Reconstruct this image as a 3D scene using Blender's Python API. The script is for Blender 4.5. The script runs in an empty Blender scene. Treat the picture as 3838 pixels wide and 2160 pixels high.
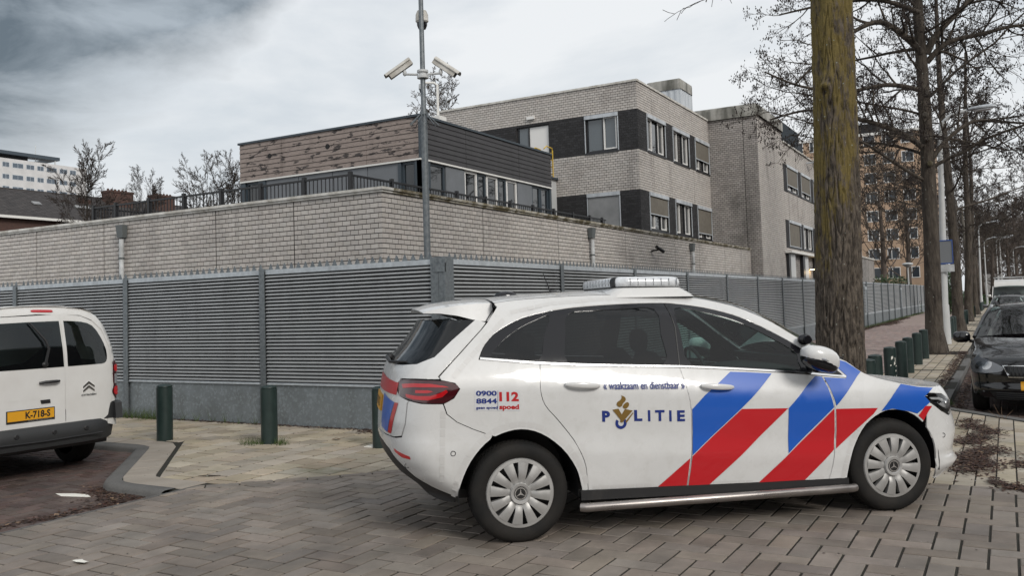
import bpy, bmesh, math, random
from mathutils import Vector, Matrix, noise
from mathutils.geometry import delaunay_2d_cdt
R = math.radians
random.seed(11)
S = bpy.context.scene
C = S.collection
# ---------------------------------------------------------------- camera
yaw, pit, rol = R(29.4389), R(2.9542), R(-1.7697)
f = Vector((math.cos(yaw)*math.cos(pit), math.sin(yaw)*math.cos(pit), math.sin(pit)))
r = Vector((math.sin(yaw), -math.cos(yaw), 0)); u = r.cross(f)
r2 = math.cos(rol)*r + math.sin(rol)*u; u2 = -math.sin(rol)*r + math.cos(rol)*u
CAM = Vector((0, 0, 1.55))
cd = bpy.data.cameras.new('camera'); co = bpy.data.objects.new('camera', cd); C.objects.link(co)
co.matrix_world = Matrix(((r2.x, u2.x, -f.x, 0), (r2.y, u2.y, -f.y, 0), (r2.z, u2.z, -f.z, 1.55), (0, 0, 0, 1)))
cd.lens = 30.637; cd.sensor_width = 36; cd.shift_y = -0.0258; cd.clip_start = .05; cd.clip_end = 2000
S.camera = co
def vdepth(p):            # how large a thing shows: its distance along the view, or None when outside the frame
    d = Vector(p) - CAM; z = d.dot(f)
    if z < .5: return None
    x = d.dot(r2)/z; y = d.dot(u2)/z
    if abs(x) > .62 or y > .34 or y < -.40: return None
    return z
# ---------------------------------------------------------------- sky and light
W = bpy.data.worlds.new('World'); S.world = W; W.use_nodes = True
nt = W.node_tree; nt.nodes.clear()
N = lambda t, **k: _n(nt, t, **k)
def _n(nt, t, **k):
    n = nt.nodes.new(t)
    for a, b in k.items(): setattr(n, a, b)
    return n
def lk(nt, a, b): nt.links.new(a, b)
SUN_EL, SUN_AZ = 33, 200
sky = N('ShaderNodeTexSky', sky_type='NISHITA', sun_disc=False, sun_elevation=R(SUN_EL), sun_rotation=R(SUN_AZ), air_density=1.5, dust_density=4)
bgs = N('ShaderNodeBackground'); bgs.inputs['Strength'].default_value = .09
lk(nt, sky.outputs[0], bgs.inputs['Color'])
tc = N('ShaderNodeTexCoord'); mp = N('ShaderNodeMapping'); mp.inputs['Scale'].default_value = (1, 1, 2.6)
lk(nt, tc.outputs['Generated'], mp.inputs['Vector'])
n1 = N('ShaderNodeTexNoise'); n1.inputs['Scale'].default_value = 2.1; n1.inputs['Detail'].default_value = 9; n1.inputs['Roughness'].default_value = .56; n1.inputs['Distortion'].default_value = .35
lk(nt, mp.outputs[0], n1.inputs['Vector'])
# a dark cloud bank lies towards the left (+Y) and high; its outline is broken by the noise
dp = N('ShaderNodeVectorMath', operation='DOT_PRODUCT'); dp.inputs[1].default_value = (.249, .798, .549)
lk(nt, tc.outputs['Generated'], dp.inputs[0])
ad = N('ShaderNodeMath', operation='MULTIPLY_ADD'); ad.inputs[1].default_value = .20; lk(nt, n1.outputs['Fac'], ad.inputs[0]); lk(nt, dp.outputs['Value'], ad.inputs[2])
bank = N('ShaderNodeValToRGB'); e = bank.color_ramp.elements
e[0].position = .0; e[1].position = 1
mr = N('ShaderNodeMapRange'); mr.inputs['From Min'].default_value = .960; mr.inputs['From Max'].default_value = 1.002; lk(nt, ad.outputs[0], mr.inputs['Value'])
n2 = N('ShaderNodeTexNoise'); n2.inputs['Scale'].default_value = 5.2; n2.inputs['Detail'].default_value = 8; n2.inputs['Roughness'].default_value = .6; n2.inputs['Distortion'].default_value = .5
lk(nt, mp.outputs[0], n2.inputs['Vector'])
thin = N('ShaderNodeValToRGB'); e = thin.color_ramp.elements
e[0].position = .34; e[0].color = (.49, .53, .57, 1); e[1].position = .53; e[1].color = (.67, .685, .70, 1)
lk(nt, n1.outputs['Fac'], thin.inputs['Fac'])
dark = N('ShaderNodeValToRGB'); e = dark.color_ramp.elements
e[0].position = .36; e[0].color = (.10, .125, .15, 1); e[1].position = .66; e[1].color = (.32, .36, .40, 1)
lk(nt, n2.outputs['Fac'], dark.inputs['Fac'])
mx = N('ShaderNodeMix', data_type='RGBA'); lk(nt, mr.outputs[0], mx.inputs['Factor']); lk(nt, thin.outputs[0], mx.inputs['A']); lk(nt, dark.outputs[0], mx.inputs['B'])
bgc = N('ShaderNodeBackground'); bgc.inputs['Strength'].default_value = 1.0; lk(nt, mx.outputs['Result'], bgc.inputs['Color'])
ms = N('ShaderNodeMixShader'); ms.inputs[0].default_value = .93; lk(nt, bgs.outputs[0], ms.inputs[1]); lk(nt, bgc.outputs[0], ms.inputs[2])
wo = N('ShaderNodeOutputWorld'); lk(nt, ms.outputs[0], wo.inputs['Surface'])
sd = bpy.data.lights.new('sun', 'SUN'); sd.energy = 1.5; sd.angle = R(18); sd.color = (1, .96, .9)
so = bpy.data.objects.new('sun', sd); C.objects.link(so)
az = R(-118); el = R(SUN_EL)      # soft light from behind the camera, high
dirv = Vector((math.cos(az)*math.cos(el), math.sin(az)*math.cos(el), math.sin(el)))
so.rotation_euler = dirv.to_track_quat('Z', 'Y').to_euler(); so.location = (0, -4, 30)
sky.sun_rotation = math.pi/2 - az
S.view_settings.view_transform = 'Standard'; S.view_settings.look = 'None'; S.view_settings.exposure = .42; S.view_settings.gamma = 1
# ---------------------------------------------------------------- materials
MATS = {}
def mat(name, col, rough=.7, metal=0, col2=None, nscale=6, namp=.5, var=0., varh=0., bump=None, stretch=(1, 1, 1), spec=.5, coat=0, emit=None, alpha=None, trans=0,
        dirt=None, spots=None, streak=None, rr=None):
    m = bpy.data.materials.new(name); m.use_nodes = True; t = m.node_tree; b = t.nodes['Principled BSDF']
    n = lambda ty, **k: _n(t, ty, **k)
    b.inputs['Roughness'].default_value = rough; b.inputs['Metallic'].default_value = metal
    b.inputs['Specular IOR Level'].default_value = spec; b.inputs['Coat Weight'].default_value = coat; b.inputs['Coat Roughness'].default_value = .04
    b.inputs['Transmission Weight'].default_value = trans
    geo = n('ShaderNodeNewGeometry'); mp = n('ShaderNodeMapping'); mp.inputs['Scale'].default_value = stretch; lk(t, geo.outputs['Position'], mp.inputs['Vector'])
    cur = n('ShaderNodeRGB'); cur.outputs[0].default_value = (*col, 1); cur = cur.outputs[0]
    def mixc(fac, a, bcol, blend='MIX'):
        x = n('ShaderNodeMix', data_type='RGBA', blend_type=blend)
        if hasattr(fac, 'links'): lk(t, fac, x.inputs['Factor'])
        else: x.inputs['Factor'].default_value = fac
        lk(t, a, x.inputs['A'])
        if hasattr(bcol, 'links'): lk(t, bcol, x.inputs['B'])
        else: x.inputs['B'].default_value = (*bcol, 1)
        return x.outputs['Result']
    def nz(scale, detail=6, ro=.6, lo=.35, hi=.65, vec=None):
        k = n('ShaderNodeTexNoise'); k.inputs['Scale'].default_value = scale; k.inputs['Detail'].default_value = detail; k.inputs['Roughness'].default_value = ro
        lk(t, vec or mp.outputs[0], k.inputs['Vector'])
        q = n('ShaderNodeMapRange'); q.inputs['From Min'].default_value = lo; q.inputs['From Max'].default_value = hi; lk(t, k.outputs['Fac'], q.inputs['Value'])
        return q.outputs[0]
    if col2:
        fa = nz(nscale); g = n('ShaderNodeMath', operation='MULTIPLY'); g.inputs[1].default_value = namp*2; g.use_clamp = True; lk(t, fa, g.inputs[0])
        cur = mixc(g.outputs[0], cur, col2)
    if var or varh:
        oi = n('ShaderNodeObjectInfo'); at = n('ShaderNodeAttribute', attribute_name='rnd')
        s = n('ShaderNodeMath', operation='ADD'); lk(t, oi.outputs['Random'], s.inputs[0]); lk(t, at.outputs['Fac'], s.inputs[1])
        wn = n('ShaderNodeTexWhiteNoise', noise_dimensions='1D'); lk(t, s.outputs[0], wn.inputs['W'])
        hs = n('ShaderNodeHueSaturation')
        q = n('ShaderNodeMapRange'); q.inputs['To Min'].default_value = 1-var; q.inputs['To Max'].default_value = 1+var; lk(t, wn.outputs['Value'], q.inputs['Value']); lk(t, q.outputs[0], hs.inputs['Value'])
        if varh:
            se = n('ShaderNodeSeparateColor'); lk(t, wn.outputs['Color'], se.inputs[0])
            q2 = n('ShaderNodeMapRange'); q2.inputs['To Min'].default_value = 1-varh; q2.inputs['To Max'].default_value = 1+varh; lk(t, se.outputs[1], q2.inputs['Value']); lk(t, q2.outputs[0], hs.inputs['Saturation'])
            q3 = n('ShaderNodeMapRange'); q3.inputs['To Min'].default_value = .5-varh*.05; q3.inputs['To Max'].default_value = .5+varh*.05; lk(t, se.outputs[2], q3.inputs['Value']); lk(t, q3.outputs[0], hs.inputs['Hue'])
        lk(t, cur, hs.inputs['Color']); cur = hs.outputs[0]
    if dirt:      # (colour, scale, low, high, amount)
        fa = nz(dirt[1], 8, .65, dirt[2], dirt[3]); g = n('ShaderNodeMath', operation='MULTIPLY'); g.inputs[1].default_value = dirt[4]; g.use_clamp = True; lk(t, fa, g.inputs[0])
        cur = mixc(g.outputs[0], cur, dirt[0])
    if streak:    # vertical run-off stains (colour, scale, low, high, amount)
        m2 = n('ShaderNodeMapping'); m2.inputs['Scale'].default_value = (1, 1, .12); lk(t, geo.outputs['Position'], m2.inputs['Vector'])
        fa = nz(streak[1], 5, .55, streak[2], streak[3], m2.outputs[0]); g = n('ShaderNodeMath', operation='MULTIPLY'); g.inputs[1].default_value = streak[4]; g.use_clamp = True; lk(t, fa, g.inputs[0])
        cur = mixc(g.outputs[0], cur, streak[0])
    if spots:     # (colour, scale, radius)
        v = n('ShaderNodeTexVoronoi'); v.inputs['Scale'].default_value = spots[1]; lk(t, geo.outputs['Position'], v.inputs['Vector'])
        q = n('ShaderNodeMath', operation='LESS_THAN'); q.inputs[1].default_value = spots[2]; lk(t, v.outputs['Distance'], q.inputs[0])
        cur = mixc(q.outputs[0], cur, spots[0])
    lk(t, cur, b.inputs['Base Color'])
    if rr:
        fa = nz(rr[0], 4, .5); q = n('ShaderNodeMapRange'); q.inputs['To Min'].default_value = rr[1]; q.inputs['To Max'].default_value = rr[2]; lk(t, fa, q.inputs['Value']); lk(t, q.outputs[0], b.inputs['Roughness'])
    if bump:
        k = n('ShaderNodeTexNoise'); k.inputs['Scale'].default_value = bump[0]; k.inputs['Detail'].default_value = 5; k.inputs['Roughness'].default_value = .65; lk(t, mp.outputs[0], k.inputs['Vector'])
        bp = n('ShaderNodeBump'); bp.inputs['Strength'].default_value = bump[1]; bp.inputs['Distance'].default_value = bump[2]; lk(t, k.outputs['Fac'], bp.inputs['Height']); lk(t, bp.outputs[0], b.inputs['Normal'])
    if emit: b.inputs['Emission Color'].default_value = (*emit[0], 1); b.inputs['Emission Strength'].default_value = emit[1]
    MATS[name] = m; return m
def glass(name, tint, thru, rough=.02, base=(.01, .012, .014)):
    m = bpy.data.materials.new(name); m.use_nodes = True; t = m.node_tree; t.nodes.clear()
    n = lambda ty, **k: _n(t, ty, **k)
    o = n('ShaderNodeOutputMaterial'); d = n('ShaderNodeBsdfPrincipled'); d.inputs['Base Color'].default_value = (*base, 1); d.inputs['Roughness'].default_value = .03
    tr = n('ShaderNodeBsdfTransparent'); tr.inputs[0].default_value = (*tint, 1)
    mx = n('ShaderNodeMixShader'); mx.inputs[0].default_value = thru; lk(t, d.outputs[0], mx.inputs[1]); lk(t, tr.outputs[0], mx.inputs[2])
    gl = n('ShaderNodeBsdfGlossy'); gl.inputs['Roughness'].default_value = rough
    fr = n('ShaderNodeFresnel'); fr.inputs[0].default_value = 1.5
    m2 = n('ShaderNodeMixShader'); lk(t, fr.outputs[0], m2.inputs[0]); lk(t, mx.outputs[0], m2.inputs[1]); lk(t, gl.outputs[0], m2.inputs[2]); lk(t, m2.outputs[0], o.inputs[0])
    MATS[name] = m; return m
mat('brick_light', (.49, .46, .43), .88, col2=(.40, .365, .335), nscale=30, namp=.3, var=.10, varh=.12, bump=(120, .35, .004), dirt=((.15, .13, .12), .55, .54, .74, .5), streak=((.13, .115, .11), 1.3, .58, .74, .45))
mat('brick_grey_shade', (.36, .335, .315), .88, col2=(.27, .25, .235), nscale=30, namp=.3, var=.14, varh=.1, bump=(120, .35, .004), dirt=((.09, .085, .08), .6, .5, .7, .6), streak=((.08, .075, .07), 1.1, .52, .70, .5))  # greyer copy of brick_light; paints shade on the stair block's left face
mat('brick_dark', (.018, .018, .020), .8, col2=(.035, .034, .036), nscale=20, namp=.4, var=.35, bump=(120, .4, .004))
mat('mortar', (.022, .020, .019), .95, col2=(.035, .032, .03), nscale=9)
mat('mortar_brown', (.14, .12, .11), .95)
mat('joint_line', (.17, .13, .11), .9)
mat('coping', (.62, .605, .57), .7, col2=(.38, .36, .32), nscale=4, dirt=((.12, .09, .045), 5, .60, .68, .5), bump=(60, .2, .004))
mat('coping_mossy', (.44, .42, .38), .75, col2=(.30, .27, .20), nscale=5, dirt=((.09, .07, .03), 3.2, .44, .56, .95), bump=(60, .3, .006))
mat('road_paver', (.225, .192, .163), .82, col2=(.15, .128, .108), nscale=3, namp=.45, var=.19, varh=.15, bump=(160, .55, .004), dirt=((.07, .062, .056), 1.3, .50, .70, .55), spots=((.30, .29, .27), 22, .055), rr=(2.5, .55, .9))
mat('paving_tile', (.37, .32, .25), .85, col2=(.28, .24, .185), nscale=2.2, namp=.45, var=.19, varh=.2, bump=(150, .5, .004), dirt=((.115, .115, .05), 1.1, .56, .72, .6), rr=(2.5, .65, .92))
mat('paving_smooth', (.30, .265, .225), .8, col2=(.23, .20, .165), nscale=3, namp=.4, bump=(150, .35, .003))
mat('clinker', (.27, .205, .185), .85, col2=(.21, .165, .15), nscale=3, namp=.4, var=.22, varh=.25, bump=(120, .5, .004))
mat('clinker_dark', (.082, .053, .044), .8, col2=(.058, .041, .037), nscale=2, namp=.5, var=.28, varh=.25, bump=(120, .5, .004), dirt=((.13, .10, .085), 1.3, .5, .62, .55))
mat('sand_joint', (.014, .011, .009), .98, col2=(.014, .015, .008), nscale=6, bump=(90, .5, .01))
mat('kerb_concrete', (.085, .083, .080), .85, col2=(.12, .116, .11), nscale=70, namp=.5, bump=(150, .6, .004), dirt=((.04, .04, .035), 3, .5, .7, .5))
mat('earth', (.035, .026, .019), .98, col2=(.06, .045, .03), nscale=4, bump=(60, .8, .02))
mat('litter', (.034, .016, .011), .9, col2=(.06, .03, .02), nscale=40, var=.5, varh=.3)
mat('straw', (.20, .13, .08), .9, var=.3)
mat('grass', (.035, .065, .012), .8, col2=(.06, .085, .02), nscale=20, var=.3)
mat('galvanised', (.185, .205, .215), .50, .45, col2=(.115, .13, .14), nscale=26, namp=.55, bump=(50, .15, .003), streak=((.09, .10, .105), 2.5, .5, .7, .5), rr=(9, .38, .6))
mat('galvanised_light', (.46, .50, .53), .5, .25, col2=(.36, .39, .415), nscale=14, namp=.5, streak=((.17, .18, .19), 4, .5, .7, .4))
mat('louvre', (.37, .385, .395), .5, .2, col2=(.31, .325, .335), nscale=3, namp=.4, streak=((.20, .205, .21), 5, .5, .72, .35))
mat('fence_back', (.012, .012, .013), .9)
def plinth_mat():
    m = mat('plinth_steel', (.19, .215, .23), .5, .35, dirt=((.085, .09, .085), 2.2, .45, .75, .6), streak=((.10, .11, .11), 2.0, .45, .7, .4), bump=(40, .15, .003))
    t = m.node_tree; b = t.nodes['Principled BSDF']; src = b.inputs['Base Color'].links[0].from_socket
    g = _n(t, 'ShaderNodeNewGeometry'); v = _n(t, 'ShaderNodeTexVoronoi'); v.inputs['Scale'].default_value = 34; v.inputs['Randomness'].default_value = 1
    k = _n(t, 'ShaderNodeTexNoise'); k.inputs['Scale'].default_value = 30; lk(t, g.outputs['Position'], k.inputs['Vector'])
    mx = _n(t, 'ShaderNodeMix', data_type='VECTOR'); mx.inputs['Factor'].default_value = .06; lk(t, g.outputs['Position'], mx.inputs['A']); lk(t, k.outputs['Color'], mx.inputs['B']); lk(t, mx.outputs['Result'], v.inputs['Vector'])
    q = _n(t, 'ShaderNodeSeparateColor'); lk(t, v.outputs['Color'], q.inputs[0])
    mr = _n(t, 'ShaderNodeMapRange'); mr.inputs['From Min'].default_value = .55; mr.inputs['From Max'].default_value = 1; mr.inputs['To Max'].default_value = .55; lk(t, q.outputs[0], mr.inputs['Value'])
    x = _n(t, 'ShaderNodeMix', data_type='RGBA'); lk(t, mr.outputs[0], x.inputs['Factor']); lk(t, src, x.inputs['A']); x.inputs['B'].default_value = (.29, .33, .35, 1); lk(t, x.outputs['Result'], b.inputs['Base Color'])
plinth_mat()
mat('bollard_green', (.010, .022, .020), .42, col2=(.018, .034, .031), nscale=12, namp=.4, bump=(60, .2, .002), dirt=((.06, .07, .06), 9, .66, .72, .6), streak=((.02, .035, .03), 7, .5, .7, .5))
mat('pole_steel', (.17, .185, .195), .5, .4, col2=(.10, .115, .125), nscale=18, namp=.5)
mat('lamp_post', (.52, .53, .53), .55, .1, col2=(.44, .45, .44), nscale=3, namp=.3)
mat('cladding_dark', (.034, .032, .034), .6, col2=(.042, .04, .042), nscale=3, streak=((.025, .024, .025), 3, .5, .7, .4))
mat('cladding_wood', (.265, .218, .195), .75, col2=(.21, .17, .15), nscale=8, stretch=(1, 1, 3), dirt=((.028, .023, .022), 2.1, .55, .585, .94), streak=((.06, .045, .04), 3, .5, .7, .3))
mat('panel_grey', (.155, .165, .18), .6, col2=(.13, .14, .15), nscale=2)
mat('frame_blue', (.035, .048, .060), .5)
mat('white_trim', (.68, .67, .64), .55)
mat('white_paint', (.70, .69, .67), .5)
mat('frame_black', (.014, .015, .018), .4)
mat('blind_fabric', (.155, .140, .115), .8, col2=(.125, .112, .093), nscale=5, bump=(3, .3, .05))
mat('blind_grey', (.27, .275, .28), .8, col2=(.2, .205, .21), nscale=2)
mat('window_grey', (.52, .53, .53), .5)
mat('concrete_cap', (.36, .35, .325), .8, col2=(.24, .235, .21), nscale=3, streak=((.055, .055, .045), 1.6, .44, .62, .85), bump=(30, .3, .01))
mat('steel_white', (.50, .53, .56), .5, .1, streak=((.2, .22, .24), 3, .45, .7, .6))
mat('pipe_white', (.60, .615, .62), .5, col2=(.36, .37, .37), nscale=3)
mat('hopper_grey', (.10, .11, .11), .6)
mat('railing_black', (.008, .008, .009), .45)
mat('yellow_paint', (.55, .36, .03), .5)
mat('roof_felt', (.06, .06, .06), .9)
mat('tower_white', (.50, .485, .475), .7, col2=(.42, .41, .40), nscale=.5)
mat('tower_glass', (.08, .10, .125), .2)
mat('tile_dark', (.050, .044, .043), .8, col2=(.033, .030, .030), nscale=2, var=.2)
mat('brick_brown', (.085, .045, .034), .9, col2=(.06, .035, .03), nscale=5)
mat('brick_orange', (.44, .31, .215), .85, col2=(.37, .26, .18), nscale=1.5)
mat('glass_far', (.035, .042, .05), .15)
mat('sign_blue', (.02, .08, .32), .5)
mat('sign_back', (.20, .21, .22), .5, .3)
mat('bark', (.060, .050, .040), .95, col2=(.11, .10, .085), nscale=5, stretch=(1, 1, .3), bump=(26, .9, .03), dirt=((.10, .085, .02), 1.3, .52, .66, .75))
mat('bark_dark', (.030, .023, .018), .95, col2=(.085, .07, .055), nscale=9, namp=.6, stretch=(1, 1, .25), bump=(14, 1, .08), spots=((.20, .21, .18), 7, .10))
mat('bark_far', (.060, .047, .038), .95, col2=(.09, .072, .06), nscale=1)
mat('twig', (.032, .023, .018), .9)
mat('cone', (.018, .012, .010), .9)
mat('ivy', (.02, .045, .012), .7, col2=(.035, .065, .02), nscale=3, var=.4)
mat('lichen_pale', (.33, .35, .29), .9, var=.2)
# vehicles
mat('car_white', (.62, .62, .615), .32, coat=.6, col2=(.55, .55, .54), nscale=2.5, namp=.3, spec=.4, dirt=((.40, .385, .35), 14, .50, .74, .22), streak=((.44, .43, .41), 6, .55, .75, .25), rr=(5, .22, .34))
mat('car_blue', (.006, .085, .42), .38, coat=.4)
mat('car_red', (.46, .006, .012), .38, coat=.4)
mat('car_black', (.004, .004, .005), .12, coat=.6)
mat('car_grey', (.11, .115, .12), .3, .3, coat=.7)
mat('van_white', (.62, .615, .60), .38, coat=.4, col2=(.56, .55, .53), nscale=3, namp=.4)
mat('plastic_black', (.012, .012, .013), .5, bump=(200, .2, .001), dirt=((.05, .045, .04), 6, .58, .75, .5))
mat('plastic_gloss', (.008, .008, .010), .12)
mat('plastic_grey', (.020, .021, .022), .55)
mat('chrome', (.75, .75, .75), .14, 1)
mat('steel_tube', (.36, .33, .31), .32, .85, col2=(.27, .25, .24), nscale=4, rr=(6, .25, .45))
mat('tyre', (.012, .012, .012), .8, spec=.2, col2=(.022, .020, .018), nscale=5, namp=.5, bump=(60, .3, .003))
mat('hubcap', (.42, .415, .405), .42, .45, col2=(.35, .345, .335), nscale=6, rr=(8, .33, .55))
mat('lamp_red', (.34, .004, .008), .18, coat=.8, emit=((.5, .01, .01), .10))
mat('lamp_red_dark', (.045, .003, .006), .12, coat=1)
mat('lamp_clear', (.32, .33, .35), .12, .3, coat=1)
mat('lamp_inner', (.02, .02, .022), .2, .3)
mat('lens_white', (.72, .74, .76), .2, coat=.8, col2=(.48, .50, .53), nscale=25, namp=.4)
mat('plate_yellow', (.62, .30, .012), .45)
mat('ink_black', (.01, .01, .01), .5)
mat('ink_navy', (.008, .025, .17), .45)
mat('ink_red', (.42, .008, .012), .45)
mat('ink_gold', (.22, .135, .035), .35, .3)
mat('sticker_grey', (.55, .56, .575), .4)
mat('reflective', (.54, .535, .525), .35)
mat('interior', (.03, .033, .034), .8)
mat('seat_dark', (.02, .02, .022), .8)
mat('brake_dark', (.02, .02, .02), .6)
mat('warm_lamp', (1, .8, .5), .5, emit=((1, .72, .38), 6))
mat('litter_white', (.7, .68, .62), .7)
glass('car_glass', (.50, .66, .62), .93); glass('car_glass_dark', (.17, .185, .185), .78); glass('van_glass', (.42, .56, .52), .72)
glass('window_glass', (.3, .33, .35), .12, base=(.10, .12, .135)); glass('window_dark', (.2, .2, .2), .05, base=(.012, .014, .016)); glass('lens_glass', (.9, .9, .9), .9)
# ---------------------------------------------------------------- objects
class MB:
    """collects faces; build() links ONE mesh object"""
    def __init__(s): s.v = []; s.f = []; s.m = []; s.r = []; s.cm = 0; s.cr = 0.
    def add(s, vs, fs, m=None, rnd=None):
        o = len(s.v); s.v += [tuple(p) for p in vs]
        for q in fs: s.f.append([i+o for i in q]); s.m.append(s.cm if m is None else m); s.r.append(s.cr if rnd is None else rnd)
    def box(s, a, b, m=None, rnd=None):
        x0, y0, z0 = a; x1, y1, z1 = b
        s.add([(x0,y0,z0),(x1,y0,z0),(x1,y1,z0),(x0,y1,z0),(x0,y0,z1),(x1,y0,z1),(x1,y1,z1),(x0,y1,z1)],
              [(0,3,2,1),(4,5,6,7),(0,1,5,4),(1,2,6,5),(2,3,7,6),(3,0,4,7)], m, rnd)
    def obox(s, c, ax, ay, az, m=None):   # oriented box: centre and half vectors
        c = Vector(c); ax, ay, az = Vector(ax), Vector(ay), Vector(az); vs = []
        for k in (-1, 1):
            for i, j in ((-1,-1),(1,-1),(1,1),(-1,1)): vs.append(c+ax*i+ay*j+az*k)
        s.add(vs, [(0,3,2,1),(4,5,6,7),(0,1,5,4),(1,2,6,5),(2,3,7,6),(3,0,4,7)], m)
    def prism(s, poly, map0, map1, m=None, caps=True):
        n = len(poly); a = [map0(*p) for p in poly]; b = [map1(*p) for p in poly]
        fs = [(i, (i+1) % n, (i+1) % n+n, i+n) for i in range(n)]
        if caps: fs += [tuple(range(n))[::-1], tuple(range(n, 2*n))]
        s.add(a+b, fs, m)
    def tube(s, pts, rad, n=8, caps=True, m=None, up=None):
        pts = [Vector(p) for p in pts]; rings = []; k = len(pts)
        rad = rad if isinstance(rad, (list, tuple)) else [rad]*k
        d = (pts[1]-pts[0]).normalized(); a = d.orthogonal().normalized(); vs = []
        for i, p in enumerate(pts):
            d = (pts[min(i+1, k-1)]-pts[max(i-1, 0)]).normalized(); a = (a-d*a.dot(d))
            a = a.normalized() if a.length > 1e-6 else d.orthogonal().normalized(); b = d.cross(a)
            for j in range(n):
                t = 2*math.pi*j/n; vs.append(p+(a*math.cos(t)+b*math.sin(t))*rad[i])
        fs = [(i*n+j, i*n+(j+1) % n, (i+1)*n+(j+1) % n, (i+1)*n+j) for i in range(k-1) for j in range(n)]
        if caps: fs += [tuple(range(n))[::-1], tuple(range((k-1)*n, k*n))]
        s.add(vs, fs, m)
    def lathe(s, prof, o=(0,0,0), ax='z', n=24, m=None, a0=0):
        o = Vector(o); vs = []; k = len(prof)
        for rr, h in prof:
            for j in range(n):
                t = 2*math.pi*j/n+a0; c_, s_ = rr*math.cos(t), rr*math.sin(t)
                vs.append(o+Vector({'z': (c_, s_, h), 'y': (c_, h, s_), 'x': (h, c_, s_)}[ax]))
        fs = [(i*n+j, i*n+(j+1) % n, (i+1)*n+(j+1) % n, (i+1)*n+j) for i in range(k-1) for j in range(n)]
        if ax == 'y': fs = [q[::-1] for q in fs]
        s.add(vs, fs, m)
    def mesh(s, name, mats, smooth=False, fix=False):
        me = bpy.data.meshes.new(name); me.from_pydata(s.v, [], s.f)
        for k in (mats if isinstance(mats, (list, tuple)) else [mats]): me.materials.append(MATS[k])
        if any(s.m): me.polygons.foreach_set('material_index', s.m)
        if any(s.r):
            at = me.attributes.new('rnd', 'FLOAT', 'FACE'); at.data.foreach_set('value', s.r)
        if fix:
            bm = bmesh.new(); bm.from_mesh(me); bmesh.ops.recalc_face_normals(bm, faces=bm.faces); bm.to_mesh(me); bm.free()
        if smooth: me.shade_smooth() if smooth is True else me.shade_smooth(); 
        if smooth and smooth is not True:
            me.set_sharp_from_angle(angle=R(smooth))
        me.update(); return me
    def build(s, name, mats, parent=None, smooth=False, kind=None, fix=False):
        """vertices are world coordinates; moved into the parent's frame when the parent sits elsewhere"""
        off = OFF.get(parent.name) if parent else None
        if off: s.v = [(p[0]-off[0], p[1]-off[1], p[2]-off[2]) for p in s.v]
        return link(name, s.mesh(name, mats, smooth, fix), parent, kind)
OFF = {}
def link(name, me, parent=None, kind=None, loc=None):
    o = bpy.data.objects.new(name, me); C.objects.link(o)
    if parent: o.parent = parent
    if kind: o['kind'] = kind
    if loc is not None:
        off = OFF.get(parent.name) if parent else None
        o.location = Vector(loc)-Vector(off) if off else loc
    return o
def tag(o, label, cat, group=None, kind=None):
    o['label'] = label; o['category'] = cat
    if group: o['group'] = group
    if kind: o['kind'] = kind
    return o
def thing(name, label, cat, loc=(0,0,0), rz=0, group=None, world=True):
    o = bpy.data.objects.new(name, None); C.objects.link(o); o.location = loc; o.rotation_euler = (0, 0, rz); o.empty_display_size = .1
    if world: OFF[o.name] = tuple(loc)
    return tag(o, label, cat, group)
def copy_tree(o, parent=None):
    c = o.copy(); C.objects.link(c); c.parent = parent
    for ch in list(o.children): copy_tree(ch, c)
    return c
def struct(name, loc=(0,0,0)):
    o = bpy.data.objects.new(name, None); C.objects.link(o); o.location = loc; o['kind'] = 'structure'; o['label'] = ''; del o['label']; return o
def itp(x, xs, ys):
    if x <= xs[0]: return ys[0]
    for i in range(1, len(xs)):
        if x <= xs[i]: return ys[i-1]+(ys[i]-ys[i-1])*(x-xs[i-1])/(xs[i]-xs[i-1])
    return ys[-1]
# ================================================================ laid pieces (pavers, tiles, bricks)
def clip(poly, planes):       # planes (a, b, c): keep a*x + b*y <= c
    for a, b, c in planes:
        out = []; n = len(poly)
        for i in range(n):
            p, q = poly[i], poly[(i+1) % n]; dp = a*p[0]+b*p[1]-c; dq = a*q[0]+b*q[1]-c
            if dp <= 0: out.append(p)
            if dp*dq < 0: t = dp/(dp-dq); out.append((p[0]+(q[0]-p[0])*t, p[1]+(q[1]-p[1])*t))
        poly = out
        if len(poly) < 3: return None
    return poly
def area(p): return abs(sum(p[i][0]*p[(i+1) % len(p)][1]-p[(i+1) % len(p)][0]*p[i][1] for i in range(len(p))))/2
def slab(mb, poly, z, h, ch, tilt=(0, 0), rnd=0.):     # chamfered slab with a flat top
    n = len(poly); cx = sum(p[0] for p in poly)/n; cy = sum(p[1] for p in poly)/n
    if sum(poly[i][0]*poly[(i+1) % n][1]-poly[(i+1) % n][0]*poly[i][1] for i in range(n)) < 0: poly = poly[::-1]
    zz = lambda x, y: z+(x-cx)*tilt[0]+(y-cy)*tilt[1]
    def ins(p, d):
        l = math.hypot(p[0]-cx, p[1]-cy) or 1; k = max(0, 1-d*1.4/l); return (cx+(p[0]-cx)*k, cy+(p[1]-cy)*k)
    top = [(*(q := ins(p, ch)), zz(*q)) for p in poly]; mid = [(*p, zz(*p)-ch) for p in poly]; bot = [(*p, z-h) for p in poly]
    fs = [tuple(range(n))]+[(i+n, (i+1) % n+n, (i+1) % n, i) for i in range(n)]+[(i+2*n, (i+1) % n+2*n, (i+1) % n+n, i+n) for i in range(n)]
    mb.add(top+mid+bot, fs, rnd=rnd)
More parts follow.
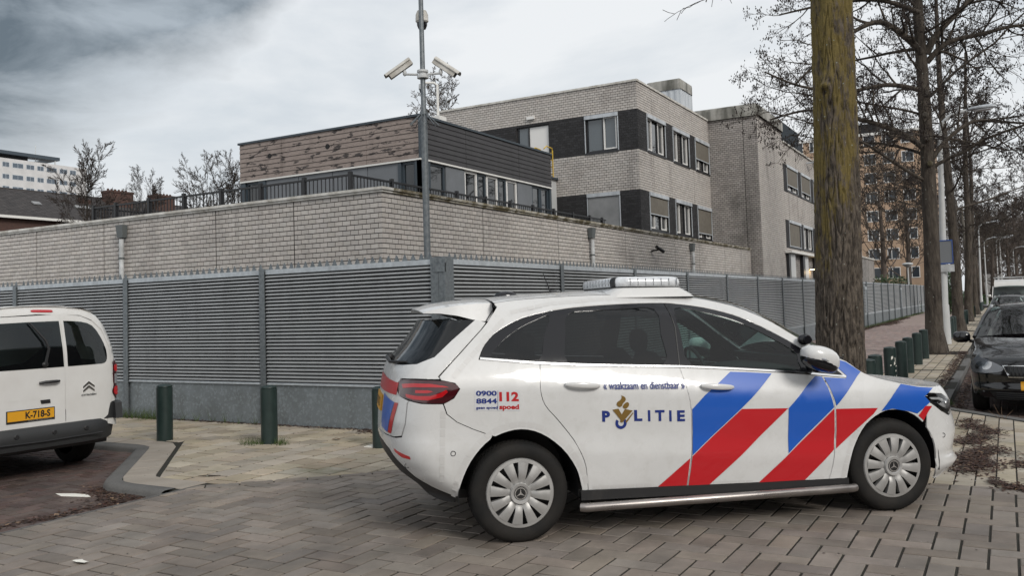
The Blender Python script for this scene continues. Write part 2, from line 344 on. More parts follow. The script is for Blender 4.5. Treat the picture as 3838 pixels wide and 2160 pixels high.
def lay(parent, name, rects, planes, matn, z=0., h=.05, ch=.003, joint=.006, jit=.0015, limit=300, skip=None, tiltamp=.006):
    """rects: (x, y, length, width, angle). The 300 nearest whole ones are objects, the rest one mesh."""
    cand = []; mb = MB(); cache = {}
    for x, y, l, w, a in rects:
        if skip and skip(x, y): continue
        ca, sa = math.cos(a), math.sin(a); hl, hw = (l-joint)/2, (w-joint)/2
        poly = [(x+px*ca-py*sa, y+px*sa+py*ca) for px, py in ((-hl,-hw),(hl,-hw),(hl,hw),(-hl,hw))]
        for pl in planes:
            q = clip(poly, pl)
            if not q: continue
            A = area(q)
            if A < .0006: continue
            zz = z(x, y) if callable(z) else z
            whole = A > .995*(l-joint)*(w-joint)
            d = vdepth((x, y, zz)) if whole else None
            if d: cand.append((d, x, y, l, w, a, zz, q))
            else: slab(mb, q, zz+random.uniform(-jit, jit), h, ch, rnd=random.random(), tilt=(random.uniform(-tiltamp, tiltamp), random.uniform(-tiltamp, tiltamp)))
    cand.sort()
    for i, (d, x, y, l, w, a, zz, q) in enumerate(cand):
        if i < limit:
            k = (round(l, 3), round(w, 3))
            if k not in cache:
                b = MB(); hl, hw = (l-joint)/2, (w-joint)/2; slab(b, [(-hl,-hw),(hl,-hw),(hl,hw),(-hl,hw)], 0, h, ch); cache[k] = b.mesh(name, matn)
            o = link(name, cache[k], parent, loc=(x, y, zz+random.uniform(-jit, jit))); o.rotation_euler = (random.uniform(-tiltamp, tiltamp), random.uniform(-tiltamp, tiltamp), a)
        else: slab(mb, q, zz+random.uniform(-jit, jit), h, ch, rnd=random.random(), tilt=(random.uniform(-tiltamp, tiltamp), random.uniform(-tiltamp, tiltamp)))
    if mb.v: mb.build(name+'_field', matn, parent, kind='stuff')
def herring(ox, oy, m, x0, x1, y0, y1, ang=0):
    out = []; ca, sa = math.cos(ang), math.sin(ang); R_ = int(max(x1-x0, y1-y0)/m)+4
    for i in range(-2*R_, 2*R_):
        for j in range(-R_//2-2, R_//2+2):
            for (u_, v_, l, w) in ((i+4*j+1, i+.5, 2, 1), (i+4*j+.5, i+2, 1, 2)):
                u_, v_ = u_*m, v_*m; x, y = ox+u_*ca-v_*sa, oy+u_*sa+v_*ca
                if x0 < x < x1 and y0 < y < y1: out.append((x, y, l*m, w*m, ang))
    return out
def running(x0, x1, y0, y1, l, w, half=True):        # courses along x
    out = []; j = 0; y = y0
    while y < y1-1e-6:
        x = x0-(l/2 if (j % 2 and half) else 0)
        while x < x1: out.append((x+l/2, y+w/2, l, w, 0)); x += l
        y += w; j += 1
    return out
# ---------------------------------------------------------------- ground
g = MB()
def quadsheet(mb, pts, z): mb.add([(x, y, z) for x, y in pts], [tuple(range(len(pts)))])
quadsheet(g, [(-60,-300),(600,-300),(600,.80),(13.2,.80),(12.0,-.25),(8.2,-4),(-60,-4)], -.115)
g2 = g.build('ground', 'earth'); g2['kind'] = 'structure'
road = struct('road'); pave = struct('pavement'); bay = struct('parking_bay'); path = struct('footpath'); bay2 = struct('parking_lane')
b = MB(); quadsheet(b, [(-30,-4),(8.2,-4),(8.2,6.5),(-30,6.5)], -.007); b.build('bedding', 'sand_joint', road)
b = MB(); quadsheet(b, [(8.2,-4),(12.0,-.25),(13.2,.80),(260,.80),(260,140),(8.2,140)], -.0055)
quadsheet(b, [(5.35,6.5),(8.2,6.5),(8.2,140),(7.05,140),(7.05,9.3),(6.9,8.97),(5.5,7.55),(5.35,7.2)], -.0055); b.build('bedding', 'sand_joint', pave)
D0 = 11.90
m = .1525
lay(road, 'paver', herring(4.68, 2.76, m, .2, 8.2, -3.5, 6.7), [[(1, 1, D0), (1, 0, 7.95), (0, 1, 6.50)]], 'road_paver', z=0, h=.03, ch=.004, joint=.015)
# border course along the diagonal and beside the square edge
rows = []
for i in range(-2, 8): 
    t = i*.302; cx, cy = 5.42+.053+t*.7071, 6.48+.053-t*.7071; rows.append((cx, cy, .302, .14, -math.pi/4))
lay(road, 'border_paver', rows, [[(1, 0, 7.95), (0, 1, 6.5)]], 'road_paver', z=.001, h=.03, ch=.0035, joint=.012)
fil = [[(-1, -1, -D0-.152), (1, 0, 9.05), (0, 1, 9.0), (0, -1, -6.0), (1, -1, -1.62+.0)]]
E1 = (-1, 1, 1.50)     # stay right of the diagonal kerb slabs: y - x <= 1.5
tl = running(5.1, 9.3, 6.0, 16.2, .302, .30)
lay(pave, 'paving_tile', tl, [[(-1, -1, -D0-.152), (1, 0, 9.03), (0, -1, -6.0), (0, 1, 9.0), E1, (-1, 0, -5.72)], [(0, -1, -9.0), (-1, 0, -7.42), (1, 0, 9.03)]], 'paving_tile', z=.001, h=.02, ch=.003, joint=.026, limit=200)
lay(pave, 'paving_tile', running(5.1, 8.2, 3.0, 6.0, .302, .30), [[(-1, -1, -D0-.152), (1, 0, 7.955)]], 'paving_tile', z=.001, h=.02, ch=.003, joint=.026, limit=40)
tl = running(7.0, 14.2, .9, 6.3, .302, .30)
lay(pave, 'paving_tile', tl, [[(-1, -1, -D0-.152), (-1, 0, -7.955), (1, 0, 14.0), (0, 1, 6.0)]], 'paving_tile', z=.001, h=.02, ch=.003, joint=.024, limit=20)
tl = running(7.6, 13.5, -3.9, .9, .302, .15)
lay(pave, 'paving_tile', tl, [[(-1, 0, -7.955), (0, 1, .9), (1, -1.13, 12.17+.11*1.13-.20)]], 'paving_tile', z=.001, h=.02, ch=.003, joint=.012, limit=80)
tl = running(14.0, 96, .96, 2.2, .302, .205, half=False)
hole = lambda x, y: (abs((x-25.3)) < .75 and y < 1.9) or any(abs(x-q) < .7 for q in (39.7, 52.7, 69)) or (abs(x-19.6) < .05)
lay(pave, 'paving_tile', tl, [[(-1, 0, -14.0), (0, 1, 2.2)]], 'paving_tile', z=.001, h=.02, ch=.003, joint=.017, skip=hole, limit=0 or 60)
tl = running(14.0, 48, 2.2, 6.05, .2, .1)
tl = [t for t in tl if t[0] > 14]
lay(path, 'clinker', tl, [[(-1, 0, -14.0), (0, 1, 6.05), (0, -1, -2.2)]], 'clinker', z=.001, h=.02, ch=.004, joint=.010, limit=150)
far = MB(); quadsheet(far, [(48, 2.2), (130, 2.2), (130, 9), (80.5, 9), (80.5, 6.05), (48, 6.05)], -.004); far.build('brick_sheet', 'clinker', path)
# smooth slabs that follow the bend of the kerb on the left
kl = [(7.10, 16.0), (7.10, 9.35), (7.06, 9.12), (6.93, 8.93), (5.60, 7.60), (5.47, 7.42), (5.42, 7.20), (5.42, 6.56)]
def offset(path_, d):
    out = []
    for i, p in enumerate(path_):
        a = Vector(path_[max(i-1, 0)]); c = Vector(path_[min(i+1, len(path_)-1)]); t = (c-a).normalized(); out.append((p[0]-t.y*d, p[1]+t.x*d))
    return out
ki = offset(kl, .30)
for i0, i1, nn in ((0, 1, 14), (1, 3, 1), (3, 4, 4), (4, 6, 1), (6, 7, 2)):
    for k in range(nn):
        A = [kl[i0], kl[i1]] if nn > 1 or i1-i0 == 1 else kl[i0:i1+1]; Bq = [ki[i0], ki[i1]] if nn > 1 or i1-i0 == 1 else ki[i0:i1+1]
        lr = lambda P, t: (P[0][0]+(P[-1][0]-P[0][0])*t, P[0][1]+(P[-1][1]-P[0][1])*t)
        t0, t1 = k/nn+.004, (k+1)/nn-.004
        poly = ([lr(A, t0), lr(A, t1)] if len(A) == 2 else A)+([lr(Bq, t1), lr(Bq, t0)] if len(A) == 2 else Bq[::-1])
        q = MB(); slab(q, poly, .002, .03, .003); q.build('edge_slab', 'paving_smooth', pave)
# left kerb: dark concrete with a rounded nose, dying into the flat band
def sweep(mb, pts, prof, m=None):     # prof: (offset to the right, z or function of index)
    k = len(prof); vs = []
    for i, p in enumerate(pts):
        a = Vector(pts[max(i-1, 0)][:2]); c = Vector(pts[min(i+1, len(pts)-1)][:2]); t = (c-a).normalized()
        for d, z in prof: vs.append((p[0]-t.y*d, p[1]+t.x*d, z(i) if callable(z) else z))
    mb.add(vs, [(i*k+j, i*k+j+1, (i+1)*k+j+1, (i+1)*k+j) for i in range(len(pts)-1) for j in range(k-1)], m)
ZB = -.062
k = MB(); kk = [(7.10, 16.0), (7.10, 12), (7.10, 9.35), (7.08, 9.2), (7.02, 9.03), (6.93, 8.93), (6.2, 8.2), (5.60, 7.60), (5.50, 7.48), (5.44, 7.34), (5.42, 7.20), (5.42, 6.9), (5.42, 6.62)]
sweep(k, kk, [(.0, -.0), (-.005, .004), (-.12, .004), (-.15, -.006), (-.165, -.03), (-.175, -.16)])
kb = k.build('kerb', 'kerb_concrete', smooth=40); tag(kb, 'dark grey bent concrete kerb around the parking bay behind the white van', 'kerb')
k = MB(); sweep(k, [(-30, 6.5), (0, 6.5), (5.25, 6.5), (5.6, 6.5)], [(0, -.02), (0, .002), (.03, .002), (.22, ZB+.012), (.25, -.14)]); k.build('kerb', 'kerb_concrete', smooth=25)
tag(bpy.data.objects['kerb.001'], 'sloping dark grey kerb band between parking bay and grey paver road', 'kerb')
b = MB(); quadsheet(b, [(-30, 6.7), (5.45, 6.7), (5.45, 7.2), (6.95, 9.0), (7.0, 16), (-30, 16)], ZB-.007); b.build('bedding', 'sand_joint', bay)
tl = herring(2, 7, .105, -1, 7.3, 6.6, 14.5, 0)
lay(bay, 'clinker', tl, [[(0, -1, -6.73), (-1, 1, 1.93+.0), (1, 0, 6.94)] , [(0, -1, -6.73), (1, -1, -1.931), (1, 0, 6.94)]], 'clinker_dark', z=ZB, h=.03, ch=.005, joint=.010, limit=220, tiltamp=.015, jit=.003)
# right kerb beside the parking lane, one stone per metre
kr = struct('kerb'); kr.name = 'kerb_line'
for i in range(66):
    x = 13.35+i*1.25
    q = MB(); q.box((x+.006, .79, -.16), (x+1.244, .93, -.004-.001*(i % 3))); q.build('kerbstone', 'kerb_concrete', kr)
dv = Vector((-.747, -.664, 0)); nv = Vector((-.664, .747, 0)); p = Vector((13.25, .86, -.07))
for i in range(6):
    c = p+dv*(.5+i); q = MB(); q.obox(c+Vector((0, 0, 0)), dv*.494, nv*.075, (0, 0, .075)); q.build('kerbstone', 'kerb_concrete', kr)
b = MB(); quadsheet(b, [(8.3,-4),(12.1,-.28),(13.2,.78),(260,.78),(260,-1.9),(60,-1.9),(60,-3.0),(12,-3),(11,-4)], -.108); b.build('lane_surface', 'clinker_dark', bay2)
tl = herring(13, -3, .105, 12.0, 22, -2.2, .9, 0)
lay(bay2, 'clinker', tl, [[(0, 1, .77), (-1, 1.13, -12.17-.11*1.13-.05)]], 'clinker_dark', z=-.10, h=.03, ch=.005, joint=.01, limit=60, tiltamp=.015)
# ================================================================ the two louvred security fences
FX, FY, FH = 9.05, 6.10, 2.17
def fence(root, axis, posts, nbay_single):
    """axis 'L': runs along +Y at x=FX; axis 'R': runs along +X at y=FY. posts: positions along the run."""
    if axis == 'L': P = lambda t, d, z: (FX+d, t, z)      # d: depth behind the face
    else: P = lambda t, d, z: (t, FY+d, z)
    def bx(mb, t0, t1, d0, d1, z0, z1, m=None):
        a = P(t0, d0, z0); c = P(t1, d1, z1); mb.box(tuple(map(min, a, c)), tuple(map(max, a, c)), m)
    def pr(mb, prof, t0, t1):
        mb.prism(prof, lambda d, z: P(t0, d, z), lambda d, z: P(t1, d, z))
    sl_stuff = MB(); sp_stuff = MB(); sp_n = 0
    nb = len(posts)-1
    for i, t in enumerate(posts):
        if axis == 'R' and i == 0: continue
        q = MB(); w = .05
        # H-section post standing proud of the louvres
        bx(q, t-w, t+w, -.055, -.045, 0.0, FH+.02); bx(q, t-.006, t+.006, -.045, .06, 0.0, FH+.02); bx(q, t-w, t+w, .06, .07, 0.0, FH+.02)
        bx(q, t-w+.002, t+w-.002, -.044, .058, FH-.02, FH+.016)
        q.build('post', 'galvanised', root)
    for i in range(nb):
        t0, t1 = posts[i]+.05, posts[i+1]-.05
        if axis == 'R' and i == 0: t0 = FX+.16
        if axis == 'L' and i == 0: t0 = FY+.16
        q = MB(); bx(q, t0, t1, -.010, .050, .0, .555); q.build('plinth_panel', 'plinth_steel', root)
        q = MB(); pr(q, [(-.035, .575), (-.035, .556), (.055, .556), (.055, .60), (.02, .60)], t0, t1); q.build('bottom_rail', 'galvanised_light', root)
        q = MB(); bx(q, t0, t1, -.030, .055, FH-.062, FH+.004); q.build('top_rail', 'galvanised_light', root)
        q = MB(); bx(q, t0, t1, .060, .066, .60, FH-.06); q.build('dark_backing', 'fence_back', root)  # near-black sheet added to paint the shade in the slat gaps
        n = 30 if i < 30 else 0; pit = (FH-.062-.60)/30
        single = i < nbay_single
        for k in range(30):
            z = .602+k*pit; mb = MB() if single else sl_stuff
            pr(mb, [(-.032, z+.003), (-.032, z+.017), (.006, z+.036), (.010, z+.033), (-.025, z+.014), (-.025, z+.003)], t0, t1)
            if single: mb.build('slat', 'louvre', root)
        x = t0+.01; pitch = .131 if axis == 'L' or i < 8 else .131
        while x+.12 < t1+.10:
            mb = MB() if single and sp_n < 290 else sp_stuff
            mb.prism([(x, FH-.03), (x+.124, FH-.03), (x+.070, FH+.092), (x+.056, FH+.092)], lambda a_, z_: P(a_, .052, z_), lambda a_, z_: P(a_, .056, z_))
            if mb is not sp_stuff: mb.build('spike', 'galvanised', root); sp_n += 1
            x += pitch
    if sl_stuff.v: sl_stuff.build('slat_field', 'louvre', root, kind='stuff')
    if sp_stuff.v: sp_stuff.build('spike_field', 'galvanised', root, kind='stuff')
fl = thing('fence', 'galvanised louvred security fence with spiked top behind the white van', 'fence', (FX, FY, 0), group='louvred security fences')
fence(fl, 'L', [FY, 9.16, 12.13, 15.1, 18.1], 4)
fr = thing('fence', 'galvanised louvred security fence running away behind the police car', 'fence', (FX+.3, FY, 0), group='louvred security fences')
RP = [FX]+[9.2+3.12*k for k in range(1, 12)]
fence(fr, 'R', RP, 9)
q = MB()      # heavy corner column, two channels back to back
q.box((FX-.06, FY-.06, 0), (FX+.15, FY+.03, FH+.03)); q.box((FX-.06, FY+.034, 0), (FX+.02, FY+.15, FH+.03)); q.box((FX+.03, FY+.04, 0), (FX+.14, FY+.14, FH+.035)); q.box((FX-.075, FY-.075, FH-.16), (FX-.05, FY+.1, FH-.05)); q.box((FX-.07, FY-.075, .9), (FX-.02, FY-.055, FH))
q.build('corner_post', 'galvanised', fl)
# third stretch with two gates, beyond the big tree; plainer mesh infill
ff = thing('fence', 'grey steel fence with narrow bays and two gates beyond the big tree', 'fence', (44, FY, 0), group='louvred security fences')
pf = [43.6, 45.56, 46.85, 49.65, 52.95, 56.12, 59.25, 62.73, 63.43, 66.62, 69.85, 72.78, 75.62, 79.04, 82.2]
for i, t in enumerate(pf):
    q = MB(); q.box((t-.07, FY-.06, 0), (t+.07, FY+.02, 2.24+.0012*(t-44))); q.build('post', 'galvanised', ff)
    if i+1 < len(pf):
        a, c = t+.07, pf[i+1]-.07; zt = 2.22+.0012*(t-44)
        q = MB(); q.box((a, FY, 0), (c, FY+.06, .6)); q.build('plinth_panel', 'kerb_concrete' if 0 else 'plinth_steel', ff)
        q = MB(); q.box((a, FY-.02, .6), (c, FY+.05, .66)); q.build('bottom_rail', 'galvanised_light', ff)
        q = MB(); q.box((a, FY-.02, zt-.06), (c, FY+.05, zt)); q.build('top_rail', 'galvanised_light', ff)
        q = MB(); n = 20
        for k in range(n):
            z = .665+k*(zt-.73)/n; q.box((a, FY+.004, z), (c, FY+.02, z+(zt-.73)/n*.62))
        q.build('slat_field', 'louvre', ff, kind='stuff')
        q = MB(); q.box((a, FY+.03, .66), (c, FY+.035, zt-.06)); q.build('dark_backing', 'fence_back', ff)  # same added sheet, darkening the gaps of this stretch
for t in (46.2, 63.1):
    q = MB(); q.box((t-.05, FY-.10, .7), (t+.05, FY-.06, 1.9)); q.box((t-.35, FY-.09, 1.85), (t+.35, FY-.065, 2.0)); q.build('gate_post', 'galvanised_light', ff)
# ================================================================ brick walls
class BrickWall:
    """collects faces of one building; 'L' faces look along -X, 'R' faces along -Y"""
    def __init__(s, root): s.root = root; s.c = []
    def face(s, ax, fix, t0, t1, z0, z1, holes=(), joints=(), mats_=None, shift=0, zb=None, caps=()):
        mats_ = mats_ or (lambda z: 'brick_light'); row = 0; z = z0
        J = [(j-.007, j+.007, z0, z1) for j in joints]
        while z < z1-.02:
            hz = min(.1, z1-z); zc = z+hz/2; t = t0 - (.1 if (row+shift) % 2 else 0)
            while t < t1-.005:
                segs = [(max(t, t0), min(t+.2, t1))]
                for a, b_, c_, d_ in list(holes)+J:
                    if c_ < zc < d_:
                        ns = []
                        for p, q in segs:
                            if b_ <= p or a_ge(a, q): ns.append((p, q))
                            else:
                                if a-p > .02: ns.append((p, a))
                                if q-b_ > .02: ns.append((b_, q))
                        segs = ns
                for p, q in segs:
                    if q-p > .02: s.c.append((ax, fix, (p+q)/2, zc, q-p-.015, hz-.017, mats_(zc)))
                t += .2
            z += .1; row += 1
        # backing wall with the openings left out and their reveals
        ts = sorted({t0, t1, *[h for q in holes for h in q[:2]]}); zs = sorted({zb if zb is not None else z0, z1, *[h for q in holes for h in q[2:4]]})
        ts = [t for t in ts if t0 <= t <= t1]; mb = MB()
        P = (lambda t, d, z: (fix+d, t, z)) if ax == 'L' else (lambda t, d, z: (t, fix+d, z))
        d0 = .008
        for i in range(len(ts)-1):
            for j in range(len(zs)-1):
                tc_, zc = (ts[i]+ts[i+1])/2, (zs[j]+zs[j+1])/2
                if any(a < tc_ < b_ and c_ < zc < d_ for a, b_, c_, d_ in holes): continue
                mb.add([P(ts[i], d0, zs[j]), P(ts[i+1], d0, zs[j]), P(ts[i+1], d0, zs[j+1]), P(ts[i], d0, zs[j+1])], [(0, 1, 2, 3)])
        for a, b_, c_, d_ in holes:
            if b_-a < .1: continue
            for (p, q) in (((a, c_), (b_, c_)), ((b_, c_), (b_, d_)), ((b_, d_), (a, d_)), ((a, d_), (a, c_))):
                mb.add([P(p[0], 0, p[1]), P(q[0], 0, q[1]), P(q[0], .16, q[1]), P(p[0], .16, p[1])], [(0, 1, 2, 3)])
        mb.build('wall', 'mortar', s.root)
    def finish(s, zmin, limit=300):
        good = []; rest = []
        for c in s.c:
            ax, fix, t, z, w, h, mt = c; p = (fix, t, z) if ax == 'L' else (t, fix, z)
            d = vdepth(p) if (w > .15 and z > zmin(p)) else None
            (good if d else rest).append((d or 0, c))
        good.sort(key=lambda q: q[0]); rest = [q[1] for q in rest]+[q[1] for q in good[limit:]]
        cache = {}
        def shape(mb, w, h):
            a, b_, e = w/2, h/2, .003
            mb.add([(-a,0,-b_),(a,0,-b_),(a,0,b_),(-a,0,b_),(-a,.02,-b_),(a,.02,-b_),(a,.02,b_),(-a,.02,b_)], [(0,1,2,3),(4,5,1,0),(5,6,2,1),(6,7,3,2),(7,4,0,3)])
        for d, (ax, fix, t, z, w, h, mt) in good[:limit]:
            k = (round(w, 3), round(h, 3), mt)
            if k not in cache: b = MB(); shape(b, w, h); cache[k] = b.mesh('brick', mt)
            j = random.uniform(-.0015, .0015)
            o = link('brick', cache[k], s.root, loc=(fix+j, t, z) if ax == 'L' else (t, fix+j, z))
            if ax == 'L': o.rotation_euler = (0, 0, -math.pi/2)
        for mt in sorted({c[6] for c in rest}):
            b = MB()
            for ax, fix, t, z, w, h, m_ in rest:
                if m_ != mt: continue
                a, b_, j = w/2, h/2, random.uniform(-.0015, .0015)
                if ax == 'L': vs = [(fix+j+dd, t-q*a, z+r_*b_) for dd in (0, .02) for q, r_ in ((-1,-1),(1,-1),(1,1),(-1,1))]
                else: vs = [(t+q*a, fix+j+dd, z+r_*b_) for dd in (0, .02) for q, r_ in ((-1,-1),(1,-1),(1,1),(-1,1))]
                b.add(vs, [(0,1,2,3),(4,5,1,0),(5,6,2,1),(6,7,3,2),(7,4,0,3)], rnd=random.random())
            b.build('brick_field', mt, s.root, kind='stuff')
def a_ge(a, q): return a >= q
def win(root, ax, fix, t0, t1, z0, z1, sashes=2, blind=0., frame='frame_black', white=True, sill=True, box=True, bm='blind_fabric', gl='window_glass', mid=.5, wh=(0, 1)):
    """one window part: frame > sashes, panes, blind, blind box, sill"""
    P = (lambda t, d, z: (fix+d, t, z)) if ax == 'L' else (lambda t, d, z: (t, fix+d, z))
    def bx(mb, a, b_, d0, d1, c_, d_, m=None): p = P(a, d0, c_); q = P(b_, d1, d_); mb.box(tuple(map(min, p, q)), tuple(map(max, p, q)), m)
    F = MB(); w = .07
    bx(F, t0, t0+w, .08, .15, z0, z1); bx(F, t1-w, t1, .08, .15, z0, z1); bx(F, t0+w, t1-w, .08, .15, z0, z0+w+.03); bx(F, t0+w, t1-w, .08, .15, z1-w, z1)
    cuts = [t0+w]+[t0+w+(t1-t0-2*w)*k for k in ([mid] if sashes == 2 else [i/sashes for i in range(1, sashes)])]+[t1-w]
    for c in cuts[1:-1]: bx(F, c-.035, c+.035, .08, .15, z0+w+.03, z1-w)
    F = F.build('window', frame, root)
    OFF[F.name] = OFF.get(root.name, (0, 0, 0))
    for i in range(len(cuts)-1):
        a = cuts[i]+(.035 if i else 0); b_ = cuts[i+1]-(.035 if i < len(cuts)-2 else 0); c_, d_ = z0+w+.03, z1-w
        q = MB(); bx(q, a+.01, b_-.01, .118, .124, c_+.01, d_-.01); q.build('pane', gl, F)
        if white and i in wh:
            q = MB(); s_ = .055; bx(q, a, a+s_, .06, .13, c_, d_); bx(q, b_-s_, b_, .06, .13, c_, d_); bx(q, a+s_, b_-s_, .06, .13, c_, c_+s_); bx(q, a+s_, b_-s_, .06, .13, d_-s_, d_); q.build('sash', 'white_paint', F)
    q = MB(); bx(q, t0, t1, .5, .51, z0, z1); q.build('room_back', 'window_grey' if gl == 'window_glass' else 'fence_back', F)
    if sill: q = MB(); bx(q, t0-.02, t1+.02, -.04, .08, z0-.05, z0+.02); q.build('sill', frame, F)
    if box: q = MB(); bx(q, t0-.03, t1+.03, -.06, .05, z1-.09, z1+.06); bx(q, t1-.0, t1+.035, -.03, .02, z0, z1-.1); bx(q, t0-.035, t0, -.03, .02, z0, z1-.1); q.build('blind_box', 'steel_white', F)
    if blind:
        q = MB(); zb = z1-.09-(z1-z0-.09)*blind; nx, nz = 10, 10; vs = []
        for j in range(nz+1):
            for i in range(nx+1):
                s_, t_ = i/nx, j/nz; sag = .05*math.sin(math.pi*s_)*math.sin(math.pi*t_)*random.uniform(.3, 1)
                vs.append(P(t0+.01+(t1-t0-.02)*s_, .0-sag*.5, z1-.09+(zb-z1+.09)*t_))
        q.add(vs, [(j*(nx+1)+i, j*(nx+1)+i+1, (j+1)*(nx+1)+i+1, (j+1)*(nx+1)+i) for j in range(nz) for i in range(nx)]); q.build('blind', bm, F, smooth=True)
        q = MB(); bx(q, t0, t1, -.015, .015, zb-.04, zb); q.build('blind_bar', 'steel_white', F)
    return F
# ---------------------------------------------------------------- low wing behind the fence
low = thing('low_brick_building', 'low pale brick building with cream coping right behind the louvred fence', 'building', (13.45, 10.45, 0))
bw = BrickWall(low)
ZT = 3.86
bw.face('L', 13.45, 10.45, 24, .86, ZT, joints=(12.75, 15.05, 18.9, 21.6), zb=0)
bw.face('R', 10.45, 13.45, 41.6, .86, ZT, joints=(17.2, 21.1, 25.9, 30.7, 33.6, 37.2, 40.4), shift=1, zb=0)
bw.finish(lambda p: 1.55+(p[0]/9.05*.72 if p[1] < 11 and p[0] < 14 else (.75*p[1]/6.1 if p[1] < 10.5 else p[0]/9.05*.75)))
q = MB(); q.box((13.41, 10.41, ZT), (13.75, 24, ZT+.045)); q.box((13.38, 10.38, ZT+.046), (13.75, 24, ZT+.10)); q.build('coping', 'coping', low)
q = MB()
for i in range(11):
    x = 13.752+i*2.53; q.box((x, 10.41, ZT), (min(x+2.52, 41.58), 10.75, ZT+.045)); q.box((x, 10.38, ZT+.046), (min(x+2.52, 41.58), 10.75, ZT+.10))
q.build('coping', 'coping_mossy', low)
q = MB(); q.box((13.76, 10.76, 3.3), (41.5, 24, 3.5)); q.build('flat_roof', 'roof_felt', low)
def downpipe(root, ax, fix, t):
    P = (lambda d, t_, z: (fix-d, t+t_, z)) if ax == 'L' else (lambda d, t_, z: (t+t_, fix-d, z))
    q = MB(); pts = [(-.125, .03), (.125, .03), (.125, .18), (-.125, .18)]
    q.add([P(a[1]*.8+.01, a[0]*.75, 3.46) for a in pts]+[P(a[1], a[0], 3.76) for a in pts], [(0,1,2,3)[::-1],(4,5,6,7),(0,1,5,4),(1,2,6,5),(2,3,7,6),(3,0,4,7)])
    pp = MB(); pp.tube([P(.11, 0, 3.42), P(.11, 0, 0)], .055, 14); pp.lathe([(.062, 0), (.062, .05)], P(.11, 0, 3.05), n=14)
    o = pp.build('downpipe', 'pipe_white', root, smooth=40); OFF[o.name] = OFF[root.name]; q.build('hopper', 'hopper_grey', o, fix=True)
    for z in (2.95, 1.9): q = MB(); q.lathe([(.057, 0), (.072, .005), (.072, .04), (.057, .045)], P(.11, 0, z), n=14); q.build('bracket', 'hopper_grey', o)
downpipe(low, 'L', 13.45, 18.1); downpipe(low, 'R', 10.45, 23.1); downpipe(low, 'R', 10.45, 32.45)
cam2 = thing('wall_camera', 'small dark camera sticking out of the low brick wall', 'camera', (28.2, 10.4, 3.3))
q = MB(); q.tube([(28.2, 10.44, 3.3), (28.2, 10.2, 3.32)], .03, 8); q.build('arm', 'plastic_black', cam2)
q = MB(); q.tube([(28.05, 10.2, 3.42), (28.45, 10.1, 3.27)], .06, 10); q.build('housing', 'plastic_black', cam2)
# roof-terrace railing
rl = thing('roof_railing', 'black metal railing around the roof terrace above the low brick wall', 'railing', (13.9, 11.6, 3.5))
def railing(pts, posts_each, zt=4.38, zb=3.62):
    for (a, c), ps in zip(zip(pts[:-1], pts[1:]), posts_each):
        a, c = Vector((*a, 0)), Vector((*c, 0)); L = (c-a).length; d = (c-a)/L; nn = Vector((-d.y, d.x, 0))
        q = MB(); q.obox(a+d*L/2+Vector((0, 0, zt-.02)), d*L/2, nn*.025, (0, 0, .02)); q.build('top_rail', 'railing_black', rl)
        q = MB(); q.obox(a+d*L/2+Vector((0, 0, zb)), d*L/2, nn*.015, (0, 0, .015)); q.build('bottom_rail', 'railing_black', rl)
        for p in ps: q = MB(); q.obox(a+d*p+Vector((0, 0, (zt+3.5)/2+.02)), d*.038, nn*.038, (0, 0, (zt-3.5)/2+.03)); q.build('post', 'railing_black', rl)
        n = int(L/.11); q = MB()
        for i in range(1, n):
            q.obox(a+d*(i*L/n)+Vector((0, 0, (zt+zb)/2-.01)), d*.008, nn*.008, (0, 0, (zt-zb)/2-.02))
        q.build('baluster_field', 'railing_black', rl, kind='stuff')
railing([(27.06, 11.6), (13.9, 11.6), (13.9, 19.96), (21.0, 19.96)], [(.3, 1.31, 2.58, 3.88, 5.2, 6.51, 7.8, 9.16, 11.77), (0, 1.26, 2.53, 3.76, 5.0, 6.22, 7.46, 8.32), (1.5, 3.2, 5, 6.9)])
# rooftop pavilion
pav = thing('rooftop_pavilion', 'dark clad pavilion with peeling wooden boards standing on the low roof', 'building', (19.08, 13.5, 3.5))
X0, Y0, X1, Y1, ZA, ZB_ = 19.08, 13.5, 26.85, 20.25, 5.62, 6.76
def clad(ax, fix, t0, t1, matn, breaks):
    P = (lambda t, d, z: (fix+d, t, z)) if ax == 'L' else (lambda t, d, z: (t, fix+d, z))
    n = 8; h = (ZB_-ZA)/n; bs = [t0]+list(breaks)+[t1]
    for i in range(len(bs)-1):
        for k_ in range(n):
            z = ZA+k_*h; q = MB(); q.prism([(0, z+.008), (-.022, z+.004), (-.022, z+.02), (-.006, z+h-.004), (0, z+h-.004)], lambda d, zz: P(bs[i]+.006, d, zz), lambda d, zz: P(bs[i+1]-.006, d, zz)); q.build('cladding_board', matn, pav)
clad('L', X0, Y0+.02, Y1, 'cladding_wood', (15.32, 18.5)); clad('R', Y0, X0+.0, X1, 'cladding_dark', (21.36, 24.55))
q = MB(); q.box((X0, Y0, ZA), (X1-.01, Y1-.01, ZB_)); q.build('upper_wall', 'fence_back', pav)
q = MB(); q.box((X0-.05, Y0-.05, ZB_), (X1+.05, Y1+.05, ZB_+.06)); q.build('roof_edge', 'frame_blue', pav)
q = MB(); q.box((X0-.03, Y0-.03, ZA-.045), (X1+.02, Y1, ZA)); q.build('drip_trim', 'white_trim', pav)
q = MB(); q.box((X0-.022, Y0-.022, ZA), (X0+.03, Y0+.03, ZB_)); q.build('corner_trim', 'frame_blue', pav)
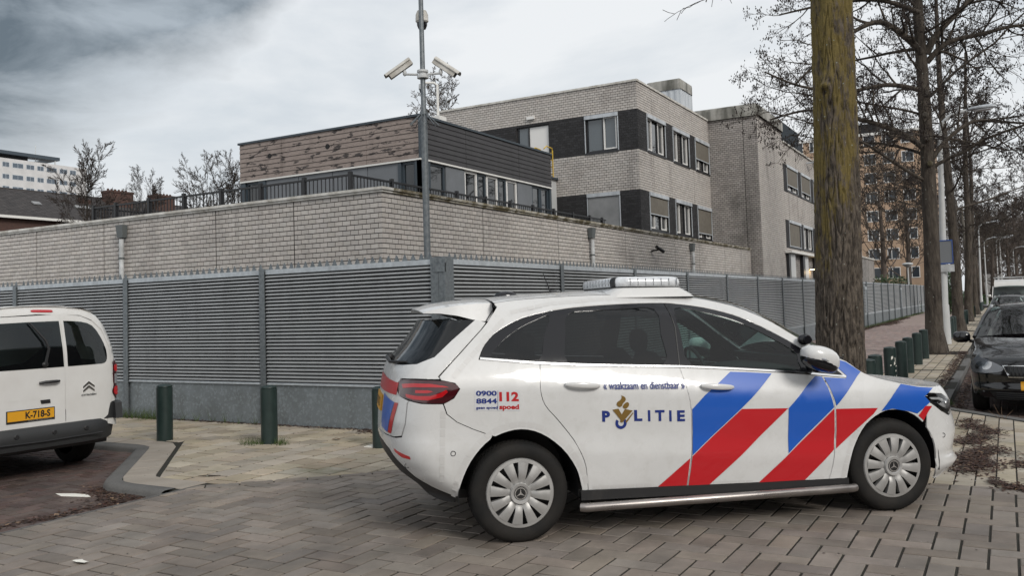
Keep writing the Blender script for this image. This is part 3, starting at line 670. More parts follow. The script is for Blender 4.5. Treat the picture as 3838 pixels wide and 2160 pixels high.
def band(ax, fix, items):
    P = (lambda t, d, z: (fix+d, t, z)) if ax == 'L' else (lambda t, d, z: (t, fix+d, z))
    for kind, a, c in items:
        q = MB(); p0 = P(a+.005, .03 if kind == 'p' else .05, 3.5); p1 = P(c-.005, .1, ZA-.045)
        if kind == 'p': q.box(tuple(map(min, p0, p1)), tuple(map(max, p0, p1))); q.build('wall_panel', 'panel_grey', pav)
        elif kind == 'f': q.box(tuple(map(min, P(a, 0, 3.5), P(c, .12, ZA-.045))), tuple(map(max, P(a, 0, 3.5), P(c, .12, ZA-.045)))); q.build('pillar', 'frame_blue', pav)
        else:
            win(pav, ax, fix-.02, a, c, 3.55, ZA-.05, sashes=1, frame='frame_blue' if kind == 'd' else 'white_paint', white=False, sill=False, box=False, gl='window_dark')
band('L', X0, [('f', 13.5, 13.69), ('d', 13.69, 14.15), ('f', 14.15, 14.25), ('p', 14.25, 15.32), ('p', 15.33, 16.6), ('p', 16.61, 17.9), ('p', 17.91, 19.2), ('f', 19.2, 19.5), ('d', 19.5, 20.04), ('f', 20.04, 20.25)])
band('R', Y0, [('f', 19.08, 19.55), ('d', 19.56, 20.32), ('p', 20.34, 21.33), ('w', 21.35, 22.05), ('d', 22.06, 22.55), ('w', 22.6, 23.26), ('d', 23.27, 23.78), ('w', 23.81, 24.48), ('p', 24.49, 25.47), ('d', 25.5, 26.1), ('d', 26.13, 26.7), ('f', 26.72, 26.85)])
for t, z in ((16.72, 6.31), (18.99, 6.29)): q = MB(); q.lathe([(.0, -.03), (.075, -.03), (.075, 0), (.055, .0)], (X0, t, z), 'x', 16); q.build('vent_hole', 'fence_back', pav)
lk_ = thing('link_passage', 'short grey linking passage between pavilion and taller office building', 'building', (26.9, 15.9, 3.5))
q = MB(); q.box((26.9, 15.9, 3.5), (32.09, 18, 6.7)); q.build('wall', 'window_grey', lk_)
q = MB(); q.box((26.9, 15.8, 6.7), (32.09, 18, 6.78)); q.build('roof_edge', 'frame_blue', lk_)
win(lk_, 'R', 15.83, 29.2, 31.7, 3.6, 5.6, sashes=2, white=True, sill=False, box=False, gl='window_dark', wh=(0,))
ld = thing('roof_ladder', 'yellow safety ladder hooked over the pavilion roof end', 'ladder', (26.92, 13.5, 6.0))
q = MB(); 
for y in (13.46, 13.9): q.tube([(26.95, y, 6.0), (26.95, y, 6.92), (26.9, y, 7.0), (26.5, y, 7.02), (26.3, y, 6.9)], .022, 8)
for z in (6.1, 6.35, 6.6, 6.85): q.tube([(26.95, 13.46, z), (26.95, 13.9, z)], .016, 6)
q.build('rails', 'yellow_paint', ld)
# ---------------------------------------------------------------- three storey office building
off_ = thing('office_building', 'three storey pale brick office building with dark brick window bands', 'building', (32.1, 12.25, 0))
bw = BrickWall(off_)
bandm = lambda z: 'brick_dark' if (7.6 < z < 9.2 or 4.4 < z < 6.0) else 'brick_light'
WL = [(13.1, 14.5, 7.64, 9.12), (16.15, 17.7, 7.8, 9.14), (13.13, 14.5, 4.5, 5.94)]
WR = [(33.12, 35.25, 7.64, 9.12), (36.28, 38.45, 7.62, 9.1), (39.42, 41.55, 7.64, 9.12), (33.12, 35.28, 4.44, 5.93), (36.28, 38.42, 4.44, 5.93), (39.4, 41.53, 4.42, 5.93)]
bw.face('L', 32.1, 12.25, 21.6, 3.4, 10.3, WL, (), bandm)
bw.face('R', 12.25, 32.1, 41.6, 3.4, 10.3, WR, (33.75, 35.9, 39.05), bandm, shift=1)
bw.finish(lambda p: 5.2)
win(off_, 'L', 32.1, *WL[0], mid=.48, wh=(0,)); win(off_, 'L', 32.1, *WL[1], sashes=2, mid=.66, white=False, box=False); win(off_, 'L', 32.1, *WL[2], blind=.97, bm='blind_grey'); q = MB(); q.box((32.205, 16.24, 7.92), (32.212, 17.12, 9.06)); q.build('window_screen', 'white_paint', off_)
for k_, (w_, bl) in enumerate(zip(WR, (0, 0, .58, .5, 0, .78))): win(off_, 'R', 12.25, *w_, sashes=3, wh=(0, 2), blind=bl, gl='window_dark')
q = MB(); q.box((32.05, 12.2, 10.3), (32.4, 21.65, 10.38)); q.box((32.401, 12.2, 10.3), (41.6, 12.55, 10.38)); q.build('coping', 'coping', off_)
q = MB(); q.box((32.4, 12.55, 9.9), (43, 21.6, 10.1)); q.box((32.1+.013, 21.5, 3), (41, 21.6, 10.3)); q.build('flat_roof', 'roof_felt', off_)
q = MB(); q.box((32.0, 16.8, 9.38), (32.1, 17.15, 9.5)); q.build('wall_light', 'white_paint', off_)
vb = thing('roof_vent_housing', 'white corrugated vent housing with weathered rounded cap on the office roof', 'vent', (38, 12.4, 10.1))
def roundbox(mb, x0, x1, y0, y1, z0, z1, rr=.12):
    pts = []
    for cx, cy, a0 in ((x1-rr, y1-rr, 0), (x0+rr, y1-rr, 90), (x0+rr, y0+rr, 180), (x1-rr, y0+rr, 270)):
        for i in range(4): a = R(a0+30*i); pts.append((cx+rr*math.cos(a), cy+rr*math.sin(a)))
    n = len(pts); ins = lambda p, d: (min(max(p[0], x0+d), x1-d), min(max(p[1], y0+d), y1-d))
    lv = [([p for p in pts], z0), (pts, z1-rr), ([ins(p, rr*.3) for p in pts], z1-rr*.3), ([ins(p, rr) for p in pts], z1)]
    vs = [(p[0], p[1], z) for L_, z in lv for p in L_]
    mb.add(vs, [(k*n+i, k*n+(i+1) % n, (k+1)*n+(i+1) % n, (k+1)*n+i) for k in range(3) for i in range(n)]+[tuple(range(3*n, 4*n))])
q = MB(); roundbox(q, 37.95, 39.75, 12.35, 14.0, 11.23, 11.73); q.build('cap', 'concrete_cap', vb, smooth=35)
q = MB(); x = 38.0; pts = []
def corr(a, c, fixed, ax):
    n = int((c-a)/.075); out = []
    for i in range(n+1): t = a+(c-a)*i/n; d = -.02 if (i//2) % 2 else 0; out.append((t, fixed+d) if ax == 'x' else (fixed+d, t))
    return out
pf_ = corr(38.0, 39.7, 12.4, 'x'); q.add([(*p, z) for p in pf_ for z in (10.1, 11.24)], [(2*i, 2*i+2, 2*i+3, 2*i+1) for i in range(len(pf_)-1)])
pf_ = corr(12.4, 13.9, 38.0, 'y'); q.add([(*p, z) for p in pf_ for z in (10.1, 11.24)], [(2*i+2, 2*i, 2*i+1, 2*i+3) for i in range(len(pf_)-1)])
q.box((38.02, 12.42, 10.1), (39.7, 13.9, 11.23)); q.build('housing', 'steel_white', vb)
# stair block with concrete cap, further right
sb = thing('stair_block', 'taller pale brick block with stained concrete cap right of the office windows', 'building', (41.6, 9.88, 0))
bw = BrickWall(sb); gm = lambda z: 'brick_grey_shade'
bw.face('L', 41.6, 9.88, 13.6, 1.6, 10.3, (), (10.55,), gm)  # side face kept darker by colour: the brick tone carries its shade
band3 = lambda z: 'brick_light'
WT = [(47.72, 50.42, 7.3, 8.66), (51.45, 54.1, 7.28, 8.66), (55.05, 57.8, 7.28, 8.66), (47.72, 50.7, 4.26, 5.66), (51.5, 54.1, 4.26, 5.64), (55.2, 57.8, 4.26, 5.62)]
PIL = [(46.9, 47.7), (50.42, 51.45), (54.1, 55.05), (57.8, 58.6)]
holes = WT+[(a, c, 4.2, 5.7) for a, c in PIL]+[(a, c, 7.2, 8.7) for a, c in PIL]+[(46.9, 58.6, 1.8, 3.9)]
bw.face('R', 9.88, 41.6, 46.85, 1.6, 10.3, (), (), band3, shift=1)
bw.face('R', 9.88, 46.86, 64, 1.7, 9.8, holes, (47.9, 50.3, 51.6, 54.2, 57), band3)
for a, c in PIL:
    for z0, z1 in ((4.2, 5.7), (7.2, 8.7)): bw.face('R', 9.868, a, c, z0, z1, (), (), lambda z: 'brick_dark')
bw.face('R', 9.9, 48.3, 50.2, 1.8, 3.9, (), (), gm); bw.face('R', 9.9, 51.8, 53.9, 1.8, 3.9, (), (), gm); bw.face('R', 9.9, 55.2, 57.9, 1.8, 3.9, (), (), gm)
bw.finish(lambda p: 2.8)
for k_, (w_, bl) in enumerate(zip(WT, (.72, .72, .72, .93, 0, .6))): win(sb, 'R', 9.88, *w_, sashes=3, wh=(0, 2), blind=bl, gl='window_dark')
q = MB(); roundbox(q, 41.5, 46.9, 9.76, 15, 10.3, 10.92, .2); q.build('cap', 'concrete_cap', sb, smooth=35)
q = MB(); q.box((46.9, 9.8, 9.8), (64, 10.2, 9.88)); q.build('coping', 'coping', sb)
q = MB(); q.box((46.86, 10.2, 9.5), (64, 22, 9.7)); q.build('flat_roof', 'roof_felt', sb)
q = MB(); q.box((46.4, 9.5, 3.9), (58.8, 9.86, 4.02)); q.build('canopy', 'white_trim', sb)
for x0, x1, mt in ((46.6, 47.0, 'frame_black'), (47.05, 48.2, 'window_grey'), (50.25, 50.75, 'frame_black'), (50.8, 51.7, 'window_grey'), (53.95, 54.4, 'frame_black'), (54.5, 55.2, 'window_grey')):
    q = MB(); q.box((x0, 9.72, 1.5), (x1, 9.86, 3.9)); q.build('door_leaf' if mt == 'frame_black' else 'wall_panel', mt, sb)
wl = thing('wall_lamp', 'lit lamp under the canopy throwing warm light on the brick', 'lamp', (52.9, 9.8, 3.2))
q = MB(); q.box((52.6, 9.62, 3.18), (53.2, 9.86, 3.24)); q.build('housing', 'frame_black', wl)
q = MB(); q.box((52.65, 9.66, 3.15), (53.15, 9.84, 3.178)); q.build('bulb', 'warm_lamp', wl)
lp = bpy.data.lights.new('lamp_light', 'POINT'); lp.energy = 7; lp.color = (1, .72, .4); lp.shadow_soft_size = .1
lo = bpy.data.objects.new('lamp_light', lp); C.objects.link(lo); lo.location = (52.9, 9.5, 3.0)
db = thing('roof_plant_box', 'dark louvred plant housing on the roof behind the concrete cap', 'plant housing', (47, 10.3, 9.7))
q = MB(); q.box((46.95, 10.3, 9.7), (53.6, 14, 11.35)); q.build('housing', 'cladding_dark', db)
q = MB()
for i in range(26): x = 47.0+i*.25; q.box((x, 10.26, 9.75), (x+.06, 10.299, 11.3))
q.build('rib_field', 'frame_blue', db, kind='stuff')
sc = thing('wall_camera', 'white camera on a bracket below the coping of the stair block', 'camera', (53.6, 9.8, 9.5))
q = MB(); q.tube([(53.3, 9.88, 9.5), (53.3, 9.4, 9.5)], .04, 8); q.build('arm', 'steel_white', sc)
q = MB(); q.obox((53.5, 9.3, 9.65), (.3, -.05, -.05), (.02, .09, 0), (.01, 0, .09)); q.build('housing', 'white_paint', sc)
an = thing('brick_annex', 'small pale brick annex behind the far fence beyond the big tree', 'building', (64, 9.88, 0))
q = MB(); q.box((64.1, 9.9, 0), (82, 18, 4.5)); q.build('wall', 'mortar_brown', an)
bw = BrickWall(an); bw.face('R', 9.88, 71, 82, 1.8, 4.6, (), (77.5,), gm); bw.finish(lambda p: 1e9)
q = MB(); q.box((70.9, 9.8, 4.6), (82.1, 10.4, 4.72)); q.build('coping', 'coping', an)
# ================================================================ vehicle kit
def arctab(a, b, p, n=120):
    xs, ys = [], []
    for i in range(n+1):
        t = math.pi/2*i/n; xs.append(a*math.sin(t)**(2/p)); ys.append(b*math.cos(t)**(2/p) if i < n else 0.)
    L = [0.]
    for i in range(n): L.append(L[-1]+math.hypot(xs[i+1]-xs[i], ys[i+1]-ys[i]))
    return [l/L[-1] for l in L], [x/a for x in xs], [y/b for y in ys]
def itq(u, tb, k):
    xs = tb[0]; lo, hi = 0, len(xs)-1
    while hi-lo > 1:
        m_ = (lo+hi)//2
        if xs[m_] <= u: lo = m_
        else: hi = m_
    t = (u-xs[lo])/max(xs[hi]-xs[lo], 1e-9); return tb[k][lo]+(tb[k][hi]-tb[k][lo])*min(max(t, 0), 1)
def smooth_tab(xs, ys, n=90):      # fine resampling of a table with rounded corners
    lo, hi = xs[0], xs[-1]; g = [lo+(hi-lo)*i/n for i in range(n+1)]; w = (hi-lo)/n*1.6
    v = [sum(itp(x+d*w, xs, ys)*k for d, k in ((-1, .25), (0, .5), (1, .25))) for x in g]; return g, v
class Shell:
    def __init__(s, W, xr, xf, Lr, Lf, pr, pf, Q, zsh=lambda x: 0., bow=.018, mid=1.3, half=1.9):
        s.Wz, s.xr, s.xf = smooth_tab(*W), smooth_tab(*xr), smooth_tab(*xf); s.Lr, s.Lf, s.pr, s.pf, s.Q, s.zsh, s.bow, s.mid, s.half = Lr, Lf, pr, pf, Q, zsh, bow, mid, half
        s.tr = arctab(Lr, .88, pr); s.tf = arctab(Lf, .88, pf)
    def fast(s, T, x):
        g, v = T; n = len(g)-1; t = (x-g[0])/(g[-1]-g[0])*n
        if t <= 0: return v[0]
        if t >= n: return v[-1]
        i = int(t); return v[i]+(v[i+1]-v[i])*(t-i)
    def W(s, x, z): return s.fast(s.Wz, z-s.zsh(x))*(1-s.bow*((x-s.mid)/s.half)**2)
    def __call__(s, q, z):
        xf = s.fast(s.xf, z)-s.Lf; xr = s.fast(s.xr, z)+s.Lr
        if q > xf: u_ = min((q-xf)/s.Q, 1.); return Vector((xf+s.Lf*itq(u_, s.tf, 1), -s.W(xf, z)*itq(u_, s.tf, 2), z))
        if q < xr: u_ = min((xr-q)/s.Q, 1.); return Vector((xr-s.Lr*itq(u_, s.tr, 1), -s.W(xr, z)*itq(u_, s.tr, 2), z))
        return Vector((q, -s.W(q, z), z))
    def face(s, front):      # (y, z) -> point on the nose or the tail
        def fn(y, z):
            xe = s.fast(s.xf if front else s.xr, z); L = s.Lf if front else s.Lr; p = s.pf if front else s.pr; x0 = xe-L if front else xe+L
            w = s.W(x0, z); k = max(0, 1-min(abs(y)/w, .9995)**p)**(1/p); return Vector((x0+L*k if front else x0-L*k, y, z))
        return fn
def pin(x, y, P):
    c = False; n = len(P); j = n-1
    for i in range(n):
        if (P[i][1] > y) != (P[j][1] > y) and x < (P[j][0]-P[i][0])*(y-P[i][1])/(P[j][1]-P[i][1])+P[i][0]: c = not c
        j = i
    return c
def resamp(P, step, closed=True):
    out = []; n = len(P)
    for i in range(n if closed else n-1):
        a, b_ = P[i], P[(i+1) % n]; k = max(1, round(math.hypot(b_[0]-a[0], b_[1]-a[1])/step))
        for j in range(k): out.append((a[0]+(b_[0]-a[0])*j/k, a[1]+(b_[1]-a[1])*j/k))
    if not closed: out.append(P[-1])
    return out
def inset(P, d):
    n = len(P); A_ = sum(P[i][0]*P[(i+1) % n][1]-P[(i+1) % n][0]*P[i][1] for i in range(n)); sg = 1 if A_ > 0 else -1; out = []
    for i in range(n):
        a, b_, c = Vector(P[i-1]), Vector(P[i]), Vector(P[(i+1) % n]); u_, v_ = (b_-a), (c-b_)
        if u_.length < 1e-6 or v_.length < 1e-6: out.append(P[i]); continue
        u_.normalize(); v_.normalize(); n1_ = Vector((-u_.y, u_.x)); n2_ = Vector((-v_.y, v_.x)); m_ = n1_+n2_
        if m_.length < .3: m_ = n1_*1.
        m_ = m_.normalized()*(1/max(.5, m_.normalized().dot(n1_))); q = b_+m_*d*sg; out.append((q.x, q.y))
    return out
def spl(P, k=5, closed=False):      # Catmull-Rom through points
    out = []; n = len(P); rng = range(n if closed else n-1)
    for i in rng:
        p0, p1, p2, p3 = (P[(i-1) % n], P[i], P[(i+1) % n], P[(i+2) % n]) if closed else (P[max(i-1, 0)], P[i], P[i+1], P[min(i+2, n-1)])
        for j in range(k):
            t = j/k; out.append(tuple(.5*((2*p1[a])+(-p0[a]+p2[a])*t+(2*p0[a]-5*p1[a]+4*p2[a]-p3[a])*t*t+(-p0[a]+3*p1[a]-3*p2[a]+p3[a])*t**3) for a in range(len(p1))))
    if not closed: out.append(P[-1])
    return out
def patch(name, poly, fn, mt, parent, step=.05, off=0., edge=.012, both=True, gap=.0025, holes=(), only=None):
    """a panel: polygon in the surface's own coordinates, laid on the surface with its true curvature and a turned-in rim"""
    if gap: poly = inset(poly, gap)
    B_ = resamp(poly, step); pts = list(B_); n = len(B_); edges = [(i, (i+1) % n) for i in range(n)]
    for h in holes:
        hb = resamp(h, step); o = len(pts); pts += hb; edges += [(o+i, o+(i+1) % len(hb)) for i in range(len(hb))]
    x0, x1 = min(p[0] for p in B_), max(p[0] for p in B_); y0, y1 = min(p[1] for p in B_), max(p[1] for p in B_)
    bd = {}
    for p in pts: bd.setdefault((int(p[0]//step), int(p[1]//step)), []).append(p)
    y = y0+step/2; r_ = 0
    while y < y1:
        x = x0+step/2+(step/2 if r_ % 2 else 0)
        while x < x1:
            if pin(x, y, B_) and not any(pin(x, y, h) for h in holes):
                cx, cy = int(x//step), int(y//step)
                if not any((q[0]-x)**2+(q[1]-y)**2 < (.45*step)**2 for i in (-1, 0, 1) for j in (-1, 0, 1) for q in bd.get((cx+i, cy+j), ())): pts.append((x, y))
            x += step
        y += step*.87; r_ += 1
    V, E_, F_, *_ = delaunay_2d_cdt([Vector(p) for p in pts], edges, [], 0, 1e-6, False)
    tris = []
    for t in F_:
        cx = sum(V[i].x for i in t)/3; cy = sum(V[i].y for i in t)/3
        if pin(cx, cy, B_) and not any(pin(cx, cy, h) for h in holes): tris.append(tuple(t))
    h = 1e-3; co_, no_ = [], []
    for v in V:
        p = fn(v.x, v.y); du = fn(v.x+h, v.y)-fn(v.x-h, v.y); dv_ = fn(v.x, v.y+h)-fn(v.x, v.y-h); nn = du.cross(dv_)
        nn = nn.normalized() if nn.length > 1e-12 else Vector((0, -1, 0)); co_.append(p); no_.append(nn)
    # orientation: outwards from the vehicle's middle
    cen = Vector((1.3, 0, .8)); sg = sum((co_[t[0]]-cen).dot(no_[t[0]]) for t in tris)
    if sg < 0: no_ = [-q for q in no_]
    co_ = [p+q*off for p, q in zip(co_, no_)]
    # triangle winding
    fc = []
    for t in tris:
        a, b_, c = (co_[i] for i in t); k = (b_-a).cross(c-a); fc.append(t if k.dot(no_[t[0]]) > 0 else t[::-1])
    used = {}
    for t in fc:
        for i in range(3):
            e_ = (t[i], t[(i+1) % 3]); 
            if (e_[1], e_[0]) in used: used.pop((e_[1], e_[0]))
            else: used[e_] = 1
    objs = []
    for side in ((1, -1) if both else (1,)):
        if only and side != only: continue
        mb = MB(); vs = [Vector((p.x, p.y*side, p.z)) for p in co_]; ns = [Vector((q.x, q.y*side, q.z)) for q in no_]
        fs = fc if side == 1 else [t[::-1] for t in fc]
        nv_ = len(vs)
        if edge:
            rim = {}; ex = []; norm2 = []
            for (a, b_) in used:
                for i in (a, b_):
                    if i not in rim: rim[i] = nv_+len(ex); ex.append(vs[i]-ns[i]*edge); norm2.append(ns[i])
            rf = [(b_, a, rim[a], rim[b_]) if side == 1 else (a, b_, rim[b_], rim[a]) for (a, b_) in used]
            mb.v = [tuple(p) for p in vs+ex]; mb.f = [list(t) for t in fs]+[list(t) for t in rf]
        else: mb.v = [tuple(p) for p in vs]; mb.f = [list(t) for t in fs]; norm2 = []
        mb.m = [0]*len(mb.f); mb.r = [0.]*len(mb.f)
        me = mb.mesh(name, mt, True); me.normals_split_custom_set_from_vertices([tuple(q) for q in ns+norm2])
        objs.append(link(name, me, parent))
    return objs
def loft(name, rows, mt, parent, closed=False, smooth=True, flip=False):
    mb = MB(); k = len(rows[0]); mb.add([p for r_ in rows for p in r_], [((i*k+j, (i+1)*k+j, (i+1)*k+(j+1) % k, i*k+(j+1) % k) if flip else (i*k+j, i*k+(j+1) % k, (i+1)*k+(j+1) % k, (i+1)*k+j)) for i in range(len(rows)-1) for j in range(k if closed else k-1)])
    if not closed:
        cen = Vector((1.3, 0, .8)); t_ = 0
        for q in mb.f:
            a, b_, c = (Vector(mb.v[i]) for i in q[:3]); t_ += (b_-a).cross(c-a).dot(a-cen)
        if t_ < 0: mb.f = [q[::-1] for q in mb.f]
    return mb.build(name, mt, parent, smooth, fix=closed)
def ellipsoid(mb, c, r_, n=14, p=1., fx=None):
    c = Vector(c); vs = []; k = n//2
    for i in range(k+1):
        a = -math.pi/2+math.pi*i/k
        for j in range(n):
            b_ = 2*math.pi*j/n; sgn = lambda q: (abs(q)**p)*(1 if q >= 0 else -1)
            v = Vector((sgn(math.cos(a))*sgn(math.cos(b_))*r_[0], sgn(math.cos(a))*sgn(math.sin(b_))*r_[1], sgn(math.sin(a))*r_[2]))
            if fx: v = fx(v)
            vs.append(c+v)
    mb.add(vs, [(i*n+j, i*n+(j+1) % n, (i+1)*n+(j+1) % n, (i+1)*n+j) for i in range(k) for j in range(n)])
def text(s, bold=.0, spacing=1.):
    cu = bpy.data.curves.new('lettering', 'FONT'); cu.body = s; cu.offset = bold; cu.space_character = spacing; cu.resolution_u = 3; cu.size = 1
    ob = bpy.data.objects.new('lettering', cu); me = bpy.data.meshes.new_from_object(ob)
    vs = [tuple(v.co[:2]) for v in me.vertices]; fs = [tuple(p.vertices) for p in me.polygons]
    bpy.data.meshes.remove(me); bpy.data.objects.remove(ob); bpy.data.curves.remove(cu); return vs, fs
def lettering(name, s, quad, fn, mt, parent, bold=.02, spacing=1., off=.004, side=1):
    """quad: (x0, z0, x1, z1, zshift) box of the words on the surface; zshift is how far the right end lies lower"""
    vs, fs = text(s, bold, spacing); xa, xb = min(v[0] for v in vs), max(v[0] for v in vs); ya, yb = min(v[1] for v in vs), max(v[1] for v in vs); x0, z0, x1, z1 = quad[:4]; sh = quad[4] if len(quad) > 4 else 0
    mb = MB(); out = []
    for x, y in vs:
        t = (x-xa)/(xb-xa); q = x0+(x1-x0)*t; z = z0+(z1-z0)*(y-ya)/(yb-ya)+sh*t; p = fn(q, z)
        h = 1e-3; nn = (fn(q+h, z)-fn(q-h, z)).cross(fn(q, z+h)-fn(q, z-h)).normalized()
        if nn.dot(p-Vector((1.3, 0, .8))) < 0: nn = -nn
        p = p+nn*off; out.append((p.x, p.y*side, p.z))
    mb.add(out, fs); return mb.build(name, mt, parent)
def wheel(parent, x, y, zc, rad, w, hub, caprad=.23, slots=12, style=0, side=-1, spin=0.):
    """tyre > rim > centre cap; the outer face looks along side*Y"""
    mb = MB(); s_ = side; k = rad
    prof = [(caprad-.01, y+s_*-.01), (caprad, y+s_*.0), (caprad+.012, y+s_*.006), (k*.80, y+s_*.014), (k*.90, y+s_*.010), (k*.955, y-s_*.004), (k*.985, y-s_*.022), (k, y-s_*.045), (k, y-s_*(w-.045)), (k*.985, y-s_*(w-.02)), (k*.9, y-s_*w), (caprad, y-s_*w)]
    mb.lathe(prof, (x, 0, zc), 'y', 56)
    ty = mb.build('wheel', 'tyre', parent, smooth=50, fix=True)
    tr = MB(); nt_ = 64      # tread blocks
    for i in range(nt_):
        a = 2*math.pi*i/nt_
        for j, (d0, d1) in enumerate(((.012, .05), (.06, .10), (.11, .15), (w-.05, w-.012))):
            a0 = a+(j % 2)*math.pi/nt_; a1 = a0+2*math.pi/nt_*.7; vs = []
            for rr in (k-.004, k+.0035):
                for d in (d0, d1):
                    for aa in (a0, a1):
                        r3 = rr-(.012 if d < .02 or d > w-.02 else 0); vs.append((x+r3*math.cos(aa), y-s_*d, zc+r3*math.sin(aa)))
            tr.add(vs, [(4, 5, 7, 6), (0, 1, 5, 4), (2, 6, 7, 3), (0, 4, 6, 2), (1, 3, 7, 5)])
    tr.build('tread', 'tyre', ty, fix=True)['kind'] = 'stuff'
    dk = MB(); dk.lathe([(0, y-s_*.05), (caprad-.005, y-s_*.05), (caprad, y-s_*.01)], (x, 0, zc), 'y', 32); dk.build('brake_disc', 'brake_dark', ty)
    rm = MB(); dome = lambda rr: y+s_*(.004+.020*(1-(rr/caprad)**2)-.018*math.exp(-((rr-.075)/.03)**2))
    P = lambda rr, a, d=0: (x+rr*math.cos(a), dome(rr)+s_*d, zc+rr*math.sin(a))
    rs = [.072*caprad/.23+.0, caprad*.40, caprad*.48, caprad*.58, caprad*.70, caprad*.82, caprad*.88]
    for i in range(slots):
        a0 = 2*math.pi*i/slots+spin; a1 = a0+2*math.pi/slots; vs = []; nn = 6
        for rr in rs:
            wv = 0 if rr < caprad*.42 else (.006+.030*(rr/caprad-.42)/.46)*(caprad/.23); hh = wv/2/rr if style == 0 else wv*1.5/2/rr
            for j in range(nn+1):
                t = j/nn; a = a0+hh+(a1-a0-2*hh)*t; vs.append(P(rr, a, .004*math.sin(math.pi*t)))
        m_ = nn+1; fs = [(q*m_+j, q*m_+j+1, (q+1)*m_+j+1, (q+1)*m_+j) for q in range(len(rs)-1) for j in range(nn)]
        rm.add(vs, fs)
        # side walls of the slots
        for e_ in (0, nn):
            col = [vs[q*m_+e_] for q in range(1, len(rs))]; low_ = [(p[0], p[1]-s_*.03, p[2]) for p in col]; n_ = len(col)
            rm.add(col+low_, [(q, q+1, q+1+n_, q+n_) for q in range(n_-1)])
    n_ = 60; ring = []
    for rr, d in ((caprad*.88, 0), (caprad*.97, .001), (caprad*1.0, -.008)):
        ring.append([P(rr, 2*math.pi*j/n_, d) for j in range(n_)])
    rm.add([p for q in ring for p in q], [(i*n_+j, i*n_+(j+1) % n_, (i+1)*n_+(j+1) % n_, (i+1)*n_+j) for i in range(2) for j in range(n_)])
    rim_ = rm.build('hubcap', hub, ty, smooth=35, fix=False)
    cc = MB(); cc.lathe([(.072*caprad/.23, dome(.06)-0*s_), (.066*caprad/.23, dome(.05)+s_*.010), (.05*caprad/.23, dome(.05)+s_*.008), (.044*caprad/.23, dome(.05)+s_*.001), (0, dome(.05)+s_*.001)], (x, 0, zc), 'y', 32); cc.build('centre_cap', hub, ty, smooth=30)
    c2 = MB(); yc = dome(.05)+s_*.0025; c2.lathe([(.043*caprad/.23, yc), (0, yc)], (x, 0, zc), 'y', 24); c2.build('badge_ground', 'ink_black', ty)
    return ty
def star_badge(parent, x, y, z, r_, side=-1):
    b = MB(); n = 28
    for i in range(n):
        a0, a1 = 2*math.pi*i/n, 2*math.pi*(i+1)/n; b.add([(x+q*math.cos(a), y, z+q*math.sin(a)) for a in (a0, a1) for q in (r_*.84, r_)], [(0, 1, 3, 2)])
    for k_ in range(3):
        a = math.pi/2+k_*2*math.pi/3; b.add([(x, y, z), (x+.16*r_*math.cos(a-1.05), y, z+.16*r_*math.sin(a-1.05)), (x+.86*r_*math.cos(a), y, z+.86*r_*math.sin(a)), (x+.16*r_*math.cos(a+1.05), y, z+.16*r_*math.sin(a+1.05))], [(0, 1, 2, 3)])
    b.build('badge', 'chrome', parent)
def arc(cx, cz, r_, a0, a1, n=14): return [(cx+r_*math.cos(R(a0+(a1-a0)*i/n)), cz+r_*math.sin(R(a0+(a1-a0)*i/n))) for i in range(n+1)]
# ================================================================ the police car
PO = Vector((5.711, 3.412, 0))
pc = thing('police_car', 'white police hatchback with blue and red diagonal stripes parked on the pavers', 'car', PO, R(-49.2), world=False)
ps = Shell(W=([.15,.30,.48,.505,.53,.62,.78,.90,.97,1.03,1.12,1.45,1.55,1.62],[.84,.868,.886,.888,.884,.877,.885,.886,.868,.842,.80,.62,.50,.42]),
  xr=([.30,.347,.434,.556,.647,.8,.986,1.136,1.19,1.27,1.4,1.5],[-.60,-.66,-.77,-.855,-.875,-.87,-.845,-.815,-.785,-.70,-.60,-.54]),
  xf=([.206,.265,.30,.357,.415,.516,.56,.66,.74,.83,.878,.95,1.1],[3.46,3.58,3.61,3.55,3.57,3.60,3.595,3.565,3.56,3.51,3.46,3.3,3.0]),
  Lr=.38, Lf=.70, pr=2.6, pf=2.5, Q=1.15, zsh=lambda x: -.085*(min(max(x, 0), 2.4)-1.3))
fc_ = lambda z: ps.fast(ps.xf, z)+.4495
rc_ = lambda z: ps.fast(ps.xr, z)-.7695
CH = spl([(-.238,1.205),(-.07,1.185),(.173,1.157),(.48,1.132),(.80,1.112),(1.165,1.091),(1.575,1.057),(2.03,1.012),(2.24,.987),(2.43,.963)], 4)
def seg(P, a, b_): return [p for p in P if a < p[0] < b_]
chz = lambda x: itp(x, [p[0] for p in CH], [p[1] for p in CH])
WT_ = spl([(-.238,1.207),(-.202,1.279),(-.138,1.351),(-.047,1.409),(.108,1.473),(.356,1.519),(.571,1.537),(.88,1.547),(1.173,1.545),(1.30,1.533),(1.484,1.503),(1.686,1.444),(1.825,1.376),(1.96,1.300),(2.096,1.216),(2.29,1.085)], 3)
SEAM = spl([(2.362,1.116),(2.25,1.192),(2.12,1.275),(1.94,1.399),(1.727,1.505),(1.43,1.576),(1.08,1.606),(.731,1.615),(.40,1.61),(.073,1.596),(-.088,1.579)], 3)
sill = lambda x: .305-.0246*(x-.43)
RDR = spl([(.173,1.157),(.158,1.0),(.186,.89),(.271,.786),(.376,.646),(.442,.508),(.462,.399),(.469,.304)], 3)
RDF = spl([(1.165,1.091),(1.19,.952),(1.212,.80),(1.206,.542),(1.168,.287)], 3)
FDF = spl([(2.24,.987),(2.27,.901),(2.297,.759),(2.291,.545),(2.261,.361),(2.231,.260)], 3)
ra = spl([(-.425,.314),(-.389,.405),(-.322,.545),(-.224,.656),(-.115,.715),(.021,.737),(.156,.700),(.291,.598),(.386,.458),(.419,.347),(.428,.305)], 3)
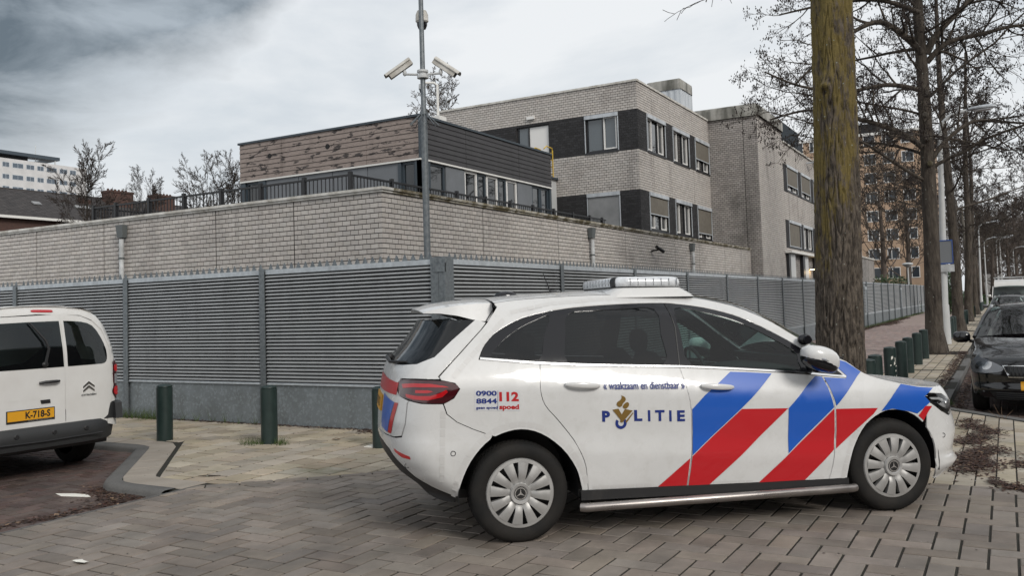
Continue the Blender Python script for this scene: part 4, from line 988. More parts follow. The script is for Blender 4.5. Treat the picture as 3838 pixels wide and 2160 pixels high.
fa = spl([(2.372,.26),(2.402,.395),(2.453,.505),(2.539,.629),(2.655,.702),(2.755,.721),(2.883,.697),(2.988,.616),(3.065,.493),(3.083,.344),(3.095,.189)], 3)
TL = spl([(-.945,1.04),(-.886,1.083),(-.70,1.088),(-.504,1.080),(-.408,1.056),(-.384,1.023),(-.425,.966),(-.494,.933),(-.653,.940),(-.763,.957),(-.90,.985)], 3, True)
HL = spl([(3.023,.800),(3.056,.818),(3.202,.802),(3.32,.753),(3.359,.695),(3.283,.638),(3.163,.689),(3.064,.757)], 3, True)
HOOD = spl([(2.362,1.113),(2.459,1.078),(2.56,1.000),(2.663,.954),(2.832,.907),(2.966,.880),(3.121,.862),(3.25,.858)], 3)
patch('door', [p for p in seg(CH, .173, 1.165)]+RDF+[(.82, sill(.82))]+RDR[::-1], ps, 'car_white', pc)
patch('door', seg(CH, 1.165, 2.24)+FDF+[(1.7, sill(1.7))]+RDF[::-1], ps, 'car_white', pc)
patch('side_panel', [p for p in CH[::-1] if p[0] < .173]+WT_+[(2.30,1.10)]+SEAM+[(-.074,1.55),(-.153,1.448),(-.197,1.402),(-.516,1.105),(-.504,1.084),(-.408,1.060),(-.380,1.023),(-.421,.963),(-.490,.930),(-.468,.863),(-.403,.807),(-.298,.755),(-.172,.705)]+[p for p in ra if p[0] > -.16]+[(.469,.304)]+RDR[::-1][1:], ps, 'car_white', pc, holes=())
patch('fender', FDF[::-1]+[(2.43,.963),(2.31,1.095)]+HOOD[:-1]+[(3.205,.858),(3.202,.806),(3.056,.822),(3.019,.80),(3.060,.754),(3.03,.69)]+[p for p in fa[::-1] if p[0] < 3.0], ps, 'car_white', pc)
fb = [(3.03,.69),(3.062,.752),(3.163,.685),(3.283,.634),(3.362,.693),(3.323,.757),(3.205,.806),(3.208,.858)]+[(fc_(.84)-.5,.852),(fc_(.84)-.2,.848),(fc_(.845),.845)]+[(fc_(z),z) for z in (.7,.55,.4,.3,.22)]+[(3.7,.205),(3.35,.20)]+fa[::-1][:9]
patch('front_bumper', fb, ps, 'car_white', pc)
patch('rear_bumper', [(-.494,.930),(-.470,.863),(-.403,.807),(-.298,.755),(-.172,.705)]+[p for p in ra[::-1] if p[0] < -.16]+[(-.455,.318),(-.62,.372),(-.78,.445),(-.93,.535),(-1.07,.61),(-1.25,.645),(rc_(.655),.655),(rc_(.67),.67),(rc_(.697),.697),(-.95,.697),(-.835,.712),(-.79,.80),(-.775,.93),(-.762,.952),(-.653,.936)], ps, 'car_white', pc)
patch('rear_valance', [(-.45,.312),(-.62,.366),(-.78,.439),(-.93,.529),(-1.07,.604),(-1.25,.64),(rc_(.65),.65),(rc_(.45),.45),(rc_(.33),.33),(-.9,.285),(-.6,.27),(-.45,.27)], ps, 'plastic_black', pc)
patch('tailgate', [(-.160,1.448),(-.203,1.400),(-.523,1.108),(-.507,1.090),(-.70,1.094),(-.886,1.089),(-.951,1.04),(-.90,.980),(-.765,.950),(-.782,.93),(-.797,.80),(-.842,.717),(-.95,.703),(rc_(.703),.703),(rc_(.85),.85),(rc_(1.0),1.0),(rc_(1.185),1.185),(-1.2,1.178),(-.90,1.178),(-.70,1.188),(-.55,1.232),(-.423,1.334),(-.235,1.472)], ps, 'car_white', pc)
patch('rear_window', [(-.235,1.470),(-.423,1.331),(-.55,1.229),(-.70,1.186),(-.90,1.177),(-1.2,1.177),(rc_(1.185),1.185),(rc_(1.3),1.3),(rc_(1.4),1.4),(rc_(1.47),1.47)], ps, 'car_glass_dark', pc)
patch('tail_light', TL, ps, 'lamp_red_dark', pc, step=.035, off=.001)
for P_ in ([(-.86,1.055),(-.72,1.065),(-.58,1.062),(-.48,1.045),(-.45,1.035),(-.58,1.040),(-.72,1.040),(-.84,1.03)], [(-.80,.995),(-.68,.985),(-.58,.985),(-.52,1.0),(-.47,1.022),(-.46,1.005),(-.50,.975),(-.60,.957),(-.72,.962),(-.79,.975)], [(-.70,1.022),(-.60,1.022),(-.56,1.012),(-.60,1.003),(-.70,1.003)]):
    patch('light_strip', P_, ps, 'lamp_red', pc, step=.03, off=.003, edge=0, gap=0)
patch('headlight', HL, ps, 'lens_glass', pc, step=.03, off=.002)
patch('headlight_housing', inset(HL, .004), ps, 'lamp_inner', pc, step=.04, off=-.05, edge=-.045, gap=0)
for P_ in ([(3.09,.792),(3.19,.785),(3.27,.762),(3.26,.748),(3.18,.768),(3.10,.775)], [(3.18,.735),(3.25,.735),(3.30,.71),(3.29,.69),(3.22,.71)]): patch('headlight_strip', P_, ps, 'lens_white', pc, step=.03, off=-.02, edge=.01, gap=0)
q = MB(); 
for s_ in (-1, 1): ellipsoid(q, (3.32, s_*.68, .715), (.045, .045, .045), 12)
q.build('headlight_projector', 'lamp_clear', pc, smooth=True)
patch('grille', [(fc_(.74)-.38,.72),(fc_(.74),.74),(fc_(.6),.60),(fc_(.55)-.33,.55)], ps, 'plastic_gloss', pc, off=.004)
patch('lower_intake', [(3.78,.42),(fc_(.42),.42),(fc_(.28),.28),(3.8,.27)], ps, 'plastic_black', pc, off=.004)
for s_ in (-1, 1):
    q = MB(); x_, z_ = .42, .0; q.obox((1.40, s_*.858, .252), (.985, 0, -.0246), (0, .012, 0), (0, 0, .032)); q.build('sill', 'plastic_black', pc)
    q = MB(); q.tube([(.40, s_*.90, .208), (.43, s_*.915, .206), (2.38, s_*.915, .196), (2.41, s_*.90, .196)], .029, 18); q.build('side_tube', 'steel_tube', pc, smooth=40)
    q = MB()
    for x_ in (.75, 1.4, 2.05): q.obox((x_, s_*.82, .20), (.03, 0, 0), (0, .09, 0), (0, 0, .008))
    q.build('tube_bracket', 'plastic_black', pc)
# chrome strip below the windows, black window surround, panes
CS = [(x, chz(x)) for x in [-.23+.09*i for i in range(30)]]+[(2.43,.963)]
patch('chrome_strip', CS+[(2.43,.978)]+[(x, z+.013) for x, z in CS[::-1][1:]], ps, 'chrome', pc, step=.06, off=.006, edge=.008, gap=0)
patch('window_surround', [(x, z+.013) for x, z in CS]+[(2.30,1.085)]+WT_[::-1][1:], ps, 'plastic_gloss', pc, step=.05, off=-.004, gap=0, holes=[
  spl([(.37,1.160),(.62,1.143),(1.052,1.118),(1.086,1.32),(1.088,1.505),(.88,1.516),(.62,1.508),(.43,1.487),(.385,1.35)], 3, True),
  spl([(-.16,1.215),(-.05,1.210),(.172,1.190),(.225,1.33),(.292,1.478),(.19,1.455),(.057,1.400),(-.068,1.318)], 3, True),
  spl([(1.262,1.108),(1.6,1.080),(2.055,1.035),(2.09,1.10),(2.085,1.165),(1.955,1.255),(1.80,1.345),(1.66,1.412),(1.46,1.472),(1.25,1.505),(1.235,1.32)], 3, True)])
patch('side_window', spl([(.36,1.157),(.62,1.139),(1.056,1.114),(1.092,1.32),(1.092,1.511),(.88,1.521),(.62,1.513),(.42,1.492),(.378,1.35)], 3, True), ps, 'car_glass_dark', pc, off=-.010, edge=0, gap=0)
patch('side_window', spl([(-.166,1.211),(-.05,1.206),(.176,1.186),(.230,1.33),(.298,1.484),(.19,1.460),(.055,1.405),(-.072,1.322)], 3, True), ps, 'car_glass_dark', pc, off=-.009, edge=0, gap=0)
patch('side_window', spl([(1.256,1.103),(1.6,1.075),(2.06,1.030),(2.098,1.10),(2.09,1.17),(1.96,1.26),(1.80,1.350),(1.66,1.417),(1.46,1.478),(1.244,1.511),(1.229,1.32)], 3, True), ps, 'car_glass', pc, off=-.010, edge=0, gap=0)
for P_ in ([(1.168,1.10),(1.205,1.366),(1.187,1.541)], ):
    q = [(a-.004, b_) for a, b_ in P_]+[(a+.004, b_) for a, b_ in P_[::-1]]; patch('door_gap', q, ps, 'ink_black', pc, off=-.001, edge=0, gap=0)
# top: windscreen, roof, hood
def across(P3, bulge, crown, n=16):
    return [Vector((P3.x+bulge*(1-(2*j/n-1)**2), P3.y*(1-2*j/n), P3.z+crown*(1-abs(2*j/n-1)**2.4))) for j in range(n+1)]
rows = []
for x, z in SEAM:
    k_ = max(0, min(1, (x-1.0)/1.3)); rows.append(across(ps(x, z), .20*k_, .036 if x < 1.45 else .036+.02*(x-1.45)))
iw = next(i for i, p in enumerate(SEAM) if p[0] < 1.46)
loft('windscreen', rows[:iw+1], 'car_glass', pc); loft('roof_panel', rows[iw:], 'car_white', pc)
hr = [across(ps(x, z-.002), 0, max(.01, .085-.09*(x-2.36))) for x, z in HOOD]
hr += [across(ps(3.25+(fc_(.85)-3.25)*t, .858-.006*t), 0, max(.001, .01*(1-t))) for t in (.2, .4, .6, .8, .999)]
loft('bonnet', hr, 'car_white', pc)
q = MB(); q.box((2.25, -.66, 1.05), (2.52, .66, 1.10)); q.build('scuttle', 'plastic_black', pc)
# spoiler: the roof carried back beyond the glass
sp = []
for x, w_, z, th in ((-.085, .485, 1.578, .13), (-.2, .50, 1.578, .12), (-.34, .515, 1.568, .07), (-.46, .515, 1.552, .035), (-.55, .50, 1.534, .014), (-.572, .49, 1.524, .004)):
    n = 12; top = [Vector((x-.03*(1-(2*j/n-1)**2)*(0 if x > -.15 else 1), -w_+2*w_*j/n, z+.035*(1-abs(2*j/n-1)**2.4)*(1 if x > -.5 else .8))) for j in range(n+1)]
    sd_ = [Vector((p.x, p.y*1.0+(0), p.z-th)) for p in top[::-1]]
    sd_[0].y += .055*th/.13; sd_[-1].y -= .055*th/.13
    sp.append(top+sd_)
loft('spoiler', sp, 'car_white', pc, closed=True, smooth=45); q = MB(); q.add(sp[-1], [tuple(range(len(sp[-1])))]); q.build('spoiler_lip', 'car_white', pc)
for s_ in (-1, 1): q = MB(); q.tube([(-.086, s_*.49, 1.582), (-.074, s_*.52, 1.55), (-.150, s_*.585, 1.447)], .0035, 5); q.build('spoiler_gap', 'ink_black', pc)
q = MB(); q.tube([(1.43, -.475, 1.580), (.4, -.475, 1.615), (-.08, -.47, 1.584)], .003, 5); q.build('roof_gap', 'ink_black', pc)
q = MB(); rfn = ps.face(False); ellipsoid(q, rfn(-.08, 1.21)+Vector((-.02, 0, 0)), (.03, .03, .025)); q.tube([rfn(-.08, 1.21)+Vector((-.04, 0, 0)), rfn(-.36, 1.19)+Vector((-.035, 0, 0)), rfn(-.62, 1.20)+Vector((-.02, 0, 0))], [.016, .012, .006], 6); q.build('rear_wiper', 'plastic_black', pc)
# number plate and marks on the tailgate
patch('number_plate', [(-.26,.84),(.26,.84),(.26,.95),(-.26,.95)], rfn, 'plate_yellow', pc, off=.012, edge=.02, both=False, gap=0)
lettering('plate_text', 'RX-930-D', (-.20, .862, .20, .928), lambda a, z: rfn(-a, z), 'ink_black', pc, off=.016)
patch('tail_stripe', [(-.62,1.06),(-.10,1.09),(.10,1.09),(.62,1.06),(.62,.98),(.3,.985),(-.3,.985),(-.62,.98)], rfn, 'car_red', pc, off=.003, edge=0, both=False, gap=0)
patch('tail_stripe', [(-.60,.93),(-.30,.97),(-.30,.74),(-.50,.72)], rfn, 'car_blue', pc, off=.003, edge=0, gap=0)
patch('tail_stripe', [(-.66,.93),(-.61,.93),(-.51,.72),(-.58,.72)], rfn, 'car_red', pc, off=.003, edge=0, gap=0)
patch('reflector', [(-.965,.625),(-.76,.590),(-.755,.572),(-.85,.577),(-.95,.605)], ps, 'lamp_red', pc, step=.03, off=.003, edge=.004, gap=0)
q = MB()
for a, z in ((-.436,.608), (-.817,.519), (3.166,.507)):
    for s_ in (-1, 1):
        p = ps(a, z); q.lathe([(.013, -.001), (.016, -.003), (.018, -.0005)], (p.x, s_*p.y*-1 if 0 else (p.y if s_ < 0 else -p.y), p.z), 'y', 14)
q.build('parking_sensor', 'plastic_grey', pc)
# livery (flat film, so it lies flush on the doors): right side and left side alike
def film(P_, mt, nm='stripe'): patch(nm, P_, ps, mt, pc, step=.05, off=.0035, edge=0, gap=.0015)
dr = lambda z: itp(-z, [-p[1] for p in RDF], [p[0] for p in RDF])+.004
df = lambda z: itp(-z, [-p[1] for p in FDF], [p[0] for p in FDF])
film([(1.315,.90),(1.535,1.046)]+[(1.66,1.037),(1.853,1.019)]+[(1.583,.795),(dr(.493),.493),(dr(.65),.65),(dr(.808),.808)], 'car_blue')
film([(1.583,.792),(1.936,.778),(1.60,.50),(1.322,.279),(dr(.29)+.001,.290),(dr(.40),.40),(dr(.49),.49)], 'car_red')
film([(2.10,.925),(2.184,.986),(2.238,.980),(df(.90)-.006,.90),(df(.764)-.006,.764),(1.919,.461),(1.936,.778)], 'car_blue')
film([(df(.758)-.006,.758),(df(.6)-.006,.6),(df(.467)-.006,.467),(2.045,.268),(1.691,.274),(1.919,.458),(2.1,.60)], 'car_red')
film([(dr(.48)-.012,.48),(dr(.38)-.010,.38),(dr(.29)-.008,.290),(.954,.296)], 'car_red')
film([(df(.975)+.006,.975),(2.425,.958),(2.437,.975),(2.36,1.06),(2.372,1.100),(2.455,1.072),(2.555,.998),(2.30+.008,.772),(df(.90)+.006,.90)], 'car_blue')
film([(df(.754)+.006,.754),(2.639,.742),(2.60,.70),(df(.47)+.008,.47),(df(.6)+.006,.6)], 'car_red')
film([(2.837,.900),(2.966,.872),(3.124,.852),(3.06,.825),(3.014,.802),(3.055,.757),(2.946,.682),(2.883,.703),(2.755,.728),(2.661,.716)], 'car_blue')
film([(3.010,.735),(3.072,.729),(3.03,.685),(2.994,.628),(2.952,.668)], 'car_red')
# reflective dotted outline
def tape(P_, w_, ln=.052, gp=.010, nrm=0):
    P_ = resamp(P_, .01, False); mb_ = [MB(), MB()]; acc = 0; i = 0
    while i+5 < len(P_):
        a, b_ = Vector(P_[i]), Vector(P_[min(i+5, len(P_)-1)]); t = (b_-a).normalized(); nn = Vector((-t.y, t.x))
        quad = [a+nn*w_/2, b_+nn*w_/2, b_-nn*w_/2, a-nn*w_/2]
        for s_, m_ in ((1, mb_[0]), (-1, mb_[1])):
            vs = [ps(v.x, v.y) for v in quad]; m_.add([(v.x, (v.y-.0014)*s_, v.z) for v in vs], [(0, 1, 2, 3)])
        i += 6
    for m_ in mb_: m_.build('reflective_tape', 'reflective', pc)
def scale_arc(P_, c, k): return [(c[0]+(x-c[0])*k, c[1]+(z-c[1])*k) for x, z in P_]
tape(scale_arc(ra, (.0, .33), 1.09), .035); tape(scale_arc(fa[:10], (2.74, .33), 1.09), .03); tape([(-.495,.885),(-.505,.65),(-.526,.401)], .034)
tape([(-.42,1.10),(-.14,1.37),(-.03,1.47)], .032); tape([(.02,1.51),(.3,1.562),(.7,1.583),(1.2,1.575)], .025); tape([(.50,.322),(.93,.312)], .022); tape([(1.36,.292),(1.66,.284)], .022); tape([(2.08,.275),(2.2,.272)], .022)
# words and numbers on the right side (and again on the left)
rev = lambda fn: (lambda a, z: fn(a, z))
for side in (1,):
    lettering('slogan', '« waakzaam en dienstbaar »', (.592, .972, 1.174, 1.022, -.024), ps, 'ink_navy', pc, bold=.016, off=.0065)
    patch('number_sticker', [(-.284,1.012),(.018,.996),(.012,.860),(-.287,.876)], ps, 'sticker_grey', pc, off=.0012, edge=0, both=False, gap=0)
    lettering('phone_number', '0900', (-.276, .972, -.138, 1.006, -.006), ps, 'ink_navy', pc, bold=.035, off=.003)
    lettering('phone_number', '8844', (-.276, .922, -.138, .956, -.006), ps, 'ink_navy', pc, bold=.035, off=.003)
    lettering('phone_note', 'geen spoed', (-.278, .882, -.136, .905, -.006), ps, 'ink_navy', pc, bold=.03, off=.003)
    lettering('emergency_number', '112', (-.122, .930, .008, .992, -.006), ps, 'ink_red', pc, bold=.045, off=.003)
    lettering('emergency_note', 'spoed', (-.124, .868, .008, .910, -.006), ps, 'ink_red', pc, bold=.04, off=.003)
    q = [(-.131,1.0),(-.129,1.0),(-.134,.872),(-.136,.872)]; patch('sticker_line', q, ps, 'ink_navy', pc, off=.003, edge=0, both=False, gap=0)
    lettering('police_word', 'P', (.575, .758, .630, .832, -.004), ps, 'ink_navy', pc, bold=.05, off=.003)
    for ch, a, b_ in (('L', .800, .848), ('I', .882, .896), ('T', .925, .982), ('I', 1.010, 1.024), ('E', 1.058, 1.105)):
        a, b_ = .80+(a-.80)*1.19, .80+(b_-.80)*1.19; z = .750-.022*(a-.8)/.36; lettering('police_word', ch, (a, z, b_, z+.075, -.002), ps, 'ink_navy', pc, bold=.04, off=.003)
    ring = arc(.706, .742, .040, 140, 400, 24)+arc(.706, .742, .020, 400, 140, 24); patch('emblem_ring', ring, ps, 'ink_navy', pc, step=.02, off=.003, edge=0, both=False, gap=0)
    patch('emblem_book', [(.648,.835),(.690,.840),(.712,.800),(.735,.835),(.790,.822),(.715,.745),(.700,.748),(.702,.765)], ps, 'ink_gold', pc, step=.03, off=.004, edge=0, both=False, gap=0)
    patch('emblem_book', [(.735,.750),(.793,.812),(.793,.802),(.745,.742)], ps, 'ink_gold', pc, step=.03, off=.004, edge=0, both=False, gap=0)
    patch('emblem_flame', spl([(.700,.850),(.680,.862),(.682,.882),(.708,.900),(.716,.922),(.706,.930),(.738,.915),(.742,.893),(.722,.872),(.716,.858)], 3, True), ps, 'ink_gold', pc, step=.03, off=.004, edge=0, both=False, gap=0)
    patch('emblem_flame', spl([(.726,.842),(.722,.856),(.738,.874),(.756,.880),(.766,.868),(.760,.850),(.744,.838)], 3, True), ps, 'ink_gold', pc, step=.03, off=.004, edge=0, both=False, gap=0)
# handles, mirrors, wheels, lamps on the roof
for xc, zc in ((.445, 1.002), (1.41, .945)):
    for s_ in (1, -1):
        yb = ps(xc, zc).y; q = MB(); ellipsoid(q, (xc+.05, s_*(yb+.012), zc-.02), (.07, .018, .034), 16); q.build('handle_recess', 'car_white', pc, smooth=True)
        q = MB(); n = 10; ell = []
        for i in range(n+1):
            t = i/n; x_ = xc-.12+.24*t; b_ = math.sin(math.pi*t)**.5 if 0 < t < 1 else 0; hh = .010+.012*b_
            ell.append([Vector((x_, s_*(yb-.012-.028*b_+.010*math.cos(a)), zc-.02*(t-.5)+.008+hh*math.sin(a))) for a in [2*math.pi*j/10 for j in range(10)]])
        o = loft('door_handle', ell, 'car_white', pc, closed=True)
for s_ in (1, -1):
    m_ = thing('wing_mirror', '', '', world=False); [m_.__delitem__(k_) for k_ in ('label', 'category')]; m_.parent = pc; m_.location = (2.135, s_*-.99, 1.115)
    tp = lambda v: Vector((v.x, v.y*(1.0 if s_ > 0 else 1.0), v.z*(1-.9*max(0, -v.x))-.25*v.x))
    q = MB(); ellipsoid(q, (0, 0, .012), (.135, .095, .085), 20, .8, tp); o = q.build('mirror_cap', 'car_white', m_, smooth=True)
    q = MB(); ellipsoid(q, (-.008, s_*.002, -.022), (.128, .097, .060), 20, .85, lambda v: Vector((v.x, v.y, v.z-.30*v.x))); q.build('mirror_base', 'plastic_gloss', m_, smooth=True)
    q = MB(); q.tube([(-.115, s_*-.045, .035), (-.02, s_*-.094, .005), (.10, s_*-.060, -.045)], [.006, .009, .006], 6); q.build('indicator', 'lamp_clear', m_)
    q = MB(); q.tube([(.0, s_*.05, -.06), (.02, s_*.16, -.06)], [.035, .04], 8); q.build('mirror_foot', 'plastic_gloss', m_)
    q = MB(); ellipsoid(q, (2.165, s_*-.745, 1.245), (.055, .045, .042), 14); q.lathe([(.0, 0), (.030, 0), (.034, .012)], (2.165, s_*-.792, 1.245), 'y', 16); q.build('spot_lamp', 'plastic_gloss', pc, smooth=40)
for x_ in (0, 2.735):
    for s_ in (-1, 1):
        w_ = wheel(pc, x_, s_*.868, .322, .330, .21, 'hubcap', side=s_, spin=.13); star_badge(w_, x_, s_*(.868+.0190), .322, .040)
        q = MB(); al = [(x_+.405*math.cos(a), .33+.400*math.sin(a)) for a in [R(-10+200*i/20) for i in range(21)]]
        q.add([(a, s_*.845, b_) for a, b_ in al]+[(a, s_*.45, b_) for a, b_ in al], [(i, i+1, i+22, i+21) for i in range(20)]); q.add([(a, s_*.45, b_) for a, b_ in al]+[(x_, s_*.45, .25)], [(i, i+1, 21) for i in range(20)]); q.build('wheel_arch', 'plastic_black', pc)
q = MB(); q.box((-.40, -.60, .26), (3.1, .60, .32)); q.build('underbody', 'plastic_black', pc)
LIN = [p for p in CH[::-1] if p[0] < .173]+WT_+[(2.30,1.10)]+SEAM+[(-.074,1.55),(-.153,1.448),(-.197,1.402),(-.516,1.105),(-.504,1.084),(-.39,1.02),(-.2,1.0),(.15,1.0)]
patch('side_lining', LIN, ps, 'interior', pc, step=.08, off=-.03, edge=0, gap=0)
patch('tailgate_lining', [(-.20,1.0),(-.55,1.0),(rc_(1.0),1.0),(rc_(1.18),1.18),(-.9,1.17),(-.62,1.18),(-.40,1.33),(-.22,1.46),(-.13,1.44)], ps, 'interior', pc, step=.08, off=-.03, edge=0, gap=0)
loft('roof_lining', [[Vector((p.x, p.y*.97, p.z-.03)) for p in r_] for r_ in rows[iw:]], 'interior', pc)
q = MB(); q.box((-.62, -.66, .86), (.25, .66, .90)); q.build('parcel_shelf', 'interior', pc)
q = MB(); q.box((.45, -.84, .30), (2.3, -.78, .95)); q.box((.45, .78, .30), (2.3, .84, .95)); q.box((2.3, -.7, .3), (2.36, .7, .95)); q.build('door_lining', 'interior', pc)
def foot(x0_, x1_, hy, rr, ins=0.):
    out = []
    for cx, cy, a0 in ((x1_-rr, -hy+rr, -90), (x1_-rr, hy-rr, 0), (x0_+rr, hy-rr, 90), (x0_+rr, -hy+rr, 180)):
        for k_ in range(9): a = R(a0+90*k_/8); out.append((cx+(rr-ins)*math.cos(a), cy+(rr-ins)*math.sin(a)))
    return out
BZ = ((1.669, .006), (1.673, 0), (1.705, -.004), (1.728, .003), (1.739, .016), (1.745, .040), (1.746, .075))
drp = lambda x_: -.010*(x_-.85)/.5
loft('light_bar', [[Vector((x_, y_, z_+drp(x_))) for x_, y_ in foot(.835, 1.365, .47, .11, ins)] for z_, ins in BZ]+[[Vector((1.1+(x_-1.1)*.02, y_*.02, 1.750)) for x_, y_ in foot(.835, 1.365, .47, .11, .08)]], 'lens_white', pc, closed=True, smooth=50)
for lo_, hi_ in ((27, 31), (21, 25)):
    loft('light_bar_band', [[Vector((x_, y_, z_+drp(x_)+.001)) for x_, y_ in foot(.835, 1.365, .47, .11, ins-.004)[lo_:hi_]] for z_, ins in BZ[:-1]], 'plastic_black', pc, smooth=50)
loft('light_bar_tray', [[Vector((x_, y_, z_+drp(x_))) for x_, y_ in foot(.835, 1.365, .47, .11, ins)] for z_, ins in ((1.660, .006), (1.6685, -.001))], 'plastic_black', pc, closed=True)
loft('light_bar_foot', [[Vector((x_, y_, z_+drp(x_)*.6)) for x_, y_ in foot(x0_, x1_, hy, .09)] for x0_, x1_, hy, z_ in ((.74, 1.46, .50, 1.592), (.765, 1.435, .492, 1.615), (.84, 1.36, .47, 1.661))], 'car_white', pc, closed=True, smooth=30)
q = MB()
for k_ in range(7):
    x_ = .95+.052*k_*1.15
    for s_ in (-1, 1): q.box((x_-.002, s_*.470-.0055, 1.680+drp(x_)), (x_+.002, s_*.470+.0055, 1.732+drp(x_)))
for k_ in range(9): y_ = -.32+.08*k_; q.box((.8295, y_-.002, 1.680), (.841, y_+.002, 1.732))
q.build('light_bar_rib', 'lamp_clear', pc)
q = MB(); ellipsoid(q, (.11, 0, 1.625), (.095, .05, .045), 14); q.build('roof_dome', 'plastic_gloss', pc, smooth=True)
q = MB(); q.tube([(.50, 0, 1.635), (.46, 0, 1.66)], [.03, .012], 8); q.tube([(.46, 0, 1.66), (.405, 0, 1.81)], [.006, .003], 5); q.build('aerial', 'plastic_black', pc)
# inside: seats, wheel, dash
def seat(x_, y_):
    q = MB(); ellipsoid(q, (x_, y_, .62), (.26, .25, .11), 14, .7); ellipsoid(q, (x_-.24, y_, .90), (.10, .24, .30), 14, .7, lambda v: Vector((v.x-.28*v.z, v.y, v.z))); ellipsoid(q, (x_-.37, y_, 1.27), (.05, .13, .085), 12, .7); q.tube([(x_-.34, y_, 1.1), (x_-.36, y_, 1.25)], .02, 6); q.build('seat', 'seat_dark', pc, smooth=True)
for x_, y_ in ((1.40, .37), (1.40, -.37), (.55, .37), (.55, -.37)): seat(x_, y_)
q = MB(); ellipsoid(q, (2.25, 0, .90), (.35, .74, .14), 18, .6); q.build('dashboard', 'interior', pc, smooth=True)
q = MB(); c = Vector((1.80, .37, .985)); ax = Vector((.93, 0, .36)).normalized(); a_ = Vector((0, 1, 0)); b3 = ax.cross(a_)
q.tube([c+(a_*math.cos(t)+b3*math.sin(t))*.185 for t in [2*math.pi*i/28 for i in range(29)]], .015, 8, caps=False)
for t in (0, math.pi, -math.pi/2): q.tube([c, c+(a_*math.cos(t)+b3*math.sin(t))*.18], .014, 6)
q.tube([c, c+Vector((.3, 0, -.1))], .03, 8); q.build('steering_wheel', 'plastic_grey', pc, smooth=40)
# ================================================================ the white panel van seen from behind
VZ = -.062
wv = thing('parked_van', 'white panel van with two glazed rear doors parked in the left bay', 'van', (0, 0, VZ), R(86), world=False)
_c, _s = math.cos(R(86)), math.sin(R(86)); wv.location = (6.34-(-.94*_c+.9*_s), 8.58-(-.94*_s-.9*_c), VZ)
vs_ = Shell(W=([.1,.38,.75,1.12,1.334,1.546,1.674,1.748,1.812],[.85,.872,.888,.880,.842,.775,.69,.57,.40]), xr=([.2,.5,1.1,1.3,1.6,1.72,1.80],[-.93,-.94,-.935,-.92,-.86,-.82,-.74]),
  xf=([.2,.5,.9,1.1,1.8],[3.40,3.45,3.38,3.2,2.2]), Lr=.16, Lf=.6, pr=4.0, pf=2.4, Q=1.0, bow=.01)
zt = lambda z: (z-1.612)*1.062+1.612
vf0 = vs_.face(False)
vf = lambda a, z: vf0(.072+1.062*a if a < -.295 else -.241+.933*(a+.295), zt(z))
def vy(X): return 5.05-X          # world X on the rear plane -> the van's own y
ring_ = [(-.885,.50),(-.893,.8),(-.885,1.15),(-.845,1.35),(-.78,1.53),(-.70,1.645),(-.58,1.72),(-.35,1.757),(0,1.768)]
full = ring_+[(-a, b_) for a, b_ in ring_[::-1][1:]]
opn = spl([(-.775,1.16),(-.775,1.28),(-.735,1.42),(-.66,1.555),(-.55,1.61),(-.3,1.628),(0,1.632),(.3,1.628),(.55,1.61),(.66,1.555),(.735,1.42),(.775,1.28),(.775,1.16),(.70,1.145),(0,1.145),(-.70,1.145)], 2, True)
sx = -.295
drR = [(sx, .555), (-.74, .555), (-.765, .68), (-.80, .80), (-.805, 1.1), (-.785, 1.32), (-.72, 1.50), (-.62, 1.60), (-.5, 1.655), (sx+.01, 1.675)]
drL = [(sx, .555), (sx+.01, 1.675), (.5, 1.655), (.62, 1.60), (.72, 1.50), (.785, 1.32), (.805, 1.1), (.80, .80), (.765, .68), (.74, .555)]
wR = spl([(sx-.012,1.615),(-.50,1.600),(-.62,1.555),(-.70,1.44),(-.752,1.30),(-.755,1.20),(-.72,1.155),(-.62,1.148),(sx-.018,1.146)], 2); wL = spl([(sx+.022,1.615),(.48,1.602),(.61,1.555),(.70,1.44),(.752,1.30),(.755,1.20),(.72,1.155),(.60,1.148),(sx+.006,1.146)], 2)
for vm in (vf, lambda a, z: (lambda p: Vector((p.x, -p.y, p.z)))(vf(a, z))): patch('body', [(-.900,.50),(-.893,.8),(-.885,1.15),(-.845,1.35),(-.78,1.53),(-.70,1.645),(-.58,1.72),(-.35,1.757),(0,1.768),(0,1.68),(-.5,1.66),(-.625,1.607),(-.727,1.505),(-.792,1.32),(-.812,1.1),(-.807,.80),(-.77,.675),(-.745,.54)], vm, 'van_white', wv, gap=0, step=.06, both=False)
patch('rear_door', drR, vf, 'van_white', wv, step=.06, both=False, off=.001, holes=[inset(wR, .010)], gap=.003)
patch('rear_door', drL, vf, 'van_white', wv, step=.06, both=False, off=.001, holes=[inset(wL, .010)], gap=.003)
for w_ in (wR, wL):
    patch('rear_window', w_, vf, 'van_glass', wv, step=.06, both=False, off=.004, gap=.008, edge=.006)
    fr_ = inset(w_, .075); patch('window_border', inset(w_, .009), vf, 'plastic_gloss', wv, step=.04, both=False, off=.0025, gap=0, edge=.01, holes=[spl(fr_[::3], 2, True)] if len(fr_) > 8 else ())
